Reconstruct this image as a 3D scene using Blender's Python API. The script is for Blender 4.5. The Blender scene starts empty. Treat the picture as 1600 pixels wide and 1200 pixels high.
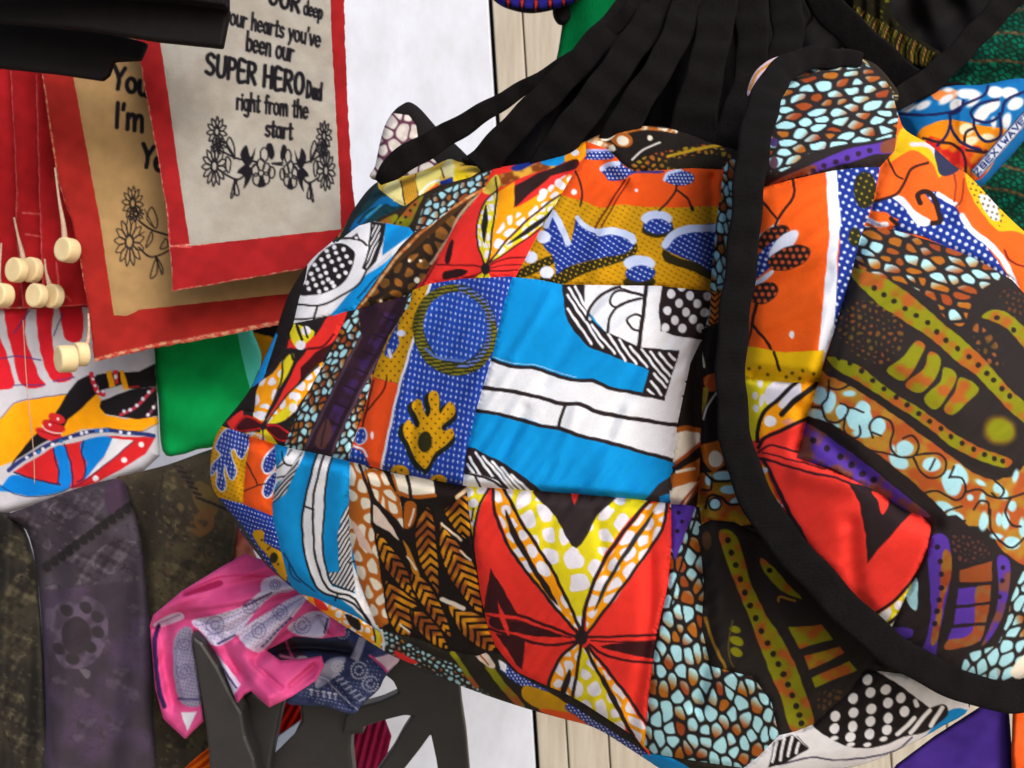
import bpy, math, random
import numpy as np
from mathutils import Vector

# ------------------------------------------------------------------ camera, sky, sun, exposure
S = bpy.context.scene
COL = S.collection
F = 1386.0                       # focal length in pixels of the 1600 x 1200 photograph
CAMZ = 1.30
cam_data = bpy.data.cameras.new('camera')
cam_data.sensor_width = 36.0
cam_data.lens = 36.0 * F / 1600.0
cam_data.clip_start = 0.02
cam_data.clip_end = 100.0
cam_data.dof.use_dof = True
cam_data.dof.focus_distance = 0.76
cam_data.dof.aperture_fstop = 13.0
cam = bpy.data.objects.new('camera', cam_data)
COL.objects.link(cam)
cam.location = (0, 0, CAMZ)
cam.rotation_euler = (math.radians(90), 0, 0)
S.camera = cam

SUN_EL, SUN_AZ = math.radians(32), math.radians(148)   # azimuth from +Y, clockwise: behind the camera, to the right
world = bpy.data.worlds.new('World')
S.world = world
world.use_nodes = True
wn = world.node_tree.nodes
bg = wn['Background']
sky = wn.new('ShaderNodeTexSky')
sky.sky_type = 'NISHITA'
sky.sun_disc = False
sky.sun_elevation = SUN_EL
sky.sun_rotation = SUN_AZ
sky.air_density = 1.0
sky.dust_density = 3.0
sky.ozone_density = 0.6
world.node_tree.links.new(sky.outputs[0], bg.inputs[0])
bg.inputs[1].default_value = 0.15
sun_data = bpy.data.lights.new('sun', 'SUN')
sun_data.energy = 2.1
sun_data.angle = math.radians(25)
sun_data.color = (1.0, 0.975, 0.945)
sun = bpy.data.objects.new('sun', sun_data)
COL.objects.link(sun)
sd = Vector((math.sin(SUN_AZ) * math.cos(SUN_EL), math.cos(SUN_AZ) * math.cos(SUN_EL), math.sin(SUN_EL)))
sun.rotation_euler = sd.to_track_quat('Z', 'Y').to_euler()
sun.location = (-1, -2, 4)
S.view_settings.view_transform = 'Standard'
S.view_settings.look = 'None'
S.view_settings.gamma = 1.0
S.view_settings.use_curve_mapping = False
S.view_settings.exposure = 0.02
try:
    S.cycles.use_denoising = True
except Exception:
    pass

# ------------------------------------------------------------------ helpers
rng = np.random.RandomState(7)

def lin(c):
    c = np.asarray(c, float) / 255.0
    return np.where(c <= 0.04045, c / 12.92, ((c + 0.055) / 1.055) ** 2.4)

def pts_xyz(P, d):
    P = np.asarray(P, float).reshape(-1, 2)
    d = np.broadcast_to(np.asarray(d, float), (len(P),))
    return np.stack([(P[:, 0] - 800) / F * d, d, CAMZ - (P[:, 1] - 600) / F * d], 1)

def V3(px, py, d):
    return Vector(pts_xyz([[px, py]], d)[0])

def cr(p, n=5, closed=True):
    """smooth curve through points"""
    p = np.asarray(p, float)
    m = len(p)
    if m < 3:
        return p
    out = []
    t = np.linspace(0, 1, n, endpoint=False)[:, None]
    rngi = range(m) if closed else range(m - 1)
    for i in rngi:
        if closed:
            a, b, c, e = p[(i - 1) % m], p[i], p[(i + 1) % m], p[(i + 2) % m]
        else:
            a, b, c, e = p[max(i - 1, 0)], p[i], p[i + 1], p[min(i + 2, m - 1)]
        out.append(0.5 * ((2 * b) + (c - a) * t + (2 * a - 5 * b + 4 * c - e) * t ** 2 + (3 * b - a - 3 * c + e) * t ** 3))
    if not closed:
        out.append(p[-1:])
    return np.concatenate(out)

def seg_d(P, L, closed=True):
    d = np.full(len(P), 1e9)
    m = len(L)
    for i in range(m if closed else m - 1):
        a = L[i]; b = L[(i + 1) % m]
        ab = b - a
        q = ab @ ab
        if q < 1e-12:
            dd = ((P - a) ** 2).sum(1)
        else:
            t = np.clip(((P - a) @ ab) / q, 0, 1)
            dd = (P[:, 0] - a[0] - t * ab[0]) ** 2 + (P[:, 1] - a[1] - t * ab[1]) ** 2
        np.minimum(d, dd, out=d)
    return np.sqrt(d)

def seg_near(P, L):
    best = np.full(len(P), 1e18); out = P.copy()
    m = len(L)
    for i in range(m):
        a = L[i]; b = L[(i + 1) % m]; ab = b - a
        q = ab @ ab
        if q < 1e-12:
            continue
        t = np.clip(((P - a) @ ab) / q, 0, 1)
        C = a + t[:, None] * ab
        dd = ((P - C) ** 2).sum(1)
        k = dd < best
        best[k] = dd[k]; out[k] = C[k]
    return out, np.sqrt(best)

def inside(P, L):
    r = np.zeros(len(P), bool)
    x, y = P[:, 0], P[:, 1]
    m = len(L)
    for i in range(m):
        x1, y1 = L[i]; x2, y2 = L[(i + 1) % m]
        if y1 == y2:
            continue
        c = ((y1 > y) != (y2 > y)) & (x < (x2 - x1) * (y - y1) / (y2 - y1) + x1)
        r ^= c
    return r

def wob(P, s=1.0, k=0.0):
    x, y = P[:, 0], P[:, 1]
    return (np.sin(x * .071 * s + y * .043 * s + k) + np.sin(x * -.037 * s + y * .089 * s + 1.3 + k * 2) + .6 * np.sin(x * .19 * s + y * .13 * s + 2.1 + k)
            + .6 * np.sin(x * .11 * s - y * .21 * s + .7 + k * 3)) / 2.2

AA = 1.5

class Pr:
    """a printed cloth: flat colours drawn one over the other in the cloth's own pattern coordinates"""
    def __init__(s, base, jit=0.7):
        s.base = base if callable(base) else np.asarray(base, float); s.ops = []; s.o = np.zeros(2); s.k = 1.0; s.jit = jit
    def T(s, x0, y0, k):
        s.o = np.array([x0, y0], float); s.k = float(k); return s
    def _p(s, pts):
        return np.asarray(pts, float).reshape(-1, 2) / s.k + s.o
    def _put(s, C, idx, cov, col, P):
        if callable(col):
            c = col(P[idx])
        else:
            c = np.asarray(col, float)
        C[idx] = C[idx] * (1 - cov[:, None]) + c * cov[:, None]
    def poly(s, pts, col, sm=1, soft=AA, clip=None):
        L = s._p(pts)
        if sm: L = cr(L, 4)
        def f(P, C):
            lo = L.min(0) - 3; hi = L.max(0) + 3
            idx = np.where(((P > lo) & (P < hi)).all(1))[0]
            if not len(idx): return
            Q = P[idx]
            d = seg_d(Q, L); d = np.where(inside(Q, L), -d, d)
            s._put(C, idx, np.clip(.5 - d / soft, 0, 1), col, P)
        s.ops.append(f); return s
    def line(s, pts, w, col, sm=1, w2=None, closed=False):
        L = s._p(pts); w = w / s.k
        if sm and len(L) > 2: L = cr(L, 4, closed)
        def f(P, C):
            lo = L.min(0) - w - 3; hi = L.max(0) + w + 3
            idx = np.where(((P > lo) & (P < hi)).all(1))[0]
            if not len(idx): return
            d = seg_d(P[idx], L, closed) - w / 2
            s._put(C, idx, np.clip(.5 - d / AA, 0, 1), col, P)
        s.ops.append(f); return s
    def ell(s, cx, cy, rx, ry, col, ang=0.0, soft=AA):
        c = np.array([cx, cy]) / s.k + s.o; rx = rx / s.k; ry = ry / s.k
        ca, sa = math.cos(ang), math.sin(ang)
        def f(P, C):
            R = max(rx, ry) + 3
            idx = np.where((abs(P[:, 0] - c[0]) < R) & (abs(P[:, 1] - c[1]) < R))[0]
            if not len(idx): return
            q = P[idx] - c
            u = (q[:, 0] * ca + q[:, 1] * sa) / rx; v = (-q[:, 0] * sa + q[:, 1] * ca) / ry
            r = np.sqrt(u * u + v * v)
            d = (r - 1) * min(rx, ry)
            s._put(C, idx, np.clip(.5 - d / soft, 0, 1), col, P)
        s.ops.append(f); return s
    def dots(s, pts, r, col, ry=None, ang=0.0):
        for x, y in np.asarray(pts, float).reshape(-1, 2):
            s.ell(x, y, r, ry or r, col, ang)
        return s
    def _mask(s, region, Q):
        if region is None: return np.ones(len(Q))
        d = seg_d(Q, region); d = np.where(inside(Q, region), -d, d)
        return np.clip(.5 - d / AA, 0, 1)
    def _reg(s, region, sm):
        if region is None: return None
        L = s._p(region)
        return cr(L, 4) if sm else L
    def grid(s, region, a, b, r, col, ry=None, ang=0.0, sm=1, jit=0.0, only=None, tol=0.12):
        """lattice of dots; a, b lattice steps; only = colour on which the dots are printed"""
        L = s._reg(region, sm)
        M = np.array([a, b], float).T / s.k
        Mi = np.linalg.inv(M); r = r / s.k; r2 = (ry / s.k) if ry else r
        o = s.o.copy(); ca, sa = math.cos(ang), math.sin(ang)
        def f(P, C):
            idx = np.arange(len(P)) if L is None else np.where(((P > L.min(0) - 2) & (P < L.max(0) + 2)).all(1))[0]
            if not len(idx): return
            Q = P[idx]
            g = (Q - o) @ Mi.T
            h = np.round(g)
            best = None
            off = (g - h) @ M.T
            if jit:
                off = off - jit * np.stack([np.sin(h[:, 0] * 12.9 + h[:, 1] * 78.2), np.sin(h[:, 0] * 39.3 + h[:, 1] * 11.1)], 1)
            u = (off[:, 0] * ca + off[:, 1] * sa) / r; v = (-off[:, 0] * sa + off[:, 1] * ca) / r2
            d = (np.sqrt(u * u + v * v) - 1) * min(r, r2)
            cov = np.clip(.5 - d / AA, 0, 1) * s._mask(L, Q)
            if only is not None:
                ok = (np.abs(C[idx] - np.asarray(only, float)).max(1) < tol * 255)
                cov = cov * ok
            s._put(C, idx, cov, col, P)
        s.ops.append(f); return s
    def hatch(s, region, ang, sp, w, col, sm=1):
        L = s._reg(region, sm); sp = sp / s.k; w = w / s.k
        nx, ny = math.cos(ang), math.sin(ang)
        def f(P, C):
            idx = np.where(((P > L.min(0) - 2) & (P < L.max(0) + 2)).all(1))[0]
            if not len(idx): return
            Q = P[idx]
            t = (Q[:, 0] * nx + Q[:, 1] * ny + .8 * wob(Q)) / sp
            d = np.abs(t - np.round(t)) * sp - w / 2
            s._put(C, idx, np.clip(.5 - d / AA, 0, 1) * s._mask(L, Q), col, P)
        s.ops.append(f); return s
    def cob(s, region, size, col, ang=0.0, st=1.0, seed=1, gap=0.18, line=None, sm=1, fill=1.0, jit=.36):
        """rounded cells with a line between them; col(P, h, off) or colour"""
        L = s._reg(region, sm); size = size / s.k
        ca, sa = math.cos(ang), math.sin(ang)
        def f(P, C):
            idx = np.arange(len(P)) if L is None else np.where(((P > L.min(0) - 2) & (P < L.max(0) + 2)).all(1))[0]
            if not len(idx): return
            Q = P[idx]
            if line is not None:
                s._put(C, idx, s._mask(L, Q), line, P)
            W = Q + 1.2 * np.stack([wob(Q, 1.3, seed), wob(Q, 1.3, seed + 5)], 1)
            u = np.stack([(W[:, 0] * ca + W[:, 1] * sa) / (size * st), (-W[:, 0] * sa + W[:, 1] * ca) / (size / st)], 1)
            lo = np.floor(u.min(0)) - 2; hi = np.ceil(u.max(0)) + 2
            b0 = np.floor(u).astype(int)
            ds = []; hs = []; ss = []
            for dx in (-1, 0, 1):
                for dy in (-1, 0, 1):
                    c = b0 + np.array([dx, dy])
                    h1 = np.modf(np.abs(np.sin(c[:, 0] * 127.1 + c[:, 1] * 311.7 + seed * 17.3) * 43758.5))[0]
                    h2 = np.modf(np.abs(np.sin(c[:, 0] * 269.5 + c[:, 1] * 183.3 + seed * 9.1) * 43758.5))[0]
                    sh = (c[:, 1] % 2) * .5 - .25
                    sx = c + .5 + np.stack([(h1 - .5) * 2 * jit + sh, (h2 - .5) * 2 * jit], 1)
                    ss.append(sx); hs.append(np.modf(h1 * 7.7 + h2 * 3.1)[0]); ds.append(((u - sx) ** 2).sum(1))
            ds = np.array(ds); ss = np.array(ss); hs = np.array(hs)
            od = np.argsort(ds, 0)[:5]
            ar = np.arange(len(Q))
            s1 = ss[od[0], ar]; h = hs[od[0], ar]
            acc = np.zeros(len(Q))
            kk = 14.0
            for j in range(1, 5):
                s2 = ss[od[j], ar]
                e = (ds[od[j], ar] - ds[od[0], ar]) / (2 * np.sqrt(((s2 - s1) ** 2).sum(1)) + 1e-9)
                acc += np.exp(-kk * e)
            dist = -np.log(acc) / kk
            cov = np.clip(.5 + (dist - gap * (.8 + .5 * h)) * size / AA, 0, 1) * s._mask(L, Q)
            if fill < 1: cov = cov * (np.modf(h * 13.7)[0] < fill)
            cc = col(Q, h, u - s1) if callable(col) else np.asarray(col, float)
            C[idx] = C[idx] * (1 - cov[:, None]) + cc * cov[:, None]
        s.ops.append(f); return s
    def chev(s, pts, p0, p1, sp, w, bgc, col, slope=.8, sm=1):
        s.poly(pts, bgc, sm)
        L = s._reg(pts, sm); a = s._p([p0])[0]; b = s._p([p1])[0]; sp = sp / s.k; w = w / s.k
        ax = (b - a) / np.linalg.norm(b - a); nx = np.array([-ax[1], ax[0]])
        def f(P, C):
            idx = np.where(((P > L.min(0) - 2) & (P < L.max(0) + 2)).all(1))[0]
            if not len(idx): return
            Q = P[idx]
            q = Q - a
            t = (q @ ax + slope * np.abs(q @ nx) + .7 * wob(Q, 1.5)) / sp
            d = np.abs(t - np.round(t)) * sp - w / 2
            s._put(C, idx, np.clip(.5 - d / AA, 0, 1) * s._mask(L, Q), col, P)
        s.ops.append(f); return s
    def eval(s, P):
        P = np.asarray(P, float)
        Q = P if s.jit < .05 else P + s.jit * np.stack([wob(P, 1.5), wob(P, 1.5, 3.0)], 1)
        C = np.empty((len(P), 3)); C[:] = s.base(Q) if callable(s.base) else s.base
        for f in s.ops: f(Q, C)
        return lin(np.clip(C, 0, 255))

def mottle(c1, c2, s=1.0, k=0.0, bias=0.0, sharp=2.2):
    c1 = np.asarray(c1, float); c2 = np.asarray(c2, float)
    def f(P, h=None, off=None):
        t = np.clip(.5 + bias + sharp * .5 * wob(P, s, k), 0, 1)[:, None]
        return c1 * (1 - t) + c2 * t
    return f

# ------------------------------------------------------------------ materials
def _mat(name):
    m = bpy.data.materials.new(name); m.use_nodes = True
    return m, m.node_tree.nodes, m.node_tree.links, m.node_tree.nodes['Principled BSDF']

def _bump(n, l, b, items, coord='Object'):
    tc = n.new('ShaderNodeTexCoord')
    prev = None
    for kind, scale, strength, dist in items:
        if kind == 'noise':
            t = n.new('ShaderNodeTexNoise'); t.inputs['Scale'].default_value = scale; t.inputs['Detail'].default_value = 3
            out = t.outputs['Fac']
        elif kind == 'wavex' or kind == 'wavez':
            t = n.new('ShaderNodeTexWave'); t.wave_type = 'BANDS'; t.bands_direction = 'X' if kind == 'wavex' else 'Z'
            t.inputs['Scale'].default_value = scale; t.inputs['Distortion'].default_value = 1.0
            out = t.outputs['Fac']
        else:
            t = n.new('ShaderNodeTexVoronoi'); t.inputs['Scale'].default_value = scale
            out = t.outputs['Distance']
        l.new(tc.outputs[coord], t.inputs['Vector'])
        bm = n.new('ShaderNodeBump'); bm.inputs['Strength'].default_value = strength; bm.inputs['Distance'].default_value = dist
        l.new(out, bm.inputs['Height'])
        if prev: l.new(prev.outputs[0], bm.inputs['Normal'])
        prev = bm
    l.new(prev.outputs[0], b.inputs['Normal'])
    return tc

def cloth_mat(name, rough=.85, spec=.15, weave=650, wave_s=.25, crease=.5, fuzz=.10, sheen=.0):
    """printed cloth: printed colour from the mesh, thread grain and fine creases from nodes"""
    m, n, l, b = _mat(name)
    at = n.new('ShaderNodeAttribute'); at.attribute_name = 'print'
    tc = _bump(n, l, b, [('noise', 28, crease, .004), ('noise', 90, crease * .5, .0012), ('wavex', weave, wave_s, .0004), ('wavez', weave, wave_s, .0004)])
    no = n.new('ShaderNodeTexNoise'); no.inputs['Scale'].default_value = 900; no.inputs['Detail'].default_value = 2
    l.new(tc.outputs['Object'], no.inputs['Vector'])
    no2 = n.new('ShaderNodeTexNoise'); no2.inputs['Scale'].default_value = 60; no2.inputs['Detail'].default_value = 4
    l.new(tc.outputs['Object'], no2.inputs['Vector'])
    ad = n.new('ShaderNodeMath'); ad.operation = 'ADD'
    l.new(no.outputs['Fac'], ad.inputs[0]); l.new(no2.outputs['Fac'], ad.inputs[1])
    mr = n.new('ShaderNodeMapRange')
    mr.inputs['From Min'].default_value = .6; mr.inputs['From Max'].default_value = 1.4
    mr.inputs['To Min'].default_value = 1 - fuzz; mr.inputs['To Max'].default_value = 1 + fuzz
    l.new(ad.outputs[0], mr.inputs['Value'])
    vm = n.new('ShaderNodeVectorMath'); vm.operation = 'SCALE'
    l.new(at.outputs['Color'], vm.inputs[0]); l.new(mr.outputs[0], vm.inputs['Scale'])
    l.new(vm.outputs[0], b.inputs['Base Color'])
    b.inputs['Roughness'].default_value = rough
    b.inputs['Specular IOR Level'].default_value = spec
    if sheen:
        b.inputs['Sheen Weight'].default_value = sheen
        b.inputs['Sheen Roughness'].default_value = .5
    return m

def solid(name, col, rough=.8, spec=.2, bump=(('noise', 120, .3, .001),), var=.12, vs=25, sheen=0, coord='Object'):
    m, n, l, b = _mat(name)
    c = lin(col)
    tc = _bump(n, l, b, bump, coord)
    no = n.new('ShaderNodeTexNoise'); no.inputs['Scale'].default_value = vs; no.inputs['Detail'].default_value = 5
    l.new(tc.outputs[coord], no.inputs['Vector'])
    r = n.new('ShaderNodeValToRGB')
    r.color_ramp.elements[0].position = .3; r.color_ramp.elements[1].position = .7
    r.color_ramp.elements[0].color = (*(c * (1 - var)), 1); r.color_ramp.elements[1].color = (*(np.clip(c * (1 + var), 0, 1)), 1)
    l.new(no.outputs['Fac'], r.inputs['Fac']); l.new(r.outputs['Color'], b.inputs['Base Color'])
    b.inputs['Roughness'].default_value = rough; b.inputs['Specular IOR Level'].default_value = spec
    if sheen:
        b.inputs['Sheen Weight'].default_value = sheen
    return m

# ------------------------------------------------------------------ objects
def link(o, parent=None, label=None, cat=None, group=None, kind=None):
    COL.objects.link(o)
    if parent is not None:
        o.parent = parent
        o.matrix_parent_inverse = parent.matrix_basis.inverted()
    if label: o['label'] = label
    if cat: o['category'] = cat
    if group: o['group'] = group
    if kind: o['kind'] = kind
    return o

def thing(name, label, cat, loc, group=None):
    o = bpy.data.objects.new(name, None)
    o.location = loc
    o.empty_display_size = .02
    return link(o, None, label, cat, group)

def mesh_obj(name, verts, faces, mat, parent=None, smooth=True, col=None, **kw):
    me = bpy.data.meshes.new(name)
    me.from_pydata([tuple(v) for v in verts], [], [tuple(f) for f in faces])
    if smooth: me.polygons.foreach_set('use_smooth', [True] * len(me.polygons))
    if col is not None:
        a = me.color_attributes.new('print', 'FLOAT_COLOR', 'POINT')
        a.data.foreach_set('color', np.concatenate([col, np.ones((len(col), 1))], 1).astype('f4').ravel())
    me.materials.append(mat)
    me.update()
    return link(bpy.data.objects.new(name, me), parent, **kw)

def quads_obj(name, X, Q, C, mat, parent, **kw):
    me = bpy.data.meshes.new(name)
    nv, nq = len(X), len(Q)
    me.vertices.add(nv); me.vertices.foreach_set('co', X.astype('f4').ravel())
    me.loops.add(nq * 4); me.loops.foreach_set('vertex_index', Q.astype('i4').ravel())
    me.polygons.add(nq); me.polygons.foreach_set('loop_start', np.arange(0, nq * 4, 4, dtype='i4'))
    try: me.polygons.foreach_set('loop_total', np.full(nq, 4, 'i4'))
    except Exception: pass
    me.update(calc_edges=True)
    me.polygons.foreach_set('use_smooth', np.ones(nq, bool))
    if C is not None:
        a = me.color_attributes.new('print', 'FLOAT_COLOR', 'POINT')
        a.data.foreach_set('color', np.concatenate([C, np.ones((nv, 1))], 1).astype('f4').ravel())
    me.materials.append(mat)
    me.update()
    return link(bpy.data.objects.new(name, me), parent, **kw)

def tps(ctrl):
    """smooth depth through control points (x, y, depth)"""
    c = np.asarray(ctrl, float); X = c[:, :2] / 500.; n = len(X)
    def U(A, B):
        r2 = ((A[:, None] - B[None]) ** 2).sum(2)
        return np.where(r2 > 1e-12, .5 * r2 * np.log(r2 + 1e-12), 0)
    K = U(X, X) + 2e-3 * np.eye(n)
    Pm = np.concatenate([np.ones((n, 1)), X], 1)
    A = np.zeros((n + 3, n + 3)); A[:n, :n] = K; A[:n, n:] = Pm; A[n:, :n] = Pm.T
    w = np.linalg.solve(A, np.concatenate([c[:, 2], np.zeros(3)]))
    def f(P):
        out = np.empty(len(P))
        for i in range(0, len(P), 40000):
            Q = P[i:i + 40000] / 500.
            out[i:i + 40000] = U(Q, X) @ w[:n] + w[n] + Q @ w[n + 1:]
        return out
    return f

def folds(items):
    """soft ridges (negative = towards the camera) along drawn lines: (points, amount, width)"""
    it = [(cr(np.asarray(p, float).reshape(-1, 2), 4, False), a, w) for p, a, w in items]
    def f(P):
        r = np.zeros(len(P))
        for L, a, w in it:
            idx = np.where(((P > L.min(0) - 3 * w) & (P < L.max(0) + 3 * w)).all(1))[0]
            if len(idx):
                r[idx] += a * np.exp(-(seg_d(P[idx], L, False) / w) ** 2)
        return r
    return f

def grid_cells(sil, step, layers):
    lo = np.floor(sil.min(0) / step) - 1; hi = np.ceil(sil.max(0) / step) + 1
    nx, ny = int(hi[0] - lo[0]), int(hi[1] - lo[1])
    gx = (lo[0] + np.arange(nx + 1)) * step; gy = (lo[1] + np.arange(ny + 1)) * step
    P = np.stack(np.meshgrid(gx, gy), 2)            # (ny+1, nx+1, 2)
    Cc = (P[:-1, :-1] + step / 2).reshape(-1, 2)
    lab = np.where(inside(Cc, sil), 0, -1)
    for i, L in enumerate(layers):
        if i == 0 or L is None: continue
        box = ((Cc > L.min(0)) & (Cc < L.max(0))).all(1) & (lab >= 0)
        idx = np.where(box)[0]
        if len(idx): lab[idx[inside(Cc[idx], L)]] = i
    lab = lab.reshape(ny, nx)
    comp = None
    if len(layers) > 1:                      # separate pieces; slivers go to the piece beside them
        comp = np.full(ny * nx, -1)
        fl = lab.ravel().copy(); nc = 0
        for s0 in range(ny * nx):
            if fl[s0] < 0 or comp[s0] >= 0: continue
            v = fl[s0]; st = [s0]; comp[s0] = nc; mem = [s0]; nb = []
            while st:
                c = st.pop()
                for e in (c - 1, c + 1, c - nx, c + nx):
                    if fl[e] == v:
                        if comp[e] < 0: comp[e] = nc; st.append(e); mem.append(e)
                    elif fl[e] >= 0: nb.append(e)
            if len(mem) < 120 and nb:
                t = nb[len(nb) // 2]
                fl[mem] = fl[t]; comp[mem] = comp[t] if comp[t] >= 0 else -1
                if comp[t] < 0: comp[mem] = -1; fl[mem] = fl[t]
            else: nc += 1
        rest = np.where((fl >= 0) & (comp < 0))[0]
        for s0 in rest:
            for e in (s0 - 1, s0 + 1, s0 - nx, s0 + nx):
                if fl[e] == fl[s0] and comp[e] >= 0: comp[s0] = comp[e]; break
        comp[(fl >= 0) & (comp < 0)] = 0
        lab = fl.reshape(ny, nx); comp = comp.reshape(ny, nx)
    # snap the borders
    pad = np.full((ny + 2, nx + 2), -1); pad[1:-1, 1:-1] = lab
    q = np.stack([pad[:-1, :-1], pad[:-1, 1:], pad[1:, :-1], pad[1:, 1:]], 2)
    mx = q.max(2); mn = q.min(2)
    bd = (mx != mn)
    Pf = P.reshape(-1, 2).copy()
    bdf = bd.ravel(); mxf = mx.ravel(); mnf = mn.ravel()
    k = np.where(bdf & (mnf == -1))[0]
    near, dd = seg_near(Pf[k], sil); ok = dd < step * 1.2
    Pf[k[ok]] = near[ok]
    for i, L in enumerate(layers):
        if i == 0 or L is None: continue
        k = np.where(bdf & (mnf != -1) & (mxf == i))[0]
        if len(k):
            near, dd = seg_near(Pf[k], L); ok = dd < step * 1.2
            Pf[k[ok]] = near[ok]
    # distance (in cells) to a seam
    sd_ = np.where(bd, 0., 99.)
    for _ in range(7):
        a = np.pad(sd_, 1, constant_values=99.)
        sd_ = np.minimum.reduce([sd_, a[:-2, 1:-1] + 1, a[2:, 1:-1] + 1, a[1:-1, :-2] + 1, a[1:-1, 2:] + 1,
                                 a[:-2, :-2] + 1.41, a[2:, 2:] + 1.41, a[:-2, 2:] + 1.41, a[2:, :-2] + 1.41])
    return Pf, lab, nx, ny, sd_.ravel(), comp

DEF_STEP = 1.6
def cloth(root, sil, depth, layers, step=DEF_STEP, roll=(.02, 30), seam=.0012, back=.02, back_mat=None, back_name='back_panel', sm=1):
    """A cloth body: outline `sil`, front surface depth(P), pieces = [(name, outline or None, print, material, label)],
    a rounded rim and a closed back. Every piece is an object of its own."""
    sil = np.asarray(sil, float).reshape(-1, 2)
    if sm: sil = cr(sil, 4)
    polys = [None if L[1] is None else np.asarray(L[1], float) for L in layers]
    P, lab, nx, ny, sdist, comp = grid_cells(sil, step, polys)
    used = np.zeros((ny + 1, nx + 1), bool)
    m = lab >= 0
    used[:-1, :-1] |= m; used[1:, :-1] |= m; used[:-1, 1:] |= m; used[1:, 1:] |= m
    ui = np.where(used.ravel())[0]
    D = np.zeros(len(P))
    def rim(Q):
        if not roll[0]: return 0
        t = np.clip(seg_d(Q, sil) / roll[1], 0, 1)
        return roll[0] * (1 - np.sqrt(np.clip(1 - (1 - t) ** 2, 0, 1)))
    D[ui] = depth(P[ui]) + rim(P[ui]) + seam * (np.exp(-(sdist[ui] / 1.5) ** 2) * .6 + np.exp(-(sdist[ui] / 3.4) ** 2) * (.6 + .35 * wob(P[ui], 3.2)))
    X = np.zeros((len(P), 3)); X[ui] = pts_xyz(P[ui], D[ui])
    jj, ii = np.where(m)
    v0 = jj * (nx + 1) + ii
    quads = np.stack([v0, v0 + (nx + 1), v0 + nx + 2, v0 + 1], 1)
    ql = lab[jj, ii]
    qc = comp[jj, ii] if comp is not None else np.zeros(len(ql), int)
    objs = []
    jobs = [(i, c) for i in range(len(layers)) for c in np.unique(qc[ql == i])]
    for i, c in jobs:
        L = layers[i]
        q = quads[(ql == i) & (qc == c)]
        u, inv = np.unique(q, return_inverse=True)
        C = L[2].eval(P[u])
        o = quads_obj(L[0], X[u], inv.reshape(-1, 4), C, L[3], root)
        if len(L) > 4 and L[4] and len(q) > .5 * (ql == i).sum(): o['label'] = L[4]
        objs.append(o)
    if back:
        bs = max(8.0, step * 5)
        P2, lab2, nx2, ny2, _, _ = grid_cells(sil, bs, [None])
        m2 = lab2 >= 0
        jj, ii = np.where(m2); v0 = jj * (nx2 + 1) + ii
        q = np.stack([v0, v0 + 1, v0 + nx2 + 2, v0 + nx2 + 1], 1)
        u, inv = np.unique(q, return_inverse=True)
        Q = P2[u]
        t = np.clip(seg_d(Q, sil) / max(roll[1] * 2.2, 8), 0, 1)
        d = depth(Q) + roll[0] + .0015 + back * np.sqrt(np.clip(1 - (1 - t) ** 2, 0, 1))
        quads_obj(back_name, pts_xyz(Q, d), inv.reshape(-1, 4), None, back_mat, root)
    return objs

def ribbon(name, path, widths, th, mat, parent=None, n=10, seg=14, **kw):
    """flat fabric strap with rounded edges; path (x, y, depth), widths in the same units as x, y"""
    p = np.asarray(path, float).reshape(-1, 3)
    w = np.asarray(widths, float)
    if len(w) != len(p): w = np.interp(np.linspace(0, 1, len(p)), np.linspace(0, 1, len(w)), w)
    c = cr(np.concatenate([p, w[:, None]], 1), seg, False)
    X = pts_xyz(c[:, :2], c[:, 2]); W = c[:, 3] * c[:, 2] / F
    Tn = np.gradient(X, axis=0); Tn /= np.linalg.norm(Tn, axis=1)[:, None] + 1e-12
    view = X - np.array([0, 0, CAMZ]); view /= np.linalg.norm(view, axis=1)[:, None]
    side = np.cross(Tn, view); side /= np.linalg.norm(side, axis=1)[:, None] + 1e-12
    nor = np.cross(side, Tn)
    V = []; Fc = []
    ns = 14
    ss = np.cumsum(np.r_[0, np.linalg.norm(np.diff(X, axis=0), axis=1)])
    W = W * (1 + .012 * np.sin(ss * 41) + .012 * np.sin(ss * 113 + 1) * np.sin(ss * 17))
    X = X + side * (.0007 * np.sin(ss * 130 + 2) + .0006 * np.sin(ss * 47))[:, None]
    for k in range(ns):
        a = 2 * math.pi * k / ns
        ca, sa = math.cos(a), math.sin(a)
        if k not in (0, ns // 2): X = X + nor * (.0003 * np.sin(ss * 70 + k * 2.3) + .00025 * np.sin(ss * 230 + k * 1.1) * np.sin(ss * 31 + k))[:, None]
        ex = math.copysign(abs(ca) ** .42, ca); ey = math.copysign(abs(sa) ** .42, sa)
        V.append(X + side * (W / 2 * ex)[:, None] + nor * (th / 2 * ey))
    V = np.stack(V, 1); m = len(X)
    for i in range(m - 1):
        for k in range(ns):
            Fc.append((i * ns + k, i * ns + (k + 1) % ns, (i + 1) * ns + (k + 1) % ns, (i + 1) * ns + k))
    Fc.append(tuple(range(ns))[::-1]); Fc.append(tuple((m - 1) * ns + k for k in range(ns)))
    return mesh_obj(name, V.reshape(-1, 3), Fc, mat, parent, **kw)

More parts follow.
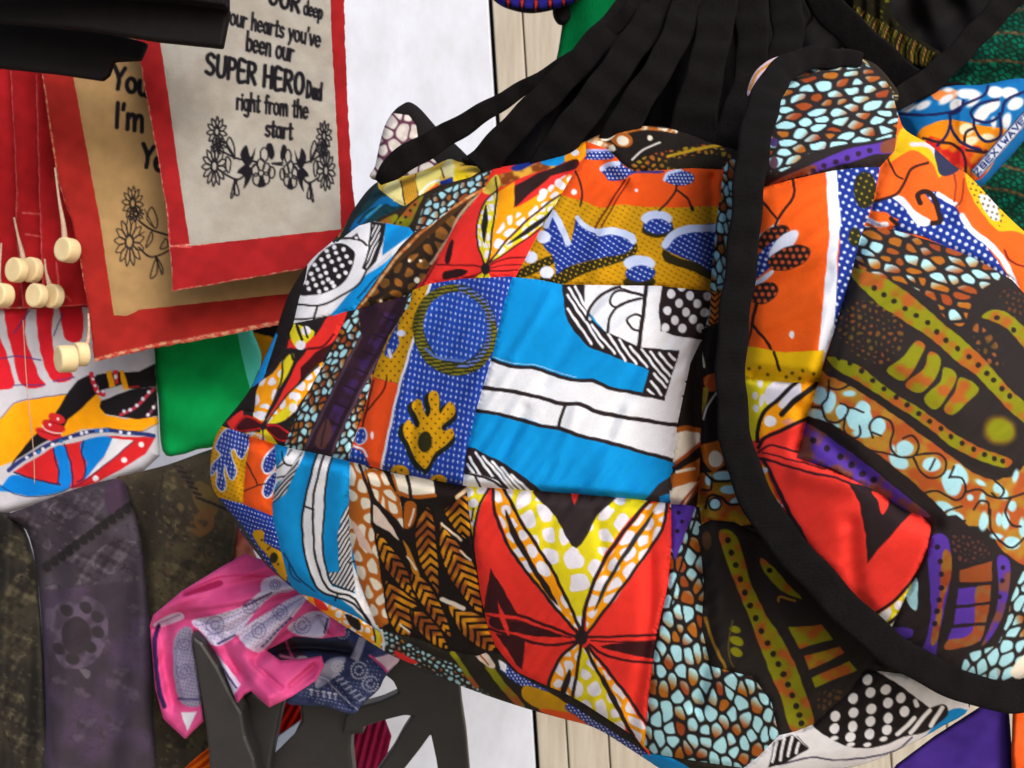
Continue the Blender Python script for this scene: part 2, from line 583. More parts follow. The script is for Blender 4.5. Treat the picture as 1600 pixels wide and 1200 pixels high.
def prism(name, poly, d0, d1, mat, parent=None, bev=.002, tilt=None, **kw):
    """a solid bar or board: outline poly, from depth d0 back to d1"""
    import bmesh
    P = np.asarray(poly, float).reshape(-1, 2)
    dd0 = np.full(len(P), d0) if tilt is None else tilt(P)
    A = pts_xyz(P, dd0); B = A + np.array([0, d1 - d0, 0])
    bm = bmesh.new()
    a = [bm.verts.new(v) for v in A]; b = [bm.verts.new(v) for v in B]
    n = len(a)
    bm.faces.new(a); bm.faces.new(b[::-1])
    for i in range(n):
        bm.faces.new((a[i], b[i], b[(i + 1) % n], a[(i + 1) % n]))
    bmesh.ops.recalc_face_normals(bm, faces=bm.faces)
    if bev:
        bmesh.ops.bevel(bm, geom=list(bm.edges), offset=bev, segments=2, affect='EDGES', profile=.5)
    bmesh.ops.triangulate(bm, faces=[f for f in bm.faces if len(f.verts) > 4])
    me = bpy.data.meshes.new(name); bm.to_mesh(me); bm.free()
    me.materials.append(mat)
    return link(bpy.data.objects.new(name, me), parent, **kw)

def tube(name, path, r, mat, parent=None, ns=8, **kw):
    X = cr(np.asarray(path, float), 6, False)
    Tn = np.gradient(X, axis=0); Tn /= np.linalg.norm(Tn, axis=1)[:, None] + 1e-12
    up = np.array([.13, 1, .21]); s = np.cross(Tn, up); s /= np.linalg.norm(s, axis=1)[:, None]
    t = np.cross(Tn, s)
    rr = np.broadcast_to(np.interp(np.linspace(0, 1, len(X)), np.linspace(0, 1, np.size(r)), np.atleast_1d(r)), (len(X),))
    V = np.stack([X + (s * math.cos(2 * math.pi * k / ns) + t * math.sin(2 * math.pi * k / ns)) * rr[:, None] for k in range(ns)], 1).reshape(-1, 3)
    Fc = [(i * ns + k, i * ns + (k + 1) % ns, (i + 1) * ns + (k + 1) % ns, (i + 1) * ns + k) for i in range(len(X) - 1) for k in range(ns)]
    Fc += [tuple(range(ns))[::-1], tuple((len(X) - 1) * ns + k for k in range(ns))]
    return mesh_obj(name, V, Fc, mat, parent, **kw)

def Z(x0, y0, k):
    return lambda pts: np.asarray(pts, float).reshape(-1, 2) / k + np.array([x0, y0])
def sz(L, n=3):
    return cr(L, n)

def slack(P, amp=.0011, ang=.9):
    """soft irregular puckers of sewn cotton"""
    c, s_ = math.cos(ang), math.sin(ang)
    u = P[:, 0] * c + P[:, 1] * s_; v = -P[:, 0] * s_ + P[:, 1] * c
    env = .5 + .5 * np.sin(u * .021 + 1.1 + 1.3 * np.sin(v * .013))
    return amp * (env * np.sin(v * .16 + 2.2 * np.sin(u * .017) + .8 * np.sin(v * .031)) + .8 * np.sin(u * .043 + 1.7 * np.sin(v * .027)) + .5 * env * np.sin(v * .33 + 3 * np.sin(u * .011 + v * .007)))

# colours as printed (sRGB)
K = (30, 25, 27); WH = (236, 236, 242); BL = (4, 140, 214); NV = (22, 48, 138); MU = (203, 148, 8); OR = (236, 84, 20)
RD = (232, 46, 40); YE = (228, 212, 30); GO = (250, 160, 8); IB = (165, 216, 228); OL = (128, 128, 16); RU = (166, 74, 32)
PU = (84, 52, 160); BR = (172, 92, 24); CRM = (234, 224, 204)
def cobcol(bias=.5):
    ib, ru, go = (np.asarray(c, float) for c in (IB, (146, 62, 28), (164, 96, 26)))
    def f(Q, h, off):
        t = np.clip((h - bias) * 3 + off[:, 0] * 1.4 + off[:, 1] * .8 + .35, 0, 1)[:, None]
        t2 = np.clip(np.modf(h * 5.3)[0] * 1.3, 0, 1)[:, None]
        return ib * (1 - t) + (ru * (1 - t2) + go * t2) * t
    return f
olive = mottle(OL, (160, 84, 30), 1.1, .4, -.28, 2.6)
rusty = mottle((160, 76, 30), (150, 120, 26), 1.4, 1.2)
purpl = mottle(PU, (120, 70, 60), 1.2, 2.2, -.4)

# ------------------------------------------------------------------ the large patchwork bag
R1 = (400, 200, 4.0); R2 = (700, 180, 3.478); R3 = (320, 430, 3.478); R4 = (700, 430, 3.478); R5 = (320, 680, 3.478)
R6 = (680, 740, 3.478); R7 = (560, 920, 3.2); Q1 = (1100, 60, 3.2); Q2 = (1100, 300, 3.2); Q3 = (1180, 560, 3.81)
Q4 = (1000, 500, 4.0); Q5 = (1000, 760, 2.727); Q6 = (1200, 760, 4.0); Q7 = (1200, 1000, 4.0)
M_cotton = cloth_mat('printed_cotton')
M_black = solid('black_cotton', (21, 19, 20), .95, .08, (('noise', 420, .7, .0009), ('noise', 70, .5, .0025), ('wavez', 330, .5, .0006)), .15, 120)
M_blackp = cloth_mat('black_cloth_print', .92, .1)
M_lining = solid('dark_lining', (36, 32, 30), .95, .05)

def spots(p, region, size, seed, col=WH, ang=0., st=1., gap=.13, fill=.85, sm=1):
    return p.cob(region, size, col, ang, st, seed, gap, None, sm, fill)
WSP = (236, 232, 244)

def bag1_prints():
    L = []
    def add(poly, pr, lab=None, T=None, sm=1, mat=None):
        q = None if poly is None else Z(*T)(poly)
        if q is not None and sm: q = cr(q, 3)
        L.append(('fabric_patch', q, pr, mat or M_cotton, lab))
    # base: the underside strip
    p = Pr((36, 31, 24)).T(*R5)
    p.poly([(480, 840), (600, 870), (830, 975), (960, 1060), (1010, 1100), (930, 1180), (830, 1090), (600, 940)], GO, 0)
    spots(p, [(480, 840), (600, 870), (830, 975), (960, 1060), (1010, 1100), (930, 1180), (830, 1090), (600, 940)], 42, 4)
    p.poly([(590, 880), (640, 900), (670, 950), (610, 940)], RD).poly([(760, 970), (835, 1000), (845, 1060), (800, 1040)], K)
    p.line([(930, 1040), (945, 1090), (940, 1150)], 26, YE).line([(960, 1060), (975, 1110), (970, 1170)], 16, WH).line([(915, 1040), (930, 1120)], 10, K)
    p.T(*R7).cob([(140, 210), (340, 320), (500, 390), (560, 470), (700, 560), (500, 490), (330, 420), (170, 340)], 26, cobcol(.75), .5, 1.2, 3, .2, (34, 30, 28))
    p.poly([(190, 310), (295, 365), (260, 375), (190, 338)], RD)
    p.line([(470, 320), (540, 420), (590, 490)], 24, olive).line([(650, 390), (720, 480), (815, 590)], 36, olive)
    p.poly([(580, 300), (620, 298), (682, 380), (660, 398), (600, 350)], (224, 206, 190)).line([(600, 315), (650, 380)], 8, RU)
    p.line([(725, 390), (800, 455), (930, 520)], 42, NV).poly([(830, 485), (935, 510), (1075, 600), (1000, 640), (880, 590), (820, 540)], MU)
    p.poly([(900, 605), (1050, 618), (1200, 690), (1190, 710), (1000, 650)], OR).line([(1050, 590), (1170, 670), (1310, 760), (1470, 860)], 36, NV)
    p.grid(None, (18, 0), (9, 16), 4, WH, only=NV, tol=.05)
    p.poly([(700, 360), (740, 380), (735, 415), (715, 400)], WH)
    p.poly([(1430, 830), (1600, 860), (1700, 960), (1430, 960)], BL)
    L.append(('fabric_patch', None, p, M_cotton, None))
    # upper left
    p = Pr((14, 52, 60)).T(*R1)
    p.line([(600, 620), (700, 540), (800, 450), (870, 480)], 46, (0, 92, 150)).line([(640, 590), (740, 500), (900, 500)], 14, (12, 50, 60))
    p.line([(690, 560), (780, 480)], 10, (60, 150, 180)).line([(740, 330), (600, 540), (530, 680)], 60, (18, 34, 38)).line([(735, 310), (590, 520), (515, 680)], 14, (200, 120, 60))
    add([(740, 290), (800, 430), (930, 490), (860, 560), (740, 590), (640, 640), (530, 700), (480, 720), (560, 540), (660, 390)], p, None, R1, 0)
    p = Pr((214, 178, 62)).T(*R1)
    p.poly([(800, 400), (840, 330), (905, 335), (935, 490)], (232, 222, 150)).poly([(900, 330), (1000, 290), (1015, 440), (935, 490)], (200, 148, 40), 0)
    p.hatch([(900, 330), (1000, 290), (1015, 440), (935, 490)], .2, 14, 4, (160, 115, 30), 0)
    p.line([(903, 330), (932, 490)], 8, K).line([(1000, 290), (1017, 440)], 8, K)
    p.poly([(1004, 295), (1150, 260), (1130, 340), (1030, 410)], (226, 214, 122)).poly([(1160, 245), (1220, 190), (1245, 290), (1180, 305)], (206, 200, 150))
    p.line([(1155, 250), (1175, 310)], 8, K).line([(1020, 412), (1080, 352), (1150, 325)], 12, WH).poly([(1050, 410), (1135, 350), (1145, 400), (1080, 430)], OR)
    p.poly([(1150, 335), (1225, 305), (1235, 345), (1150, 365)], NV, 0).poly([(1240, 255), (1340, 300), (1300, 345), (1250, 325)], (205, 180, 22))
    add([(760, 350), (900, 280), (1050, 240), (1200, 170), (1290, 230), (1360, 310), (1230, 345), (1140, 365), (1020, 430), (940, 490), (830, 430)], p, None, R1)
    p = Pr((42, 35, 25)).T(*R1)
    p.poly([(870, 610), (930, 520), (1015, 440), (1045, 425), (1000, 525), (940, 630)], olive).poly([(750, 610), (860, 540), (885, 560), (840, 610)], olive)
    p.dots([(905, 590), (935, 555), (965, 515), (995, 480)], 9, K)
    p.cob([(990, 700), (1020, 560), (1080, 440), (1200, 380), (1440, 280), (1640, 230), (1640, 280), (1440, 360), (1300, 440), (1100, 620)], 46, cobcol(.6), -.7, 1.3, 5, .13, (36, 30, 30))
    add([(930, 490), (1010, 430), (1140, 360), (1340, 308), (1450, 240), (1640, 200), (1640, 290), (1440, 360), (1300, 430), (1200, 520), (1100, 600), (975, 690), (960, 622), (850, 610), (760, 600), (750, 570)], p, None, R1, 0)
    # white print with the dotted eye
    p = Pr(WH).T(*R1)
    p.poly([(808, 590), (990, 615), (990, 660), (900, 715), (790, 800)], BL, 0)
    p.poly([(1000, 650), (900, 800), (720, 1030), (620, 1150), (460, 1190), (540, 1085), (690, 920), (790, 840)], BL)
    p.line([(640, 1060), (740, 945), (860, 840)], 12, (10, 70, 120)).line([(700, 900), (800, 830), (960, 700)], 22, (205, 208, 216))
    p.poly([(310, 960), (330, 880), (390, 800), (440, 750), (500, 722), (560, 728), (612, 770), (612, 830), (590, 900), (540, 970), (480, 1012), (400, 1037), (290, 1047), (265, 1020)], K)
    p.dots([(487, 745), (546, 758), (440, 770), (500, 780), (568, 800), (408, 825), (452, 803), (520, 820), (590, 840), (365, 855), (425, 865), (475, 837), (541, 860), (383, 885), (437, 905), (495, 885), (560, 905), (343, 912), (402, 925), (452, 945), (517, 925), (358, 947), (420, 967), (475, 965), (488, 988), (318, 970), (375, 985), (440, 1005), (330, 1005), (397, 1022)], 14, WH)
    p.line([(525, 690), (640, 695), (692, 735)], 14, K).poly([(585, 695), (635, 655), (658, 705)], K, 0).ell(630, 685, 12, 9, WH)
    p.poly([(718, 580), (812, 595), (792, 720), (752, 830), (695, 895), (662, 878), (700, 760)], K, 0)
    p.hatch([(728, 605), (780, 610), (765, 720), (735, 820), (690, 880), (682, 860), (712, 740)], .45, 21, 9, WH, 0)
    p.line([(690, 895), (650, 965), (560, 1035), (440, 1095), (350, 1110), (250, 1102)], 12, K).line([(230, 1195), (400, 1188), (470, 1178)], 10, K).line([(385, 1112), (362, 1195)], 13, K)
    add([(500, 720), (640, 612), (740, 582), (960, 622), (985, 655), (900, 745), (800, 885), (700, 1025), (625, 1140), (470, 1230), (200, 1240), (240, 1080), (290, 900), (400, 770)], p, 'white, blue and black patch with a polka dot eye', R1, 0)
    # brown discs
    p = Pr((70, 44, 20)).T(*R1)
    p.cob([(500, 1200), (1500, 300), (1500, 500), (1000, 1200)], 88, mottle((106, 70, 28), (136, 84, 30), 2), .6, 1.1, 8, .16, (38, 26, 18), 0)
    p.line([(1450, 365), (1200, 515), (1000, 685), (850, 845), (740, 1000), (640, 1130)], 18, mottle((190, 100, 40), (220, 170, 120), 3)).line([(1430, 395), (1290, 520), (1200, 690), (1090, 850)], 16, (160, 134, 112))
    p.ell(1005, 950, 16, 20, CRM).line([(1150, 790), (1075, 930), (985, 1035)], 22, (196, 46, 30)).dots([(960, 830), (1030, 830), (780, 1080), (930, 1060)], 10, CRM)
    add([(1100, 602), (1200, 520), (1300, 430), (1450, 355), (1470, 420), (1390, 480), (1255, 600), (1200, 700), (1130, 830), (1080, 930), (985, 1035), (960, 1065), (800, 1120), (640, 1150), (620, 1130), (700, 1022), (800, 882), (900, 742), (985, 655)], p, None, R1, 0)
    # red with leaves
    p = Pr(RD).T(*R2)
    p.poly([(250, 335), (560, 245), (600, 275), (420, 330), (290, 390)], mottle((130, 62, 22), (230, 170, 60), 2))
    p.poly([(340, 285), (420, 245), (500, 245), (390, 300)], NV).poly([(500, 255), (640, 200), (655, 225), (590, 275)], BL)
    p.poly([(640, 215), (740, 130), (760, 200), (700, 262), (640, 255)], GO).ell(690, 205, 22, 18, WSP).poly([(590, 275), (700, 238), (695, 290), (560, 325)], (76, 16, 20))
    p.poly([(185, 415), (260, 325), (285, 370), (250, 425)], (216, 190, 72))
    p.poly([(270, 415), (360, 365), (370, 500), (480, 440), (665, 318), (655, 400), (610, 432), (480, 522), (340, 662), (225, 785), (240, 640), (262, 480)], GO, 0)
    spots(p, [(350, 520), (480, 430), (660, 318), (650, 405), (480, 525), (340, 660), (240, 760), (250, 660)], 62, 12, WSP, -.7, 1.25, .125)
    p.dots([(685, 410), (520, 420), (600, 370)], 22, WSP)
    p.poly([(360, 388), (480, 318), (600, 278), (695, 245), (685, 292), (560, 332), (440, 432), (358, 505)], (46, 26, 26), 0)
    p.poly([(205, 820), (160, 700), (165, 560), (210, 460), (262, 415), (270, 480), (250, 600), (230, 720), (214, 820)], YE)
    spots(p, [(205, 820), (160, 700), (165, 560), (210, 460), (262, 415), (270, 480), (250, 600), (230, 720), (214, 820)], 40, 3, WSP, 1.3, 1.2)
    p.poly([(195, 695), (182, 600), (206, 485), (217, 560), (207, 650)], K).line([(205, 820), (160, 700), (165, 560), (210, 460), (262, 410)], 9, K).line([(260, 340), (266, 450), (240, 620), (226, 760), (205, 820)], 10, K)
    p.poly([(212, 818), (300, 710), (420, 590), (605, 438), (572, 512), (520, 592), (400, 682), (260, 782)], YE)
    spots(p, [(212, 818), (300, 710), (420, 590), (605, 438), (572, 512), (520, 592), (400, 682), (260, 782)], 42, 6, WSP, -.7, 1.3)
    p.poly([(320, 705), (420, 620), (520, 550), (580, 492), (530, 572), (430, 645)], K).line([(210, 820), (330, 668), (480, 528), (612, 432)], 10, K).line([(225, 805), (400, 690), (520, 598), (575, 515)], 8, K)
    p.line([(205, 830), (300, 782), (425, 772)], 9, (96, 14, 20)).line([(205, 836), (310, 815), (400, 812)], 7, (96, 14, 20)).line([(205, 843), (310, 848), (380, 840)], 9, (96, 14, 20))
    p.poly([(-20, 850), (60, 834), (105, 850), (60, 880), (-20, 892)], (40, 14, 18)).line([(200, 828), (100, 815), (-60, 812)], 9, (110, 14, 20)).line([(200, 845), (110, 882), (-40, 915)], 9, (110, 14, 20))
    p.poly([(-20, 790), (15, 680), (30, 700), (8, 800)], (40, 14, 18)).line([(-60, 780), (-100, 860), (-170, 960)], 12, (110, 20, 20))
    p.poly([(205, 850), (232, 882), (215, 905), (120, 918), (150, 880)], YE).line([(205, 850), (185, 910)], 7, K).ell(205, 835, 26, 30, K)
    add([(200, 395), (42, 591), (-63, 790), (-191, 974), (-100, 985), (0, 950), (140, 915), (350, 900), (372, 870), (410, 800), (490, 640), (560, 530), (610, 440), (690, 300), (752, 220), (742, 90), (640, 170), (560, 210), (400, 240), (240, 290)], p, 'red patch with yellow leaves', R2, 0)
    # orange over mustard with navy splashes
    p = Pr(MU).T(*R2)
    p.grid(None, (26, 15), (-12, 22), 7, (120, 84, 6), 3, .5)
    DK = (44, 38, 10); LT = (196, 208, 240)
    p.poly([(690, 300), (740, 120), (900, 190), (1010, 290), (1520, 270), (1490, 492), (1330, 500), (1100, 500), (930, 486), (830, 502), (720, 462), (610, 432)], OR, 0)
    p.poly([(1020, 690), (1022, 745), (960, 792), (820, 832), (700, 882), (600, 925), (495, 920), (500, 880), (590, 860), (640, 830), (850, 770), (960, 750)], DK).poly([(370, 868), (400, 830), (560, 765), (585, 800), (480, 855), (380, 890)], DK)
    p.grid(None, (24, 10), (-8, 24), 5, (190, 150, 30), only=DK, tol=.05)
    p.poly([(530, 560), (570, 515), (605, 560), (640, 640), (662, 705), (680, 640), (698, 560), (760, 600), (800, 640), (900, 628), (995, 650), (1018, 692), (960, 752), (850, 772), (720, 802), (640, 832), (588, 862), (580, 800), (560, 760), (515, 700), (525, 640)], NV)
    p.line([(535, 600), (562, 528), (600, 575), (652, 695)], 34, LT).line([(702, 560), (745, 602), (830, 638)], 26, LT).line([(820, 638), (900, 630), (985, 655), (1005, 682)], 40, LT)
    p.grid([(560, 600), (1010, 640), (960, 760), (580, 860)], (20, 14), (-10, 26), 6, (206, 216, 244), 3.5, .5, only=NV, tol=.06)
    p.dots([(520, 660), (450, 770), (535, 855)], 38, (216, 222, 246), 33)
    p.ell(1140, 622, 88, 42, DK).ell(1140, 600, 82, 45, NV).ell(1135, 562, 86, 42, LT).ell(1140, 590, 60, 26, NV)
    p.poly([(1170, 735), (1250, 775), (1440, 830), (1430, 890), (1300, 835), (1180, 795)], DK).poly([(1165, 720), (1200, 655), (1300, 618), (1470, 600), (1450, 835), (1350, 802), (1250, 765)], NV).line([(1182, 705), (1222, 650), (1320, 618), (1470, 612)], 42, LT)
    p.ell(1040, 905, 88, 36, DK).ell(1045, 858, 82, 46, NV).ell(1040, 806, 86, 46, LT).ell(1050, 850, 62, 34, NV)
    p.grid([(1090, 560), (1480, 600), (1470, 900), (960, 920)], (22, 12), (-10, 24), 6, (206, 216, 244), 4, .4, only=NV, tol=.06)
    p.ell(1258, 342, 82, 40, NV).line([(1178, 350), (1195, 315), (1260, 300)], 18, LT).grid([(1170, 300), (1340, 300), (1340, 385), (1170, 385)], (20, 0), (8, 18), 5, WH, only=NV, tol=.06)
    p.line([(1245, 380), (1228, 430), (1148, 518)], 11, K).line([(1245, 410), (1300, 450), (1330, 520)], 11, K).ell(1326, 508, 10, 14, K).line([(690, 300), (722, 370), (727, 440), (718, 492)], 10, K)
    p.poly([(740, 195), (880, 185), (905, 215), (880, 240), (742, 238)], NV).line([(745, 192), (880, 188)], 14, (170, 170, 220)).grid([(740, 195), (905, 195), (905, 240), (740, 240)], (22, 0), (10, 20), 5, WH, only=NV, tol=.06)
    p.poly([(830, 292), (900, 268), (940, 245), (962, 280), (1060, 300), (1160, 300), (1160, 312), (1010, 318), (960, 345), (880, 355), (850, 325)], NV).line([(836, 292), (872, 270), (925, 264)], 26, LT).grid([(840, 290), (1000, 280), (960, 350), (860, 350)], (22, 0), (10, 20), 5, WH, only=NV, tol=.06)
    p.line([(962, 350), (880, 480), (800, 612)], 9, (84, 16, 8)).line([(988, 345), (905, 480), (832, 612)], 7, (84, 16, 8)).dots([(685, 415)], 15, WH).dots([(1022, 408)], 9, WH)
    add([(742, 90), (860, 175), (950, 262), (1010, 305), (1160, 296), (1330, 286), (1500, 285), (1472, 480), (1455, 600), (1442, 740), (1424, 960), (1150, 932), (900, 930), (700, 928), (500, 905), (350, 898), (372, 870), (410, 800), (490, 640), (560, 530), (610, 440), (690, 300), (752, 220)], p, 'orange and mustard patch with navy splashes', R2, 0)
    # top strip
    p = Pr((28, 22, 18)).T(*R2)
    p.line([(745, 170), (850, 112), (960, 84), (1060, 60)], 36, mottle(BR, (225, 200, 160), 2.2)).ell(945, 132, 62, 42, BR, .3).ell(950, 140, 34, 26, CRM, .3).ell(870, 118, 42, 18, CRM, -.4)
    p.line([(1000, 240), (1060, 190), (1150, 148)], 10, (222, 214, 206)).ell(1097, 122, 15, 15, CRM).line([(1050, 66), (1150, 78), (1240, 90)], 18, mottle(BR, CRM, 3))
    p.cob([(1000, 310), (1050, 235), (1200, 190), (1400, 160), (1520, 200), (1500, 300)], 34, rusty, .2, 1.1, 9, .2, (34, 26, 18))
    p.line([(1200, 222), (1330, 190), (1480, 162)], 16, (186, 148, 30)).poly([(1180, 270), (1300, 225), (1470, 215), (1480, 285), (1330, 292)], (30, 26, 20)).grid([(1190, 240), (1460, 225), (1470, 285), (1190, 290)], (16, 0), (6, 12), 3.5, (70, 56, 30))
    p.poly([(742, 190), (770, 140), (880, 150), (900, 195)], mottle(BR, CRM, 3))
    add([(740, 60), (870, 40), (1050, 10), (1230, 20), (1400, 60), (1560, 150), (1560, 250), (1500, 296), (1330, 288), (1160, 298), (1010, 308), (950, 266), (900, 215), (860, 180), (742, 140)], p, None, R2, 0)
    # thin strip on the right
    p = Pr((30, 26, 24)).T(*R2)
    p.cob([(1400, 250), (1600, 240), (1560, 1250), (1380, 1250)], 46, cobcol(.55), 1.45, 1.35, 11, .10, (30, 26, 24), 0)
    p.chev([(1430, 960), (1490, 960), (1480, 1200), (1410, 1200)], (1450, 950), (1450, 1210), 34, 14, (206, 110, 24), K, 1.0, 0)
    add([(1500, 285), (1560, 200), (1620, 250), (1600, 700), (1560, 1260), (1400, 1280), (1424, 960), (1442, 740), (1455, 600), (1472, 480)], p, None, R2, 0)
    # ---- middle row
    p = Pr((4, 146, 220)).T(*R4)
    W2 = (232, 235, 243); K2 = (40, 30, 33)
    p.poly([(225, 455), (370, 505), (480, 508), (600, 555), (700, 573), (790, 578), (900, 615), (1000, 632), (1190, 670), (1340, 470), (1260, 805), (1240, 1010), (1000, 942), (800, 892), (600, 835), (400, 775), (150, 735), (185, 600)], W2, 0)
    p.poly([(640, 40), (1450, 60), (1440, 200), (1390, 370), (1330, 480), (1250, 800), (1000, 700), (1170, 672), (1257, 410), (1050, 395), (860, 310), (760, 200)], W2, 0)
    p.poly([(618, 40), (740, 40), (745, 150), (780, 240), (850, 302), (950, 348), (1050, 392), (1258, 410), (1176, 674), (1058, 642), (1092, 516), (900, 442), (760, 387), (682, 302), (636, 212)], K2, 0)
    for a, b in (((650, 110), (840, 392)), ((650, 182), (780, 372)), ((690, 62), (762, 195)), ((655, 70), (770, 240)), ((780, 270), (905, 425)), ((870, 322), (965, 462)), ((930, 352), (1022, 482)), ((990, 388), (1082, 498)), ((1050, 402), (1190, 578)), ((1100, 416), (1206, 548)), ((1150, 422), (1216, 506)), ((1200, 426), (1230, 460)), ((1120, 536), (1182, 608)), ((1104, 576), (1160, 652)), ((1090, 622), (1116, 652))):
        p.line([a, b], 15, W2)
    p.line([(935, 62), (830, 108), (772, 180), (752, 240)], 16, K2).line([(868, 305), (882, 228), (935, 160), (1050, 128)], 14, K2).line([(1078, 40), (1062, 200), (1036, 395)], 22, K2)
    p.line([(1058, 112), (930, 84), (880, 132), (908, 172), (985, 138)], 12, K2).line([(1050, 222), (1010, 214), (972, 245), (1000, 288), (1040, 302)], 12, K2).line([(930, 68), (1060, 108)], 10, K2)
    p.poly([(1165, 50), (1445, 60), (1430, 200), (1388, 352), (1250, 332), (1156, 302), (1145, 200)], K2, 0)
    p.dots([(1212, 100), (1315, 112), (1410, 115), (1255, 153), (1355, 153), (1192, 195), (1295, 200), (1393, 203), (1233, 245), (1333, 240), (1180, 285), (1273, 288), (1370, 290), (1270, 65)], 22, W2, 25)
    p.line([(225, 458), (370, 500), (480, 505), (600, 550), (700, 570), (790, 575), (900, 620), (1000, 636), (1172, 674)], 19, K2).line([(180, 610), (370, 636), (500, 665), (620, 697), (720, 702), (820, 745), (930, 767), (1050, 787), (1260, 818)], 22, K2)
    p.line([(150, 735), (330, 767), (480, 812), (600, 832), (750, 882), (850, 902), (1000, 946), (1250, 1014)], 20, K2).line([(640, 697), (595, 832)], 16, K2)
    p.line([(225, 440), (370, 482), (480, 487), (600, 530), (700, 552)], 4, (190, 215, 235))
    p.poly([(80, 945), (220, 980), (330, 1040), (420, 1102), (500, 1210), (40, 1210)], K2)
    for a, b in (((150, 965), (242, 1092)), ((190, 985), (345, 1165)), ((240, 1012), (372, 1170)), ((290, 1045), (405, 1172)), ((345, 1085), (435, 1168)), ((115, 990), (175, 1082)), ((105, 1030), (140, 1075))):
        p.line([a, b], 15, W2)
    p.poly([(90, 1075), (250, 1112), (300, 1152), (330, 1210), (40, 1210)], W2).line([(90, 1075), (200, 1100), (300, 1155)], 12, K2).line([(150, 1090), (185, 1180)], 12, K2)
    p.poly([(1240, 1070), (1150, 1132), (1070, 1220), (1220, 1260)], (52, 46, 48), 0).poly([(1150, 1200), (1200, 1190), (1210, 1235), (1150, 1235)], BL, 0)
    add([(350, 10), (480, 22), (620, 50), (900, 55), (1150, 58), (1430, 88), (1420, 200), (1380, 352), (1312, 480), (1242, 800), (1240, 870), (1222, 1010), (1210, 1100), (1205, 1245), (1073, 1230), (870, 1208), (470, 1174), (78, 1150), (100, 960), (150, 740), (240, 440), (300, 170)], p, 'blue and white patch with black striped band', R4, 0)
    # navy circle and hand
    p = Pr((24, 56, 150)).T(*R3)
    N3 = (24, 56, 150)
    p.poly([(1100, 40), (1225, 40), (1150, 290), (1060, 590), (900, 550), (990, 330)], MU, 0).poly([(910, 552), (1062, 592), (1030, 700), (960, 1080), (880, 1060), (760, 1030), (810, 880), (860, 740)], (228, 76, 24), 0)
    p.poly([(1120, 130), (1065, 220), (1045, 300), (1055, 380), (1005, 440), (975, 425), (1010, 330), (1085, 180)], N3).ell(1065, 315, 26, 16, (205, 210, 240)).line([(1000, 410), (1010, 440)], 20, (205, 210, 240)).line([(1075, 235), (1110, 205)], 18, MU)
    p.line([(1224, 50), (1122, 390), (1052, 620), (1002, 850), (950, 1090)], 14, (225, 228, 242))
    p.line([(915, 570), (890, 690), (862, 800), (855, 840)], 9, (60, 14, 10)).line([(992, 556), (962, 640), (870, 748)], 9, (60, 14, 10))
    p.ell(848, 875, 34, 48, (210, 215, 240), .3).ell(845, 875, 27, 42, N3, .3).poly([(780, 940), (850, 958), (885, 1010), (905, 1075), (780, 1040)], N3).line([(812, 930), (860, 950), (882, 985)], 12, (225, 228, 242)).ell(908, 872, 9, 20, WH)
    p.ell(1360, 298, 228, 250, (46, 50, 24), -.25).hatch([(1130, 40), (1600, 40), (1600, 560), (1130, 560)], 1.55, 22, 7, (96, 90, 20))
    p2 = p  # the hatch above is covered outside the ring
    p.ops.pop()
    def ring(P, C, c=Z(*R3)([(1360, 298)])[0]):
        q = P - c
        u = q[:, 0] * math.cos(-.25) + q[:, 1] * math.sin(-.25); v = -q[:, 0] * math.sin(-.25) + q[:, 1] * math.cos(-.25)
        r = np.sqrt((u / 65.5) ** 2 + (v / 72) ** 2); a = np.arctan2(v, u)
        k = (r > .74) & (r < .99) & (np.abs(np.sin(q[:, 1] * .52 + .06 * q[:, 0])) > .74)
        left = (u + v * .2) < 0
        C[k] = np.where(((r < .86) & ~left | (r > .9) & (u > 20) & (v < 0))[k][:, None], np.array([96, 116, 190.]), np.array([112, 104, 22.]))
    p.ops.append(ring)
    p.ell(1362, 282, 172, 190, (26, 66, 164), -.2).line([(1200, 400), (1270, 448), (1400, 466)], 16, (84, 112, 186))
    p.grid(None, (26, 6), (-4, 34), 3.8, (196, 206, 236), 7.5, .25, only=(24, 56, 150), tol=.07).grid(None, (26, 6), (-4, 34), 3.8, (196, 206, 236), 7.5, .25, only=(26, 66, 164), tol=.03)
    hand = [(1180, 1045), (1140, 990), (1110, 920), (1078, 860), (1082, 810), (1110, 788), (1150, 830), (1166, 800), (1128, 720), (1138, 680), (1170, 678), (1206, 770), (1226, 740), (1214, 660), (1240, 628), (1272, 650), (1276, 750), (1300, 720), (1330, 688), (1358, 710), (1352, 760), (1290, 820), (1302, 850), (1340, 833), (1354, 870), (1310, 920), (1250, 970), (1205, 1045)]
    p.poly([(x - 26, y + 14) for x, y in hand], (22, 28, 24)).poly([(x + 8, y + 30) for x, y in hand], (22, 28, 24)).poly(hand, MU)
    p.ell(1197, 905, 38, 58, (40, 38, 14)).grid(None, (22, 26), (-22, 26), 5, (70, 48, 6), only=MU, tol=.06).ell(1060, 1075, 52, 44, MU).ell(1270, 1118, 44, 36, MU).dots([(1040, 1070), (1070, 1060), (1260, 1110)], 6, K)
    add([(1120, 62), (1225, 30), (1600, -5), (1600, -20), (1574, 30), (1524, 170), (1464, 440), (1374, 740), (1324, 960), (1302, 1150), (1250, 1105), (1100, 1092), (960, 1065), (880, 1035), (780, 1012), (810, 890), (860, 760), (900, 600), (930, 500), (1000, 330), (1110, 150)], p, 'navy patch with a dotted circle and a mustard hand shape', R3, 0)
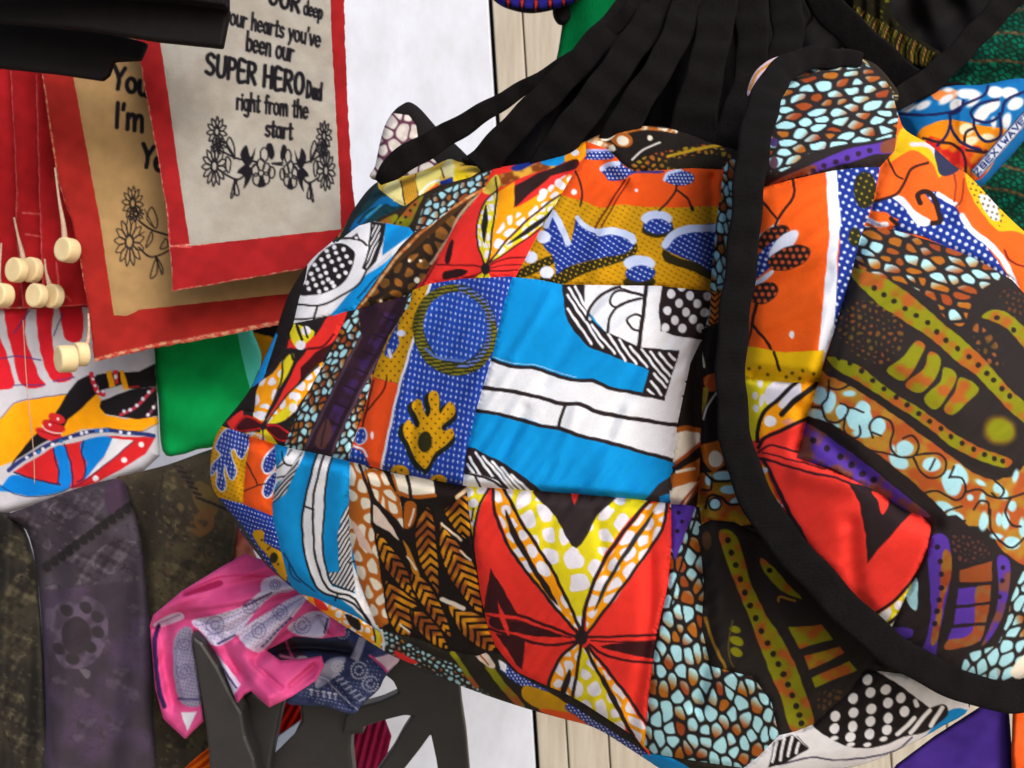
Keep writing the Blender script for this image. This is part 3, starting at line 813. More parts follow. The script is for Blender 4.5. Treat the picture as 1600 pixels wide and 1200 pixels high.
    L[-1] = (L[-1][0], Z(*R3)([(1110, 90), (1225, 45), (1400, 20), (1668, 6), (1671, 20), (1621, 170), (1561, 440), (1471, 740), (1421, 960), (1399, 1150), (1250, 1110), (1100, 1097), (960, 1067), (880, 1040), (780, 1015), (810, 890), (860, 760), (900, 600), (930, 500), (1000, 330), (1112, 150)]), p, M_cotton, L[-1][4])
    L[-1], L[-2] = L[-2], L[-1]
    # dark purple between cobbles
    p = Pr((36, 30, 30)).T(*R3)
    p.cob([(300, 0), (1300, 0), (1300, 1100), (300, 1100)], 40, cobcol(.58), -1.0, 1.3, 21, .14, (38, 30, 28), 0)
    p.poly([(830, 150), (1120, 60), (1080, 200), (960, 420), (850, 640), (760, 820), (670, 1020), (520, 990), (610, 780), (700, 600), (760, 470), (850, 330)], (44, 24, 38), 0)
    p.line([(1040, 150), (950, 320), (880, 440), (740, 700), (640, 920)], 62, mottle((62, 36, 86), (48, 26, 40), 1.6)).line([(850, 330), (760, 500), (600, 830), (535, 960)], 15, (70, 52, 66)).line([(985, 380), (872, 580), (762, 800), (690, 970)], 15, (80, 58, 72))
    for k in range(7):
        x, y = 1010 - k * 50, 230 + k * 95
        p.line([(x - 50, y - 10), (x + 20, y + 20)], 10, (34, 20, 30))
    p.poly([(600, 905), (660, 780), (692, 860), (640, 945)], (84, 52, 50)).line([(660, 790), (630, 930)], 8, (40, 22, 30))
    add([(820, 185), (1108, 110), (1130, 80), (1112, 160), (1000, 330), (930, 500), (900, 600), (860, 760), (810, 890), (780, 1015), (680, 995), (530, 955), (425, 935), (440, 860), (530, 640), (690, 400), (740, 280)], p, None, R3, 0)
    # red and gold leaves, left
    p = Pr(K).T(*R3)
    p.poly([(690, 190), (780, 180), (745, 300), (640, 430), (520, 560), (420, 720), (340, 812), (335, 790), (420, 640), (500, 480), (560, 400), (445, 395), (460, 345), (600, 330)], RD, 0)
    p.poly([(470, 265), (590, 300), (565, 360), (500, 392), (465, 330)], YE).dots([(520, 380), (550, 300)], 26, WSP).line([(500, 270), (530, 350)], 16, K).line([(540, 280), (560, 340)], 10, K)
    p.poly([(520, 505), (600, 420), (690, 370), (640, 462), (520, 565)], (60, 14, 20), 0).line([(560, 400), (640, 390), (700, 320)], 12, (90, 14, 20))
    lf = [(425, 465), (370, 530), (285, 600), (275, 700), (262, 800), (318, 795), (400, 630), (452, 500)]
    p.poly(lf, GO); spots(p, lf, 72, 5, WSP, -.8, 1.1, .125)
    p.poly([(480, 420), (474, 490), (400, 610), (430, 470)], YE).line([(425, 470), (410, 590), (330, 780)], 10, K).line([(470, 400), (480, 460)], 12, K)
    lf = [(328, 815), (420, 680), (540, 560), (640, 470), (610, 560), (520, 690), (440, 785)]
    p.poly(lf, GO); spots(p, lf, 54, 9, WSP, -.8, 1.2, .125); p.poly([(350, 800), (450, 710), (500, 680), (440, 785)], YE).dots([(480, 720), (500, 660)], 24, WSP)
    p.line([(330, 812), (440, 660), (620, 490)], 9, K).line([(335, 815), (450, 790), (530, 690)], 9, K)
    p.poly([(120, 800), (205, 715), (212, 795), (150, 850)], RD, 0).poly([(165, 832), (220, 765), (290, 795), (322, 822), (230, 845)], (64, 10, 18)).line([(165, 832), (220, 765), (290, 795), (322, 822), (230, 845)], 11, (190, 24, 28), closed=True)
    p.poly([(325, 822), (400, 818), (470, 880), (420, 900), (350, 855)], (64, 10, 18)).line([(325, 822), (400, 818), (470, 880), (420, 900), (350, 855)], 11, (190, 24, 28), closed=True)
    p.poly([(308, 832), (345, 850), (395, 925), (300, 905)], YE).poly([(185, 862), (290, 855), (330, 905), (200, 885)], mottle(GO, WSP, 4)).line([(312, 830), (320, 905)], 9, K).ell(316, 822, 16, 20, K)
    add([(440, 270), (690, 222), (760, 200), (826, 186), (740, 282), (690, 402), (600, 562), (490, 782), (428, 935), (380, 920), (250, 895), (60, 870), (60, 800), (230, 640), (285, 580), (400, 410)], p, None, R3, 0)
    # black bound edge on the left, blue behind it
    p = Pr(K)
    L.append(('edge_binding', Z(*R3)([(440, 0), (560, -60), (545, 20), (512, 130), (478, 280), (410, 420), (300, 580), (276, 640), (268, 745), (200, 735), (150, 765), (60, 840), (60, 760), (220, 645), (310, 560), (385, 345), (420, 180)]), p, M_blackp, 'black bound edge'))
    L.append(('fabric_patch', Z(*R3)([(370, 290), (396, 325), (318, 562), (222, 640), (215, 600), (310, 420)]), Pr(BL), M_cotton, None))
    # ---- lower row
    p = Pr(MU).T(*R5)
    p.grid(None, (22, 10), (-8, 22), 5, (120, 84, 8), 3)
    fl = [(60, 60), (120, -30), (250, -20), (215, 100), (192, 125), (160, 70), (140, 100), (167, 190), (150, 240), (130, 222), (112, 160), (100, 200), (112, 280), (90, 305), (68, 270), (70, 180), (38, 215), (42, 160), (90, 110)]
    p.line(fl, 12, (206, 212, 236), closed=True).poly(fl, NV).grid(None, (18, 6), (-4, 24), 3, WH, 6, .2, only=NV, tol=.06)
    add([(-10, 60), (60, -60), (250, 0), (242, 60), (222, 160), (206, 374), (60, 338), (-10, 300)], p, None, R5, 0)
    p = Pr((236, 86, 24)).T(*R5)
    for sp in ([(410, 55), (340, 108), (318, 160), (330, 204), (365, 192), (388, 150), (420, 120)], [(380, 205), (332, 258), (318, 312), (345, 334), (375, 285), (390, 230)]):
        p.line(sp, 20, (222, 226, 240), closed=True).poly(sp, NV)
    p.grid(None, (18, 6), (-4, 22), 3.3, WH, only=NV, tol=.06).line([(225, 148), (265, 218), (284, 272)], 7, K).line([(284, 272), (206, 308)], 7, K).line([(284, 272), (332, 264)], 7, K)
    add([(240, 5), (380, 48), (480, 70), (405, 180), (374, 300), (367, 442), (206, 374), (222, 160), (242, 60)], p, None, R5, 0)
    p = Pr((6, 138, 206)).T(*R5)
    p.poly([(460, 60), (545, 80), (485, 200), (400, 255), (375, 290), (375, 200), (440, 110)], WH).line([(420, 90), (430, 150), (500, 170)], 9, K).line([(390, 180), (430, 150)], 9, K).line([(395, 230), (450, 215), (480, 170)], 9, K).line([(470, 80), (450, 110)], 8, K)
    hp = [(535, 85), (482, 225), (442, 312), (360, 380), (358, 330), (436, 222), (500, 130)]
    p.poly(hp, K, 0).hatch(hp, .75, 17, 7, WH, 0)
    p.poly([(612, 95), (692, 115), (662, 250), (650, 420), (640, 600), (662, 745), (692, 820), (820, 860), (875, 960), (965, 1070), (880, 1015), (800, 935), (720, 882), (620, 842), (570, 742), (535, 602), (530, 450), (550, 330), (580, 200)], WH, 0)
    p.line([(612, 95), (580, 200), (550, 330), (530, 450), (535, 602), (570, 742), (620, 842), (720, 882), (820, 925), (890, 1020)], 12, K).line([(648, 100), (615, 220), (590, 350), (588, 500), (600, 650), (640, 790), (700, 852), (815, 892), (905, 1040)], 12, K).line([(692, 115), (660, 250), (648, 420), (640, 600), (667, 760), (702, 812), (805, 852)], 10, K).line([(540, 385), (590, 402)], 11, K).line([(722, 870), (705, 905)], 10, K)
    hp = [(795, 360), (742, 440), (720, 560), (732, 742), (668, 748), (692, 802), (818, 852), (802, 700), (795, 560)]
    p.poly(hp, K, 0).hatch(hp, .55, 20, 9, WH, 0)
    p.poly([(792, 550), (790, 640), (840, 800), (940, 1040), (866, 965), (817, 852), (802, 700)], WH, 0).line([(790, 690), (815, 685)], 9, K).line([(430, 640), (500, 762), (615, 866)], 9, (10, 60, 110)).line([(455, 690), (470, 760), (520, 800)], 8, (10, 60, 110))
    p.poly([(520, 830), (640, 870), (830, 970), (700, 930)], BL)
    add([(380, 46), (470, 72), (640, 106), (788, 143), (782, 420), (790, 560), (840, 800), (930, 1025), (960, 1075), (830, 990), (600, 885), (490, 855), (440, 765), (400, 605), (372, 485), (366, 380), (390, 200)], p, 'blue patch with curved white road lines', R5, 0)
    p = Pr(NV).T(*R5)
    p.grid(None, (18, 6), (-5, 22), 3.2, WH)
    p.poly([(262, 530), (296, 512), (322, 528), (322, 580), (352, 600), (424, 642), (446, 722), (436, 800), (380, 722), (348, 662), (308, 622), (276, 572)], MU).ell(375, 665, 22, 30, (44, 40, 14)).dots([(310, 570), (340, 620), (400, 700), (350, 610)], 6, K).line([(70, 345), (200, 505), (330, 695), (450, 815)], 16, (64, 62, 40))
    add([(40, 330), (205, 372), (367, 440), (376, 480), (412, 620), (452, 780), (500, 872), (400, 830), (160, 560)], p, None, R5, 0)
    # brown leaves
    p = Pr((26, 19, 16)).T(*R5)
    bt = [(780, 130), (872, 165), (902, 340), (907, 480), (932, 600), (962, 800), (1010, 1010), (935, 1060), (838, 800), (785, 600), (775, 400)]
    p.poly(bt, (184, 100, 28), 0); spots(p, bt, 76, 7, CRM, 1.3, 1.25, .13, .9, 0)
    bt = [(872, 170), (965, 195), (1062, 350), (1082, 505), (1000, 432), (920, 332)]
    p.poly(bt, (184, 100, 28), 0); spots(p, bt, 70, 8, CRM, 1.0, 1.3, .13, .9, 0)
    p.poly([(1008, 200), (1245, 245), (1252, 332), (1120, 342), (1050, 312)], CRM, 0).line([(1050, 310), (1120, 335), (1250, 325)], 22, BR).line([(1100, 215), (1120, 340)], 18, K).line([(1020, 215), (1060, 330)], 12, BR)
    p.poly([(908, 378), (962, 418), (1055, 565), (1000, 525), (920, 472)], (222, 200, 186)).poly([(792, 468), (850, 518), (915, 645), (850, 602)], (222, 190, 176)).poly([(1088, 370), (1152, 378), (1132, 482), (1086, 502)], BR).line([(1140, 400), (1110, 490)], 9, (235, 228, 214))
    p.line([(840, 160), (900, 330), (910, 480)], 15, K).line([(900, 330), (1040, 470), (1080, 520)], 17, K)
    G1 = mottle((214, 142, 24), (140, 70, 26), 1.0, .5)
    for pts, a, b in (([(1148, 480), (1200, 388), (1242, 440), (1267, 640), (1274, 860), (1240, 830), (1180, 725), (1143, 600)], (1200, 400), (1240, 830)),
                      ([(1278, 470), (1302, 498), (1422, 640), (1472, 720), (1512, 965), (1440, 925), (1330, 775), (1278, 640)], (1295, 500), (1480, 950)),
                      ([(928, 535), (962, 548), (1052, 650), (1122, 780), (1155, 890), (1080, 845), (978, 722), (938, 620)], (945, 545), (1140, 880)),
                      ([(1118, 755), (1162, 748), (1252, 860), (1302, 960), (1345, 1100), (1290, 1065), (1180, 925), (1128, 832)], (1140, 755), (1330, 1090)),
                      ([(978, 800), (1032, 808), (1165, 920), (1132, 950), (1122, 1085), (1040, 1075), (988, 950)], (1000, 800), (1090, 1085)),
                      ([(1305, 918), (1372, 928), (1482, 968), (1545, 1020), (1580, 1165), (1500, 1160), (1400, 1085), (1338, 982)], (1320, 920), (1570, 1160)),
                      ([(1118, 948), (1192, 958), (1282, 1060), (1325, 1160), (1230, 1135), (1138, 1032)], (1130, 950), (1320, 1160)),
                      ([(1300, 400), (1400, 328), (1450, 322), (1450, 500), (1432, 565), (1380, 542), (1318, 452)], (1380, 330), (1400, 560))):
        p.chev(pts, a, b, 50, 21, G1, (24, 16, 12), -1.0).line(pts, 11, (24, 16, 12), closed=True)
    p.poly([(1080, 580), (1100, 600), (1170, 760), (1130, 740)], (190, 120, 30)).line([(1288, 480), (1390, 570)], 14, (224, 206, 180)).line([(1290, 890), (1405, 942)], 24, (226, 216, 200)).line([(1390, 630), (1445, 680)], 10, (226, 216, 200)).line([(1150, 730), (1100, 660)], 10, (226, 216, 200)).line([(1060, 1030), (1110, 1070)], 10, (226, 216, 200))
    p.poly([(1260, 260), (1440, 275), (1440, 320), (1380, 330), (1290, 340)], (30, 20, 18)).line([(1370, 340), (1430, 290)], 22, (222, 190, 150))
    add([(788, 143), (880, 166), (1000, 196), (1250, 246), (1440, 280), (1500, 295), (1520, 500), (1530, 750), (1560, 950), (1600, 1120), (1610, 1190), (1560, 1170), (1480, 1200), (1300, 1165), (1180, 1110), (1000, 1065), (930, 1030), (840, 800), (790, 560), (782, 420)], p, 'brown and cream patch with striped feather leaves', R5, 0)
    # red with the large yellow leaves
    p = Pr((242, 54, 44)).T(*R6)
    R_ = (242, 54, 44); K3 = (42, 30, 32); KR = (60, 20, 24)
    yv = [(360, 60), (600, 90), (765, 400), (950, 110), (1180, 130), (1050, 252), (922, 432), (832, 642), (792, 855), (700, 682), (560, 402), (430, 192)]
    p.poly(yv, YE, 0); spots(p, yv, 112, 31, WSP, 1.4, 1.12, .125, .9, 0); p.dots([(900, 180), (960, 200), (900, 240), (560, 140), (500, 150), (930, 165)], 14, WSP)
    p.poly([(540, 70), (980, 100), (885, 222), (767, 408), (660, 242)], (48, 38, 40)).poly([(732, 100), (784, 103), (758, 168)], R_, 0)
    lf = [(320, 60), (372, 80), (472, 270), (622, 500), (722, 700), (792, 855), (700, 792), (560, 622), (430, 452), (350, 252), (318, 140)]
    p.poly(lf, GO, 0); spots(p, lf, 78, 32, WSP, 1.0, 1.2, .125, .85, 0)
    rf = [(1262, 140), (1246, 282), (1152, 442), (982, 682), (822, 862), (820, 762), (860, 622), (930, 472), (1060, 292), (1165, 165)]
    p.poly(rf, GO, 0); spots(p, rf, 84, 35, WSP, -.9, 1.25, .125, .85, 0)
    p.poly([(380, 195), (440, 310), (540, 500), (622, 620), (667, 715), (600, 645), (500, 482), (408, 322)], K3).poly([(1192, 205), (1120, 332), (1002, 500), (932, 622), (868, 750), (900, 640), (980, 500), (1090, 328)], (50, 46, 46))
    sl = [(170, 60), (300, 70), (222, 230), (202, 340), (170, 200)]
    p.poly(sl, YE, 0); spots(p, sl, 64, 33, WSP); p.line([(205, 190), (195, 260)], 9, K3)
    for ln, w in (([(300, 60), (228, 210), (204, 420)], 14), ([(312, 60), (330, 230), (420, 430), (560, 612), (680, 762), (785, 875)], 17), ([(368, 70), (472, 270), (622, 500), (722, 700), (792, 855)], 18), ([(1170, 140), (1060, 270), (930, 452), (850, 622), (810, 762), (800, 865)], 21), ([(1258, 150), (1234, 300), (1100, 502), (960, 692), (820, 875)], 18)):
        p.line(ln, w, K3)
    p.poly([(302, 515), (352, 600), (455, 775), (300, 745), (262, 742)], KR, 0).line([(255, 745), (450, 770), (620, 832), (775, 892)], 15, KR).line([(280, 775), (450, 800), (600, 855), (740, 892)], 7, KR)
    p.poly([(300, 780), (390, 792), (560, 832), (690, 887), (540, 882), (420, 862), (310, 835)], KR).line([(290, 842), (450, 892), (600, 932), (765, 912)], 15, KR)
    p.poly([(340, 695), (382, 780), (418, 925), (380, 852), (350, 782)], R_, 0).poly([(328, 868), (410, 882), (492, 902), (472, 1068), (440, 1032)], KR, 0)
    p.line([(830, 890), (1000, 884), (1230, 876)], 13, KR).line([(850, 908), (1000, 915), (1230, 908)], 8, KR).poly([(905, 935), (1230, 915), (1230, 1005), (1050, 982)], KR).line([(840, 930), (960, 1000), (1230, 1038)], 13, KR)
    lf = [(782, 925), (700, 990), (640, 1080), (612, 1210), (750, 1240), (772, 1080)]
    p.poly(lf, GO); spots(p, lf, 70, 36, WSP, 1.3, 1.1, .125)
    md = [(792, 940), (770, 1080), (745, 1300), (1060, 1500), (1010, 1300), (880, 1080), (820, 960)]
    p.poly(md, YE, 0); spots(p, md, 88, 37, WSP, 1.2, 1.15, .125, .9, 0)
    rl = [(822, 940), (912, 1060), (1012, 1180), (1170, 1420), (1180, 1510), (1120, 1480), (980, 1252), (880, 1082)]
    p.poly(rl, GO, 0); spots(p, rl, 80, 38, WSP, 1.0, 1.25, .125, .85, 0)
    p.poly([(728, 1062), (692, 1140), (672, 1230), (700, 1220), (735, 1120)], K3).poly([(908, 1095), (960, 1180), (1010, 1280), (1110, 1490), (1050, 1400), (960, 1240)], K3)
    for ln, w in (([(770, 920), (690, 990), (630, 1100), (600, 1240)], 18), ([(790, 930), (770, 1080), (735, 1290)], 18), ([(820, 950), (890, 1090), (1000, 1290), (1110, 1490)], 18), ([(830, 940), (930, 1060), (1060, 1230), (1200, 1440)], 16)):
        p.line(ln, w, K3)
    p.ell(795, 890, 34, 42, K3)
    add([(170, 70), (540, 92), (950, 126), (1150, 146), (1292, 165), (1290, 450), (1236, 680), (1195, 900), (1185, 1200), (1150, 1420), (1170, 1540), (1094, 1440), (1040, 1400), (810, 1250), (700, 1190), (600, 1150), (450, 1080), (385, 1010), (330, 940), (290, 850), (245, 650), (215, 420), (185, 220)], p, 'red patch with large yellow spotted leaves', R6, 0)
    # ---- right side
    p = Pr((30, 23, 20)).T(*Q4)
    p.poly([(225, 690), (280, 665), (375, 680), (375, 760), (290, 835), (205, 900)], CRM, 0).line([(230, 690), (290, 675), (375, 690)], 34, BR).line([(205, 905), (375, 770)], 30, RU).line([(205, 890), (375, 755)], 9, (230, 220, 205))
    p.poly([(185, 970), (250, 935), (375, 860), (375, 960), (340, 1055), (185, 1065)], (182, 98, 26), 0).line([(230, 950), (340, 930)], 18, CRM).poly([(180, 1060), (310, 1015), (375, 1010), (260, 1190), (180, 1170)], CRM, 0).line([(235, 1180), (375, 1005)], 18, RU).line([(260, 1185), (375, 1040)], 9, RU)
    add([(315, 270), (400, 90), (400, 400), (380, 700), (372, 1000), (340, 1240), (180, 1180), (195, 1120), (203, 950), (216, 870), (232, 660)], p, None, Q4, 0)
    p = Pr((28, 23, 23)).T(*Q4)
    p.poly([(395, 365), (480, 335), (490, 430), (425, 445)], (176, 84, 34)).poly([(335, 480), (430, 425), (385, 605), (340, 660)], (146, 124, 40)).line([(480, 455), (425, 530), (398, 620)], 10, (226, 220, 214)).line([(385, 200), (400, 290)], 14, CRM).line([(360, 620), (372, 780)], 12, RU)
    p.poly([(372, 785), (505, 748), (530, 905), (460, 955), (395, 885)], BR, 0).ell(472, 868, 44, 52, CRM).poly([(360, 960), (570, 935), (620, 1100), (680, 1180), (700, 1300), (340, 1300), (360, 1000)], rusty, 0)
    p.ell(515, 975, 58, 30, IB).ell(430, 1000, 22, 34, IB).ell(560, 1060, 60, 26, IB).ell(470, 1150, 44, 44, K).ell(470, 1150, 32, 32, IB).ell(600, 1130, 42, 22, IB, -.4)
    p.line([(400, 940), (470, 1010), (590, 1000)], 16, K).line([(390, 1060), (440, 1060), (450, 990)], 14, K).line([(410, 1180), (430, 1100), (500, 1105), (560, 1150), (620, 1150)], 16, K)
    add([(385, 60), (560, -20), (560, 500), (620, 900), (700, 1010), (760, 1280), (340, 1300), (372, 1000), (380, 700), (395, 400)], p, None, Q4, 0)
    p = Pr((36, 30, 28)).T(*Q5)
    p.cob(None, 58, cobcol(.62), 1.35, 1.25, 41, .10, (32, 27, 27))
    p.poly([(130, 60), (245, 70), (200, 180), (150, 320), (128, 250)], PU, 0).dots([(165, 110), (180, 150), (160, 190)], 9, K)
    p.line([(245, 90), (215, 210), (150, 420), (130, 520)], 10, K)
    add([(133, 75), (200, 80), (262, 90), (262, 180), (275, 420), (265, 600), (305, 760), (485, 806), (566, 916), (594, 1060), (500, 1155), (440, 1200), (240, 1170), (60, 1140), (20, 1110), (36, 900), (70, 640), (120, 420), (134, 250)], p, None, Q5, 0)
    p = Pr((38, 33, 31)).T(*Q5)
    bar = [(335, 195), (412, 212), (462, 380), (522, 520), (622, 680), (684, 820), (745, 1030), (655, 1060), (600, 900), (540, 760), (458, 540), (388, 370)]
    p.poly(bar, olive).dots([(375, 230), (390, 282), (407, 335), (428, 397), (447, 452), (468, 508), (493, 563), (517, 615), (543, 668), (568, 715), (590, 757), (610, 800), (630, 845), (650, 890), (665, 935), (678, 975), (688, 1010)], 13, (36, 32, 26))
    p.poly([(515, 305), (562, 338), (625, 410), (690, 480), (600, 442), (528, 362)], olive).dots([(552, 358)], 12, K).line([(590, 490), (600, 470), (660, 490)], 9, (150, 110, 30))
    p.poly([(632, 600), (772, 590), (825, 650), (680, 692)], olive, 0).poly([(698, 722), (852, 684), (870, 712), (722, 782)], rusty, 0).poly([(732, 816), (892, 744), (925, 782), (745, 858)], olive, 0)
    p.ell(405, 610, 24, 15, OL, .3).ell(412, 660, 32, 19, OL, .4).ell(410, 706, 28, 18, OL, .4).line([(278, 560), (310, 660), (365, 775)], 13, (150, 110, 32)).line([(395, 570), (375, 700), (400, 770)], 6, (90, 80, 30))
    p.cob([(760, 880), (860, 870), (830, 960), (770, 980)], 30, (80, 56, 36), .3, 1., 3, .2).ell(285, 230, 20, 40, (84, 60, 40))
    add([(250, 170), (300, 142), (400, 152), (500, 205), (580, 240), (760, 420), (900, 580), (1060, 800), (960, 800), (900, 880), (780, 980), (742, 1012), (660, 1045), (592, 1062), (560, 920), (482, 812), (300, 765), (262, 600), (272, 420)], p, 'dark patch with olive dotted bars', Q5, 0)
    p = Pr(WH).T(*Q5)
    p.poly([(735, 1010), (760, 975), (900, 855), (960, 770), (1110, 850), (1200, 920), (1240, 960), (1185, 1024), (1090, 1084), (950, 1118), (850, 1094), (775, 1052)], K)
    p.T(*Q7)
    p.dots([(420, 478), (413, 555), (530, 367), (535, 455), (530, 540), (515, 605), (642, 328), (645, 430), (640, 510), (633, 590), (735, 310), (750, 395), (750, 488), (745, 562), (830, 362), (855, 447), (620, 250)], 30, (240, 240, 246), 34, .4).dots([(620, 655), (518, 655), (722, 618), (415, 615)], 26, (240, 240, 246), 14, -.2)
    p.poly([(1260, 440), (1130, 440), (1010, 570), (880, 680), (700, 770), (300, 830), (300, 900), (1400, 900), (1400, 500)], BL)
    p.line([(1250, 480), (1080, 610), (880, 720)], 16, (20, 60, 110)).line([(60, 780), (270, 735), (400, 748), (600, 738), (800, 690), (900, 610)], 10, (60, 50, 80)).poly([(800, 600), (900, 480), (1000, 430), (1100, 400), (1120, 470), (1010, 560), (880, 600)], K)
    for a, b in (((890, 580), (1010, 440)), ((1020, 535), (1090, 420)), ((810, 590), (915, 490)), ((920, 380), (930, 410))): p.line([a, b], 27, (236, 236, 240))
    hp = [(0, 800), (40, 640), (150, 590), (255, 680), (110, 765)]
    p.poly(hp, K, 0)
    for a, b in (((25, 760), (55, 640)), ((75, 750), (100, 620)), ((125, 725), (150, 605)), ((178, 705), (190, 645))): p.line([a, b], 20, WH)
    p.line([(180, 600), (250, 670)], 6, (90, 80, 90))
    add([(742, 1012), (780, 975), (900, 870), (960, 780), (1120, 800), (1400, 900), (1400, 1300), (420, 1300), (440, 1200), (500, 1155), (594, 1060), (660, 1045)], p, 'white patch with black polka dots', Q5, 0)
    return L

S1 = [(592, 283), (572, 300), (550, 331), (528, 368), (490, 402), (470, 428), (452, 458), (440, 490), (430, 522), (412, 562), (393, 604), (372, 634), (350, 660), (336, 684), (329, 717), (330, 755), (341, 778), (357, 800), (384, 842), (416, 882), (444, 908), (465, 925), (493, 948), (522, 968), (559, 991), (590, 1011), (616, 1026), (663, 1046), (716, 1070), (776, 1092), (829, 1109), (872, 1121), (929, 1137), (976, 1165), (1010, 1187), (1045, 1207), (1120, 1226), (1210, 1222), (1290, 1206), (1355, 1192), (1420, 1164), (1470, 1136), (1515, 1105), (1500, 1040), (1430, 930), (1320, 800), (1250, 600), (1230, 400), (1210, 262), (1168, 232), (1120, 226), (1054, 201), (1002, 197), (950, 206), (916, 219), (884, 239), (844, 249), (801, 258), (760, 262), (737, 258), (715, 252), (700, 249), (672, 262), (645, 272), (615, 278)]
D1 = tps([(330, 720, .98), (400, 600, .96), (470, 440, .98), (540, 350, 1.0), (600, 290, 1.02), (700, 260, .99), (350, 780, .97), (450, 900, .93), (600, 1000, .885), (800, 1090, .83), (1000, 1170, .77),
          (450, 700, .90), (600, 720, .82), (740, 760, .76), (900, 775, .725), (1050, 785, .712), (560, 560, .87), (640, 460, .85), (700, 600, .79), (900, 600, .735), (1040, 600, .725), (1100, 600, .745),
          (800, 440, .79), (950, 440, .755), (1090, 440, .755), (720, 350, .88), (800, 280, .91), (900, 230, .91), (1000, 200, .90), (1100, 240, .86), (950, 330, .82), (1100, 350, .79),
          (900, 950, .735), (750, 900, .78), (600, 860, .84), (1000, 1050, .727), (1150, 900, .71), (1250, 1000, .71), (1200, 1180, .75), (1400, 1160, .76), (1120, 700, .745), (1200, 800, .73), (1300, 900, .735), (1200, 400, .86), (1200, 250, .92), (1500, 1110, .79)])
W1 = folds([((390, 690, 545, 727, 740, 766, 900, 776, 1060, 790), .010, 9),         # seam between the front and the lower row
            ((560, 560, 600, 500, 640, 440, 690, 370, 760, 300), .014, 16), ((480, 620, 520, 560, 570, 490), .008, 14),
            ((800, 300, 770, 380, 760, 440), -.006, 22), ((880, 260, 850, 320, 830, 380), .007, 14), ((950, 215, 940, 260, 975, 290), .012, 12), ((975, 290, 945, 350, 930, 420), -.006, 16),
            ((1060, 215, 1040, 250, 1000, 270), .008, 12), ((1112, 280, 1110, 440, 1085, 600, 1093, 780), .014, 10), ((1095, 780, 1100, 900, 1105, 1000, 1090, 1100), .010, 14),
            ((860, 460, 800, 560), -.0028, 9), ((930, 470, 850, 600), .0025, 10), ((1000, 560, 950, 680), .0028, 12), ((900, 640, 860, 760), -.0025, 10), ((980, 640, 930, 770), -.003, 13), ((820, 640, 780, 740), .0025, 10),
            ((1010, 800, 1015, 960, 985, 1140), .006, 12), ((860, 800, 850, 880), .002, 12), ((930, 800, 950, 900), .0022, 10), ((620, 470, 570, 620, 560, 730), .006, 12), ((660, 480, 610, 700), -.004, 12),
            ((700, 800, 740, 900, 760, 1000), .005, 16), ((480, 720, 470, 820, 500, 920), .004, 14), ((545, 740, 545, 860, 590, 1000), .005, 10), ((650, 620, 640, 740), .003, 8),
            ((1180, 850, 1200, 1000, 1250, 1120), .004, 18), ((1060, 820, 1050, 960), -.004, 14), ((1250, 1120, 1350, 1140), .004, 16), ((590, 390, 650, 330, 730, 285), .010, 12), ((560, 340, 620, 330, 680, 290), .008, 12),
            ((420, 690, 425, 740, 420, 800), .006, 10), ((375, 680, 380, 790), .005, 9)])
bag1 = thing('patchwork_bag', 'largest patchwork bag, its middle panel bright blue with two white stripes', 'bag', V3(800, 1100, .85))
cloth(bag1, S1, lambda P: D1(P) + W1(P) + slack(P, .0010, 2.25), bag1_prints(), roll=(.035, 40), seam=.0030, back=.10, back_mat=M_lining)

# thin handle of the large bag
ribbon('handle', [(592, 285, 1.0), (612, 264, .99), (648, 240, .985), (716, 199, .975), (793, 154, .965), (863, 109, .955), (922, 70, .945), (972, 31, .935), (1012, -20, .93), (1060, -110, .93)], [14, 36, 40, 35, 26, 20, 21, 25, 27, 28], .005, M_black, bag1)

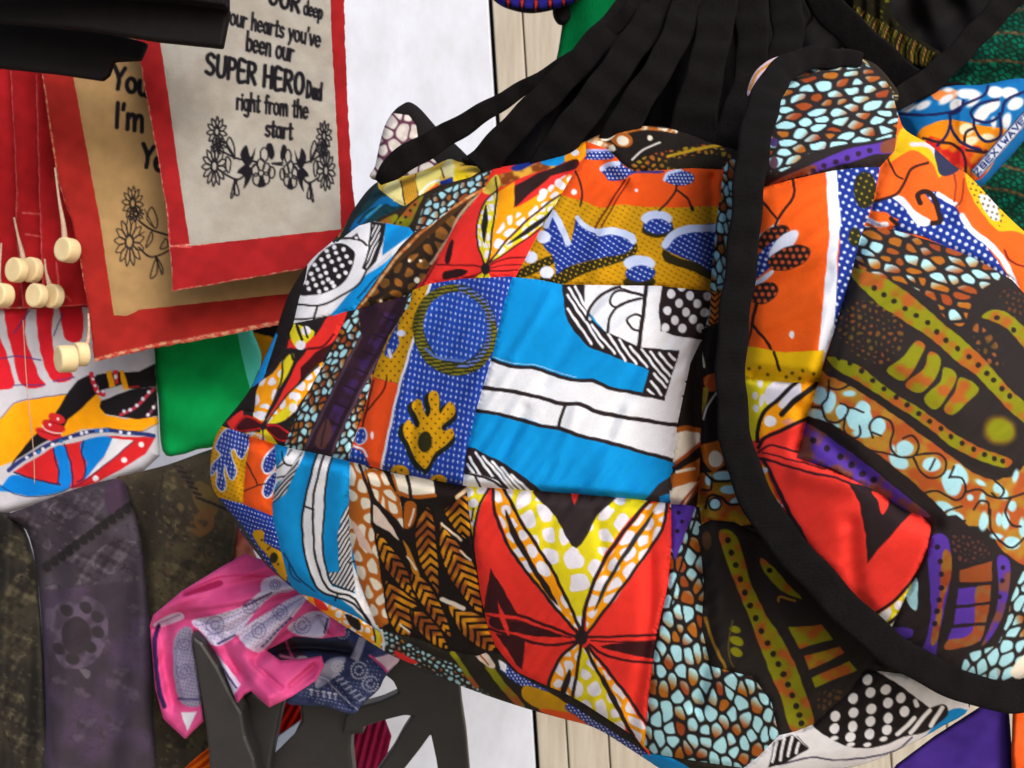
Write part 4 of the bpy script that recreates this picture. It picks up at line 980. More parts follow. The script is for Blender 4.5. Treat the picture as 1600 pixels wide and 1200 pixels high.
# ------------------------------------------------------------------ the nearer patchwork bag on the right
def bag2_prints():
    L = []
    def add(poly, pr, lab=None):
        L.append(('fabric_patch', np.asarray(poly, float), pr, M_cotton, lab))
    p = Pr((40, 34, 33)).T(*Q2)
    cb = [(780, 170), (960, 180), (1150, 240), (1350, 325), (1480, 420), (1400, 480), (1340, 560), (1290, 670), (1200, 625), (1150, 545), (1000, 455), (780, 385)]
    p.cob(cb, 66, cobcol(.38), .35, 1.4, 51, .13, None)
    p.cob([(680, 570), (900, 560), (1010, 720), (900, 860), (740, 800), (660, 700)], 34, mottle((120, 66, 34), (90, 74, 30), 2), .5, 1., 52, .26)
    p.cob([(1350, 650), (1420, 680), (1500, 860), (1420, 870), (1350, 740)], 46, mottle((140, 80, 40), (90, 66, 30), 2), .8, 1., 53, .22)
    p.cob([(1470, 480), (1600, 520), (1600, 640), (1500, 580)], 30, (92, 56, 30), .5, 1., 54, .25)
    p.poly([(720, 375), (900, 428), (1050, 528), (1150, 618), (1272, 718), (1402, 838), (1522, 978), (1640, 1090), (1640, 1180), (1500, 1065), (1380, 935), (1250, 835), (1150, 745), (1000, 645), (880, 565), (775, 465)], olive)
    D = (38, 32, 24)
    p.dots([(850, 480), (900, 512), (950, 545), (1005, 583), (1062, 617), (1118, 655), (1165, 700), (1210, 742), (1268, 783), (1325, 822), (1370, 865), (1415, 905), (1450, 940), (1490, 985), (1530, 1020)], 14, D)
    p.poly([(1390, 625), (1440, 588), (1520, 608), (1640, 720), (1640, 830), (1540, 705), (1440, 645)], olive).dots([(1465, 628), (1550, 690)], 14, D)
    for q in ([(1060, 745), (1105, 770), (1070, 850), (1000, 945), (915, 892), (1000, 820)], [(1130, 798), (1185, 840), (1150, 940), (1080, 1005), (1008, 962), (1100, 880)], [(1200, 878), (1264, 910), (1230, 1000), (1160, 1085), (1098, 1032), (1180, 950)], [(1280, 928), (1374, 980), (1320, 1050), (1240, 1115), (1198, 1082), (1250, 1010)]):
        p.poly(q, olive)
    p.T(*Q3)
    sw = [(370, 60), (440, 110), (620, 160), (900, 390), (1150, 570), (1300, 680), (1450, 725), (1640, 660), (1640, 1200), (1480, 1150), (1380, 1010), (1200, 985), (1000, 805), (900, 725), (700, 565), (560, 475), (380, 395), (290, 355), (330, 200)]
    p.poly(sw, mottle((168, 80, 34), (166, 122, 40), 1.1, .7))
    p.poly([(430, -20), (520, 0), (640, 55), (820, 195), (1000, 308), (1150, 418), (1300, 508), (1450, 568), (1540, 605), (1490, 655), (1350, 615), (1180, 535), (1000, 395), (800, 265), (650, 165), (470, 70), (400, 30)], (36, 30, 28))
    p.poly([(425, -10), (520, 6), (640, 60), (820, 200), (1000, 312), (1150, 422), (1300, 512), (1450, 572), (1532, 608), (1482, 650), (1350, 610), (1180, 530), (1000, 390), (800, 260), (650, 160), (470, 55)], olive)
    p.dots([(500, -5), (565, 25), (632, 75), (700, 130), (765, 182), (840, 230), (905, 277), (975, 330), (1040, 375), (1105, 420), (1165, 465), (1230, 505), (1300, 540), (1365, 570), (1422, 597), (1472, 612)], 16, D)
    p.line([(470, 90), (650, 190), (800, 290), (1000, 425), (1180, 560), (1350, 640), (1490, 690), (1570, 640)], 44, (36, 30, 28))
    p.ell(1455, 430, 96, 84, (120, 92, 26), .3, 9).ell(1460, 428, 78, 66, (126, 130, 16), .3, 6)
    for x, y, a, b, r in ((380, 220, 48, 56, .2), (440, 260, 40, 70, .2), (350, 330, 60, 30, 0), (400, 372, 36, 22, 0), (520, 320, 42, 48, 0), (620, 360, 78, 74, .3), (560, 210, 40, 18, 0), (640, 300, 44, 50, 0), (735, 405, 44, 56, .2), (640, 445, 62, 28, 0), (890, 535, 54, 44, 0), (855, 610, 66, 42, .6), (1050, 630, 56, 42, 0), (1170, 740, 58, 80, -.3), (1225, 690, 36, 66, -.5), (1445, 770, 30, 30, 0), (1130, 882, 60, 28, .4), (1190, 945, 52, 34, .3), (1360, 970, 26, 60, .1), (1490, 965, 26, 52, 0), (1530, 1100, 50, 40, .2), (1280, 830, 20, 20, 0), (1355, 835, 18, 34, 0), (1550, 700, 16, 42, .2), (1530, 880, 26, 34, 0), (1450, 960, 20, 40, 0), (1590, 1010, 20, 60, 0), (1480, 810, 24, 34, 0), (1340, 740, 34, 14, .5), (1440, 1060, 40, 18, 0), (820, 545, 12, 30, 0), (480, 400, 26, 14, 0)):
        p.ell(x, y, a, b, IB, r, 2.6)
    for ln in ([(440, 130), (432, 230), (400, 280), (420, 360), (480, 382), (540, 345), (552, 292), (505, 268)], [(550, 290), (600, 300), (645, 320)], [(430, 170), (500, 185), (560, 160)], [(540, 340), (528, 420), (575, 475), (622, 455), (620, 405)], [(700, 470), (680, 400), (730, 348), (800, 370), (824, 430), (802, 520), (850, 580), (940, 582), (975, 520), (940, 458), (880, 480)], [(750, 460), (700, 440)], [(940, 590), (990, 682), (1060, 714), (1122, 682), (1134, 610), (1090, 568), (950, 575)], [(1040, 660), (1070, 600)], [(1152, 712), (1182, 645)], [(1160, 708), (1230, 712), (1254, 790), (1200, 842), (1080, 790), (1000, 802)], [(1250, 800), (1330, 780), (1400, 820), (1500, 832), (1640, 790)], [(690, 548), (850, 582)], [(1300, 900), (1340, 850), (1390, 860), (1390, 920)], [(1420, 720), (1480, 780), (1450, 830), (1410, 800)], [(1400, 900), (1400, 1010), (1460, 1090)], [(1520, 830), (1490, 920), (1530, 990), (1580, 1000)], [(1230, 880), (1140, 910), (1140, 960), (1250, 970)], [(1450, 1080), (1530, 1130), (1600, 1070)], [(340, 290), (400, 292)]):
        p.line(ln, 13, (40, 28, 32))
    p.line([(310, 372), (450, 420), (600, 520), (720, 600), (860, 710), (1000, 830), (1100, 930), (1190, 1030)], 60, (36, 30, 30))
    st = [(295, 395), (380, 428), (520, 528), (650, 618), (760, 708), (870, 798), (1000, 898), (1070, 975), (1000, 945), (880, 895), (700, 785), (560, 715), (430, 645), (240, 592)]
    p.poly([(240, 500), (300, 380), (420, 440), (900, 830), (1090, 990), (900, 960), (560, 760), (240, 660)], (40, 33, 34), 0)
    p.poly(st, purpl).poly([(262, 470), (330, 480), (320, 560), (240, 590)], (106, 76, 66)).dots([(345, 488), (427, 535), (505, 585), (572, 633), (640, 688), (705, 725)], 20, (40, 30, 40))
    p.T(*Q6)
    p.poly([(900, 200), (1180, 180), (1440, 420), (1560, 500), (1500, 900), (1260, 1050), (1250, 1180), (800, 1180), (700, 960), (860, 700)], (40, 33, 34), 0)
    p.cob([(1150, 300), (1300, 330), (1400, 440), (1200, 470)], 36, (90, 52, 48), .4, 1., 57, .25)
    br = [(1030, 310), (1105, 305), (1142, 400), (1142, 560), (1102, 760), (1062, 960), (1030, 1140), (925, 1115), (990, 950), (1020, 760), (998, 450)]
    p.poly(br, PU).poly([(1090, 420), (1142, 420), (1146, 560), (1100, 700), (1062, 950), (1015, 975), (1070, 700)], mottle((150, 66, 34), (150, 100, 40), 1.6)).dots([(1058, 380), (1075, 468), (1085, 550), (1083, 633), (1070, 710), (1055, 780), (1040, 860)], 17, (42, 28, 44))
    for q, c in (([(1196, 525), (1402, 468), (1398, 592), (1198, 605)], (140, 70, 34)), ([(1188, 640), (1392, 618), (1382, 722), (1178, 745)], PU), ([(1176, 765), (1372, 740), (1362, 850), (1162, 862)], PU), ([(1150, 885), (1352, 870), (1330, 965), (1108, 1015)], PU)):
        p.poly(q, c, 0)
    p.poly([(1300, 640), (1392, 618), (1352, 900), (1280, 990), (1110, 1020), (1130, 960), (1240, 940), (1290, 850)], mottle((150, 72, 36), (140, 90, 50), 1.5))
    p.line([(1175, 752), (1390, 728)], 18, (40, 30, 36)).line([(1165, 870), (1360, 860)], 18, (40, 30, 36)).line([(1190, 615), (1400, 605)], 22, (40, 30, 36))
    p.poly([(1436, 440), (1505, 465), (1515, 560), (1492, 722), (1432, 885), (1335, 1000), (1400, 850), (1440, 700)], purpl).dots([(1468, 510), (1462, 590), (1450, 690)], 15, (40, 28, 40))
    p.poly([(1030, 1150), (1100, 1125), (1175, 1160), (1100, 1200), (1020, 1200)], (70, 40, 150)).poly([(770, 885), (900, 890), (885, 945), (765, 935)], PU).poly([(820, 960), (900, 970), (880, 1020), (830, 1010)], (120, 84, 50))
    p.poly([(876, 650), (930, 570), (934, 740), (912, 775), (866, 715)], IB)
    p.cob([(1640, 520), (1545, 640), (1485, 860), (1425, 990), (1250, 1050), (1215, 1160), (1280, 1240), (1450, 1220), (1640, 1060)], 84, cobcol(.7), -1.0, 1.3, 58, .10)
    p.poly([(1510, 1170), (1600, 1050), (1640, 1060), (1600, 1200)], CRM)
    p.cob([(1660, 0), (2400, 0), (2400, 1300), (1660, 1300)], 90, cobcol(.6), .4, 1.2, 60, .10, (40, 34, 33), 0)
    L.append(('fabric_patch', None, p, M_cotton, 'dark patch with olive dotted bars and pale swirls'))
    # cobbled top
    p = Pr((36, 31, 32)).T(*Q1)
    p.cob([(330, 200), (560, 40), (760, 40), (960, 200), (1060, 460), (900, 500), (560, 560), (400, 660), (330, 640)], 64, cobcol(.6), -.14, 1.5, 61, .13)
    p.poly([(280, 760), (400, 690), (540, 630), (700, 560), (880, 520), (990, 500), (960, 570), (850, 582), (720, 622), (540, 672), (420, 705), (300, 760)], PU).poly([(270, 760), (400, 692), (545, 632), (552, 668), (420, 705)], (122, 72, 46)).poly([(890, 520), (1000, 495), (965, 560), (890, 572)], (122, 66, 50)).dots([(548, 660), (600, 637), (658, 618), (715, 598), (773, 577), (830, 560)], 14, (46, 28, 56))
    p.ell(350, 520, 22, 22, (70, 50, 110)).ell(350, 620, 22, 30, (90, 60, 80))
    add([(1150, 330), (1160, 120), (1250, 60), (1350, 60), (1440, 150), (1418, 200), (1404, 218), (1398, 235), (1375, 261), (1340, 262), (1300, 267), (1240, 280), (1194, 292)], p)
    # orange, white and navy
    p = Pr((238, 92, 22)).T(*Q2)
    p.poly([(658, -140), (900, -150), (860, 30), (790, 240), (745, 400), (650, 720), (640, 700), (660, 500), (680, 250), (668, 0)], NV, 0).grid(None, (30, 18), (-14, 32), 8, (206, 216, 242), only=NV, tol=.05)
    p.ell(805, -10, 58, 92, (36, 36, 16)).ell(755, 225, 30, 50, (36, 36, 16)).grid(None, (28, 16), (-12, 30), 6, (150, 130, 30), only=(36, 36, 16), tol=.04)
    p.poly([(606, -130), (662, -140), (672, 0), (684, 150), (668, 300), (662, 500), (652, 700), (592, 860), (560, 960), (590, 600), (610, 400), (627, 200)], (222, 226, 240), 0)
    p.poly([(250, 240), (340, 170), (378, 135), (345, 205), (270, 270)], (216, 222, 240)).ell(345, 225, 90, 46, (38, 24, 22), -.55).poly([(220, 400), (300, 280), (400, 230), (440, 260), (350, 360), (230, 450)], NV).ell(398, 262, 96, 38, (212, 218, 238), -.75).ell(425, 330, 112, 56, (38, 24, 22), -.35).poly([(240, 460), (330, 395), (345, 405), (280, 462)], (212, 218, 238)).ell(300, 505, 76, 50, (38, 24, 22), -.4)
    p.grid(None, (34, 0), (14, 32), 10, (190, 80, 40), only=(38, 24, 22), tol=.04).grid([(200, 200), (480, 200), (480, 480), (200, 480)], (28, 8), (-10, 28), 8, (206, 216, 242), only=NV, tol=.05)
    for ln, w in (([(440, -90), (448, 20), (372, 130), (356, 185)], 14), ([(270, 20), (360, 130)], 12), ([(262, 560), (240, 660)], 18), ([(240, 660), (320, 760), (352, 830), (377, 892)], 14), ([(240, 670), (212, 790)], 12)):
        p.line(ln, w, (44, 22, 18))
    p.ell(440, 714, 12, 19, WH).poly([(150, 760), (400, 802), (600, 790), (575, 990), (400, 960), (150, 940)], (232, 184, 8), 0).dots([(225, 885), (278, 878), (440, 905), (495, 893), (550, 910), (480, 930), (320, 912), (410, 925)], 9, (110, 80, 8)).line([(352, 800), (377, 892)], 14, (44, 22, 18))
    add([(1150, 300), (1194, 292), (1240, 280), (1300, 267), (1340, 262), (1375, 261), (1366, 310), (1356, 341), (1344, 372), (1331, 425), (1303, 519), (1284, 578), (1278, 596), (1235, 598), (1120, 588)], p, 'orange patch with white stripe and navy dots')
    p = Pr((240, 96, 24)).T(*Q1)
    p.poly([(1000, 440), (950, 560), (930, 620), (990, 580), (1050, 560), (1140, 620), (1176, 700), (1200, 620), (1130, 500)], (226, 182, 16)).line([(1040, 530), (1130, 540), (1170, 600)], 22, (206, 204, 214)).poly([(1155, 555), (1205, 540), (1250, 600), (1280, 650), (1210, 690), (1172, 665)], (44, 46, 78))
    p.poly([(1310, 670), (1400, 740), (1500, 850), (1620, 980), (1540, 960), (1455, 950), (1335, 785)], (226, 182, 16)).poly([(1375, 785), (1445, 800), (1478, 905), (1425, 895)], (212, 216, 226)).grid([(1330, 690), (1500, 850), (1480, 940), (1350, 800)], (26, 8), (-8, 26), 6, (90, 76, 40))
    nv = [(845, 812), (960, 788), (1010, 830), (1060, 902), (1100, 932), (1172, 922), (1182, 862), (1120, 802), (1098, 768), (1160, 765), (1262, 848), (1302, 930), (1402, 1020), (1502, 1160), (1550, 1250), (1400, 1220), (1250, 1070), (1100, 990), (940, 960), (975, 905), (900, 875), (840, 860)]
    p.poly(nv, NV, 0).grid(None, (32, 18), (-14, 34), 9, (206, 216, 242), only=NV, tol=.05)
    p.poly([(975, 718), (1060, 758), (1092, 840), (1150, 890), (1130, 912), (1060, 872), (1000, 802), (935, 785)], (240, 96, 24)).poly([(935, 790), (1000, 796), (1062, 868), (1132, 908), (1112, 938), (1058, 925), (1000, 845)], (222, 224, 236))
    p.line([(1082, 825), (1070, 780), (1112, 765), (1152, 802), (1172, 862), (1182, 912), (1142, 922)], 26, (38, 22, 18)).line([(1170, 778), (1262, 832)], 24, (222, 224, 236)).line([(1290, 888), (1350, 972), (1442, 1042), (1522, 1152), (1560, 1250)], 30, (222, 224, 236))
    for ln, w, c in (([(1120, 620), (1040, 652), (1000, 722), (960, 782), (855, 812)], 14, (50, 26, 18)), ([(920, 600), (960, 682), (992, 702)], 10, (50, 26, 18)), ([(1250, 678), (1262, 740), (1250, 812)], 12, (150, 60, 20)), ([(1300, 700), (1290, 800), (1260, 840)], 10, (150, 60, 20)), ([(1500, 1060), (1530, 1110), (1600, 1140)], 12, (120, 40, 20))): p.line(ln, w, c)
    p.poly([(815, 885), (900, 868), (935, 900), (900, 945), (815, 915)], (240, 96, 24)).line([(815, 905), (870, 932), (915, 930)], 24, (222, 224, 236)).line([(935, 900), (970, 930)], 20, (40, 24, 20))
    add([(1404, 180), (1470, 190), (1520, 250), (1580, 310), (1650, 370), (1740, 440), (1740, 600), (1660, 500), (1600, 458), (1581, 437), (1522, 403), (1459, 378), (1397, 359), (1350, 353), (1356, 341), (1366, 310), (1375, 261), (1398, 235)], p, 'orange patch with navy dotted branch')
    # red with leaf
    p = Pr((246, 58, 48)).T(*Q3)
    R_ = (246, 58, 48)
    p.poly([(-60, 100), (200, 130), (400, 130), (345, 260), (312, 355), (100, 432), (20, 482), (-60, 480)], GO, 0).poly([(-80, 100), (235, 140), (100, 260), (22, 382), (12, 490), (-80, 490)], YE, 0)
    p.poly([(55, 195), (130, 130), (240, 130), (130, 245), (70, 275)], (226, 222, 236)).poly([(138, 272), (200, 200), (262, 140), (275, 212), (222, 282), (180, 302)], (226, 222, 236)).ell(90, 372, 38, 32, (240, 238, 244)).ell(195, 380, 32, 20, (236, 150, 110)).dots([(38, 250)], 15, WSP, 42, .2).dots([(30, 150), (5, 300), (0, 220)], 18, WSP, 24)
    p.line([(250, 135), (150, 232), (60, 312), (20, 392), (14, 490)], 25, K).line([(380, 140), (282, 220), (222, 262), (160, 332)], 34, K).line([(315, 355), (170, 422), (60, 472), (20, 530)], 22, K)
    p.line([(15, 560), (80, 520), (150, 530), (260, 558)], 13, (60, 24, 34)).line([(20, 592), (100, 612), (300, 672), (480, 712), (680, 790)], 15, (60, 24, 34)).line([(105, 572), (200, 600), (420, 660)], 9, (60, 24, 34)).line([(40, 560), (110, 575)], 9, (60, 24, 34))
    p.line([(45, 600), (95, 690), (145, 800), (205, 920), (285, 1060), (340, 1220)], 24, (46, 32, 42)).line([(45, 650), (80, 745), (130, 862), (205, 990), (300, 1140)], 28, GO).dots([(58, 668), (128, 860), (150, 885), (195, 965), (225, 1020)], 17, WSP)
    p.line([(20, 650), (50, 745), (100, 862), (175, 990), (270, 1140)], 26, K)
    p.T(*Q6)
    p.poly([(500, -30), (570, 100), (610, 300), (620, 480), (685, 400), (900, 160), (750, 70), (660, 10)], (40, 28, 32), 0).poly([(650, 30), (755, 70), (715, 180), (688, 90)], R_)
    yl = [(580, 860), (750, 765), (860, 662), (935, 545), (910, 650), (815, 850), (730, 980), (640, 920)]
    p.poly(yl, YE, 0); spots(p, yl, 86, 71, WSP, -.6, 1.1, .12, .95, 0)
    p.line([(580, 848), (740, 752), (860, 642), (940, 530)], 20, K).line([(640, 910), (760, 852), (850, 780)], 24, K).poly([(690, 920), (790, 850), (830, 820), (735, 985)], (236, 236, 244))
    add([(1120, 588), (1235, 598), (1279, 596), (1262, 650), (1257, 670), (1245, 715), (1300, 735), (1364, 765), (1411, 796), (1440, 806), (1455, 822), (1450, 855), (1432, 897), (1405, 955), (1382, 1005), (1300, 1010), (1080, 800)], p, 'red patch with black arrow and yellow leaf')
    return L

S2 = [(1300, 84), (1250, 90), (1205, 112), (1180, 165), (1174, 250), (1164, 400), (1144, 560), (1150, 680), (1186, 790), (1252, 884), (1332, 964), (1430, 1046), (1520, 1086), (1640, 1096), (1720, 1000), (1764, 800), (1744, 600), (1690, 450), (1640, 395), (1600, 361), (1562, 325), (1516, 276), (1490, 258), (1453, 226), (1416, 204), (1404, 180), (1388, 132), (1350, 98)]
D2 = tps([(1175, 250, .70), (1165, 400, .685), (1145, 560, .675), (1185, 790, .655), (1330, 960, .645), (1430, 1045, .655), (1560, 1085, .665), (1300, 90, .80), (1215, 110, .78), (1400, 170, .80), (1300, 200, .72), (1300, 400, .64), (1350, 600, .605), (1400, 800, .605),
          (1500, 600, .60), (1550, 900, .615), (1500, 350, .685), (1450, 230, .78), (1600, 365, .73), (1700, 600, .68), (1720, 900, .70), (1600, 600, .615), (1300, 800, .615), (1380, 330, .675), (1220, 500, .65)])
W2 = folds([((1376, 261, 1356, 341, 1331, 425, 1280, 594, 1250, 700), .010, 12), ((1200, 292, 1300, 267, 1375, 261, 1410, 205), .012, 14), ((1420, 205, 1440, 260, 1420, 330), -.010, 20), ((1490, 262, 1495, 300, 1480, 340), .014, 14), ((1350, 353, 1460, 378, 1580, 437), .007, 12),
            ((1180, 585, 1280, 596), .010, 10), ((1250, 640, 1400, 790, 1460, 820), .006, 14), ((1190, 510, 1280, 470), -.003, 14), ((1190, 450, 1290, 420), .003, 14), ((1330, 820, 1335, 900, 1350, 960), .004, 14), ((1250, 740, 1330, 760), -.004, 18), ((1530, 330, 1570, 400), .008, 14), ((1400, 560, 1500, 640), -.003, 24), ((1290, 140, 1330, 200, 1330, 250), -.004, 20)])
bag2 = thing('patchwork_bag', 'nearest patchwork bag at the right edge, rimmed with a wide black band', 'bag', V3(1450, 1090, .68))
cloth(bag2, S2, lambda P: D2(P) + W2(P) + slack(P, .0006, 2.5), bag2_prints(), roll=(.035, 45), seam=.0028, back=.09, back_mat=M_lining)
ribbon('binding', [(1345, 92, .815), (1300, 90, .79), (1250, 96, .765), (1208, 128, .735), (1188, 180, .705), (1176, 250, .685), (1164, 340, .674), (1156, 430, .668), (1146, 520, .662), (1141, 600, .656), (1148, 680, .650), (1170, 750, .645), (1208, 820, .640), (1268, 895, .634), (1335, 962, .632), (1405, 1020, .634), (1470, 1058, .638), (1540, 1084, .643), (1620, 1080, .65), (1720, 1010, .67)],
       [22, 30, 38, 47, 50, 50, 48, 48, 47, 47, 49, 52, 54, 54, 53, 51, 50, 48, 47, 44], .0065, M_black, bag2, label='black fabric band round the rim')
M_piping = cloth_mat('piping_print')
pp = Pr((214, 190, 206))
pp.line([(1171, 140), (1186, 112), (1215, 93), (1242, 84)], 4, (196, 128, 40))
cloth(bag2, [(1168, 150), (1170, 132), (1180, 112), (1198, 96), (1220, 87), (1245, 83), (1248, 92), (1225, 102), (1200, 120), (1182, 140)], tps([(1170, 140, .755), (1200, 100, .775), (1245, 88, .79), (1190, 130, .755)]), [('piping', None, pp, M_piping, 'thin cream and orange turned edge')], step=1.6, roll=(.004, 5), back=.004, back_mat=M_lining, back_name='piping_back')

# ------------------------------------------------------------------ bag corner behind the handle, upper left
P5 = (520, 0, 2.857)
fp = Pr((204, 198, 194)).T(*P5)
fp.cob(None, 62, mottle((214, 210, 206), (196, 188, 186), 2), .9, 1.05, 81, .07, (92, 50, 74))
flap = thing('patchwork_bag', 'bag corner printed with white pebbles, peeking out behind the thin black handle', 'bag', V3(625, 260, 1.08))
cloth(flap, Z(*P5)([(175, 800), (190, 740), (205, 660), (232, 560), (270, 498), (310, 466), (345, 456), (395, 490), (470, 575), (560, 655), (640, 735), (700, 800), (560, 840), (380, 830)]), lambda P: 1.055 + .03 * ((P[:, 0] - 620) / 60) ** 2 * .3 + 0 * P[:, 0],
      [('pebble_panel', None, fp, M_cotton, None), ('edge_binding', Z(*P5)([(270, 505), (300, 440), (360, 430), (420, 480), (500, 570), (620, 680), (740, 800), (600, 800), (480, 740), (385, 650), (372, 560), (340, 515)]), Pr((30, 28, 30)), M_blackp, 'black bound edge')], roll=(.012, 14), back=.03, back_mat=M_lining)

# ------------------------------------------------------------------ black gathered cloth above the bags
def gathered(P):
    q = P - np.array([1085., -330.])
    th = np.arctan2(q[:, 0], q[:, 1]); r = np.hypot(q[:, 0], q[:, 1])
    w = np.clip((r - 200) / 350, .25, 1.2)
    return .955 + w * ((.026 * np.abs(np.sin(th * 12 + .6)) + .012 * np.sin(th * 37 + 1.9)) + .006 * np.sin(th * 71 + r * .004)) + .05 * (th + .15) ** 2 + .00006 * np.abs(P[:, 1] - 230)
gb = thing('black_shoulder_bag', 'plain black cloth gathered in long folds above the largest patchwork bag', 'bag', V3(950, 240, .96))
cloth(gb, [(722, 252), (740, 236), (771, 200), (815, 166), (865, 119), (912, 66), (950, 34), (975, -20), (990, -60), (1300, -60), (1290, 0), (1258, 45), (1215, 88), (1182, 122), (1168, 180), (1158, 246), (1140, 300), (1040, 280), (950, 275), (850, 290), (770, 285)], gathered,
      [('gathered_cloth', None, Pr(mottle((24, 21, 23), (17, 15, 17), .8)), M_blackp, None)], step=2.6, roll=(.015, 14), back=.03, back_mat=M_lining)

for pth, wd in (([(1015, -60, .955), (985, 10, .945), (930, 70, .935), (868, 135, .94), (800, 205, .95), (748, 262, .965)], [40, 40, 40, 38, 36, 40]),
                ([(1050, -60, .945), (1022, 20, .932), (975, 90, .925), (920, 165, .925), (868, 240, .935), (850, 290, .95)], [46, 46, 46, 44, 44, 50]),
                ([(1085, -60, .94), (1070, 20, .925), (1040, 90, .918), (1000, 150, .918), (970, 205, .925), (955, 260, .94)], [44, 44, 42, 42, 42, 46]),
                ([(1120, -60, .935), (1120, 20, .92), (1108, 90, .912), (1092, 150, .912), (1080, 215, .92), (1075, 270, .94)], [52, 52, 52, 56, 60, 64]),
                ([(1165, -60, .94), (1172, 10, .925), (1176, 60, .918), (1172, 120, .915), (1150, 190, .912), (1130, 250, .92)], [42, 44, 44, 44, 44, 44]),
                ([(1215, -60, .95), (1225, 0, .935), (1232, 50, .925), (1222, 95, .92), (1200, 150, .92)], [40, 42, 44, 44, 40])):
    ribbon('strap', pth, [w * q for w, q in zip(wd, (1.2, 1.15, 1.1, 1.15, 1.25, 1.3))], .006, M_black, gb)

# ------------------------------------------------------------------ hand lettering
def arc(cx, cy, rx, ry, a0, a1, n=9):
    t = np.radians(np.linspace(a0, a1, n))
    return [(cx + rx * math.cos(a), cy + ry * math.sin(a)) for a in t]
XH = .62
def bowl(cx, w=.2): return arc(cx, XH / 2, w, XH / 2, 0, 360, 13)
GLY = {
 'a': (.48, [bowl(.19, .15), [(.39, XH), (.39, .08), (.43, 0)]]), 'b': (.46, [[(.05, 1.02), (.05, 0)], bowl(.24, .18)]),
 'd': (.47, [bowl(.2, .18), [(.39, 1.02), (.39, 0)]]), 'e': (.44, [[(.05, .33), (.38, .36)] + arc(.21, XH / 2, .18, XH / 2, 10, 320, 10)]),
 'f': (.34, [[(.34, .95), (.24, 1.0), (.17, .88), (.16, 0)], [(.04, .6), (.3, .62)]]), 'g': (.47, [bowl(.2, .18), [(.39, XH), (.39, -.2), (.27, -.34), (.06, -.27)]]),
 'h': (.46, [[(.06, 1.02), (.06, 0)], [(.06, .42), (.2, XH), (.34, .56), (.38, 0)]]), 'i': (.18, [[(.08, XH), (.08, 0)], [(.08, .82), (.085, .86)]]),
 'm': (.72, [[(.06, XH), (.06, 0)], [(.06, .4), (.18, XH), (.32, .55), (.34, 0)], [(.34, .4), (.46, XH), (.6, .55), (.63, 0)]]), 'n': (.46, [[(.06, XH), (.06, 0)], [(.06, .42), (.2, XH), (.34, .55), (.38, 0)]]),
 'o': (.46, [bowl(.22, .19)]), 'p': (.46, [[(.06, XH), (.06, -.34)], bowl(.24, .18)]), 'r': (.34, [[(.06, XH), (.06, 0)], [(.06, .4), (.16, .58), (.31, .57)]]),
 's': (.38, [[(.34, .54), (.2, XH), (.07, .52), (.12, .36), (.29, .26), (.33, .11), (.2, 0), (.04, .07)]]), 't': (.32, [[(.16, .9), (.15, .08), (.22, 0), (.3, .04)], [(.02, .62), (.3, .64)]]),
 'u': (.46, [[(.06, XH), (.06, .16), (.18, 0), (.32, .08), (.37, .2)], [(.38, XH), (.38, 0)]]), 'v': (.42, [[(.03, XH), (.2, 0), (.37, XH)]]), 'y': (.44, [[(.04, XH), (.21, .04)], [(.4, XH), (.2, 0), (.08, -.3)]]),
 "'": (.14, [[(.08, 1.0), (.06, .78)]]), ' ': (.26, []),
 'S': (.56, [[(.48, .88), (.3, 1.0), (.1, .88), (.12, .64), (.38, .46), (.48, .24), (.32, .02), (.06, .1)]]), 'U': (.56, [[(.07, 1), (.07, .25), (.22, 0), (.4, .06), (.48, .3), (.49, 1)]]),
 'P': (.52, [[(.08, 1), (.08, 0)], [(.08, .98), (.36, .96), (.45, .74), (.34, .52), (.08, .47)]]), 'E': (.48, [[(.42, .98), (.08, 1), (.08, 0), (.44, .02)], [(.08, .52), (.36, .53)]]),
 'R': (.54, [[(.08, 1), (.08, 0)], [(.08, .98), (.36, .96), (.45, .75), (.34, .54), (.08, .5)], [(.22, .5), (.48, 0)]]), 'H': (.56, [[(.08, 1), (.08, 0)], [(.48, 1), (.48, 0)], [(.08, .5), (.48, .52)]]),
 'O': (.6, [arc(.29, .5, .23, .5, 90, 450, 14)]), 'D': (.54, [[(.08, 1), (.08, 0)], [(.08, .98), (.34, .9), (.47, .5), (.34, .08), (.08, .01)]]), 'Y': (.54, [[(.04, 1), (.27, .5), (.25, 0)], [(.5, 1), (.27, .5)]]), 'I': (.2, [[(.1, 1), (.1, 0)]]),
}
def write(p, txt, a, b, h, w, col):
    """letters along the line a to b; h cap height, w stroke width"""
    a = np.asarray(a, float); b = np.asarray(b, float)
    tot = sum(GLY[c][0] + .06 for c in txt); u = (b - a) / tot
    up = np.array([-(b - a)[1], (b - a)[0]]); up = -up / np.linalg.norm(up) * h
    up = up * .35 + np.array([-.02 * h, -h]) * .65
    x = 0.
    for c in txt:
        gw, st = GLY[c]
        for s_ in st:
            q = np.array([a + u * (x + gx) + up * gy for gx, gy in s_])
            p.line(q, w, col)
        x += gw + .06
    return p
def daisy(p, cx, cy, rx, ry, n, w, col, ph=0.):
    for k in range(n):
        t = 2 * math.pi * k / n + ph
        ux, uy = math.cos(t), math.sin(t); vx, vy = -uy, ux
        pet = [(.28, 0), (.55, .16), (.8, .12), (1.02, 0), (.8, -.12), (.55, -.16)]
        p.line([(cx + rx * (r * ux + s_ * vx), cy + ry * (r * uy + s_ * vy)) for r, s_ in pet], w, col, closed=True)
    p.line(arc(cx, cy, rx * .24, ry * .24, 0, 330, 8), w * 1.1, col, closed=True)
    return p
def leafo(p, pts, w, col): return p.line(pts, w, col, closed=True)
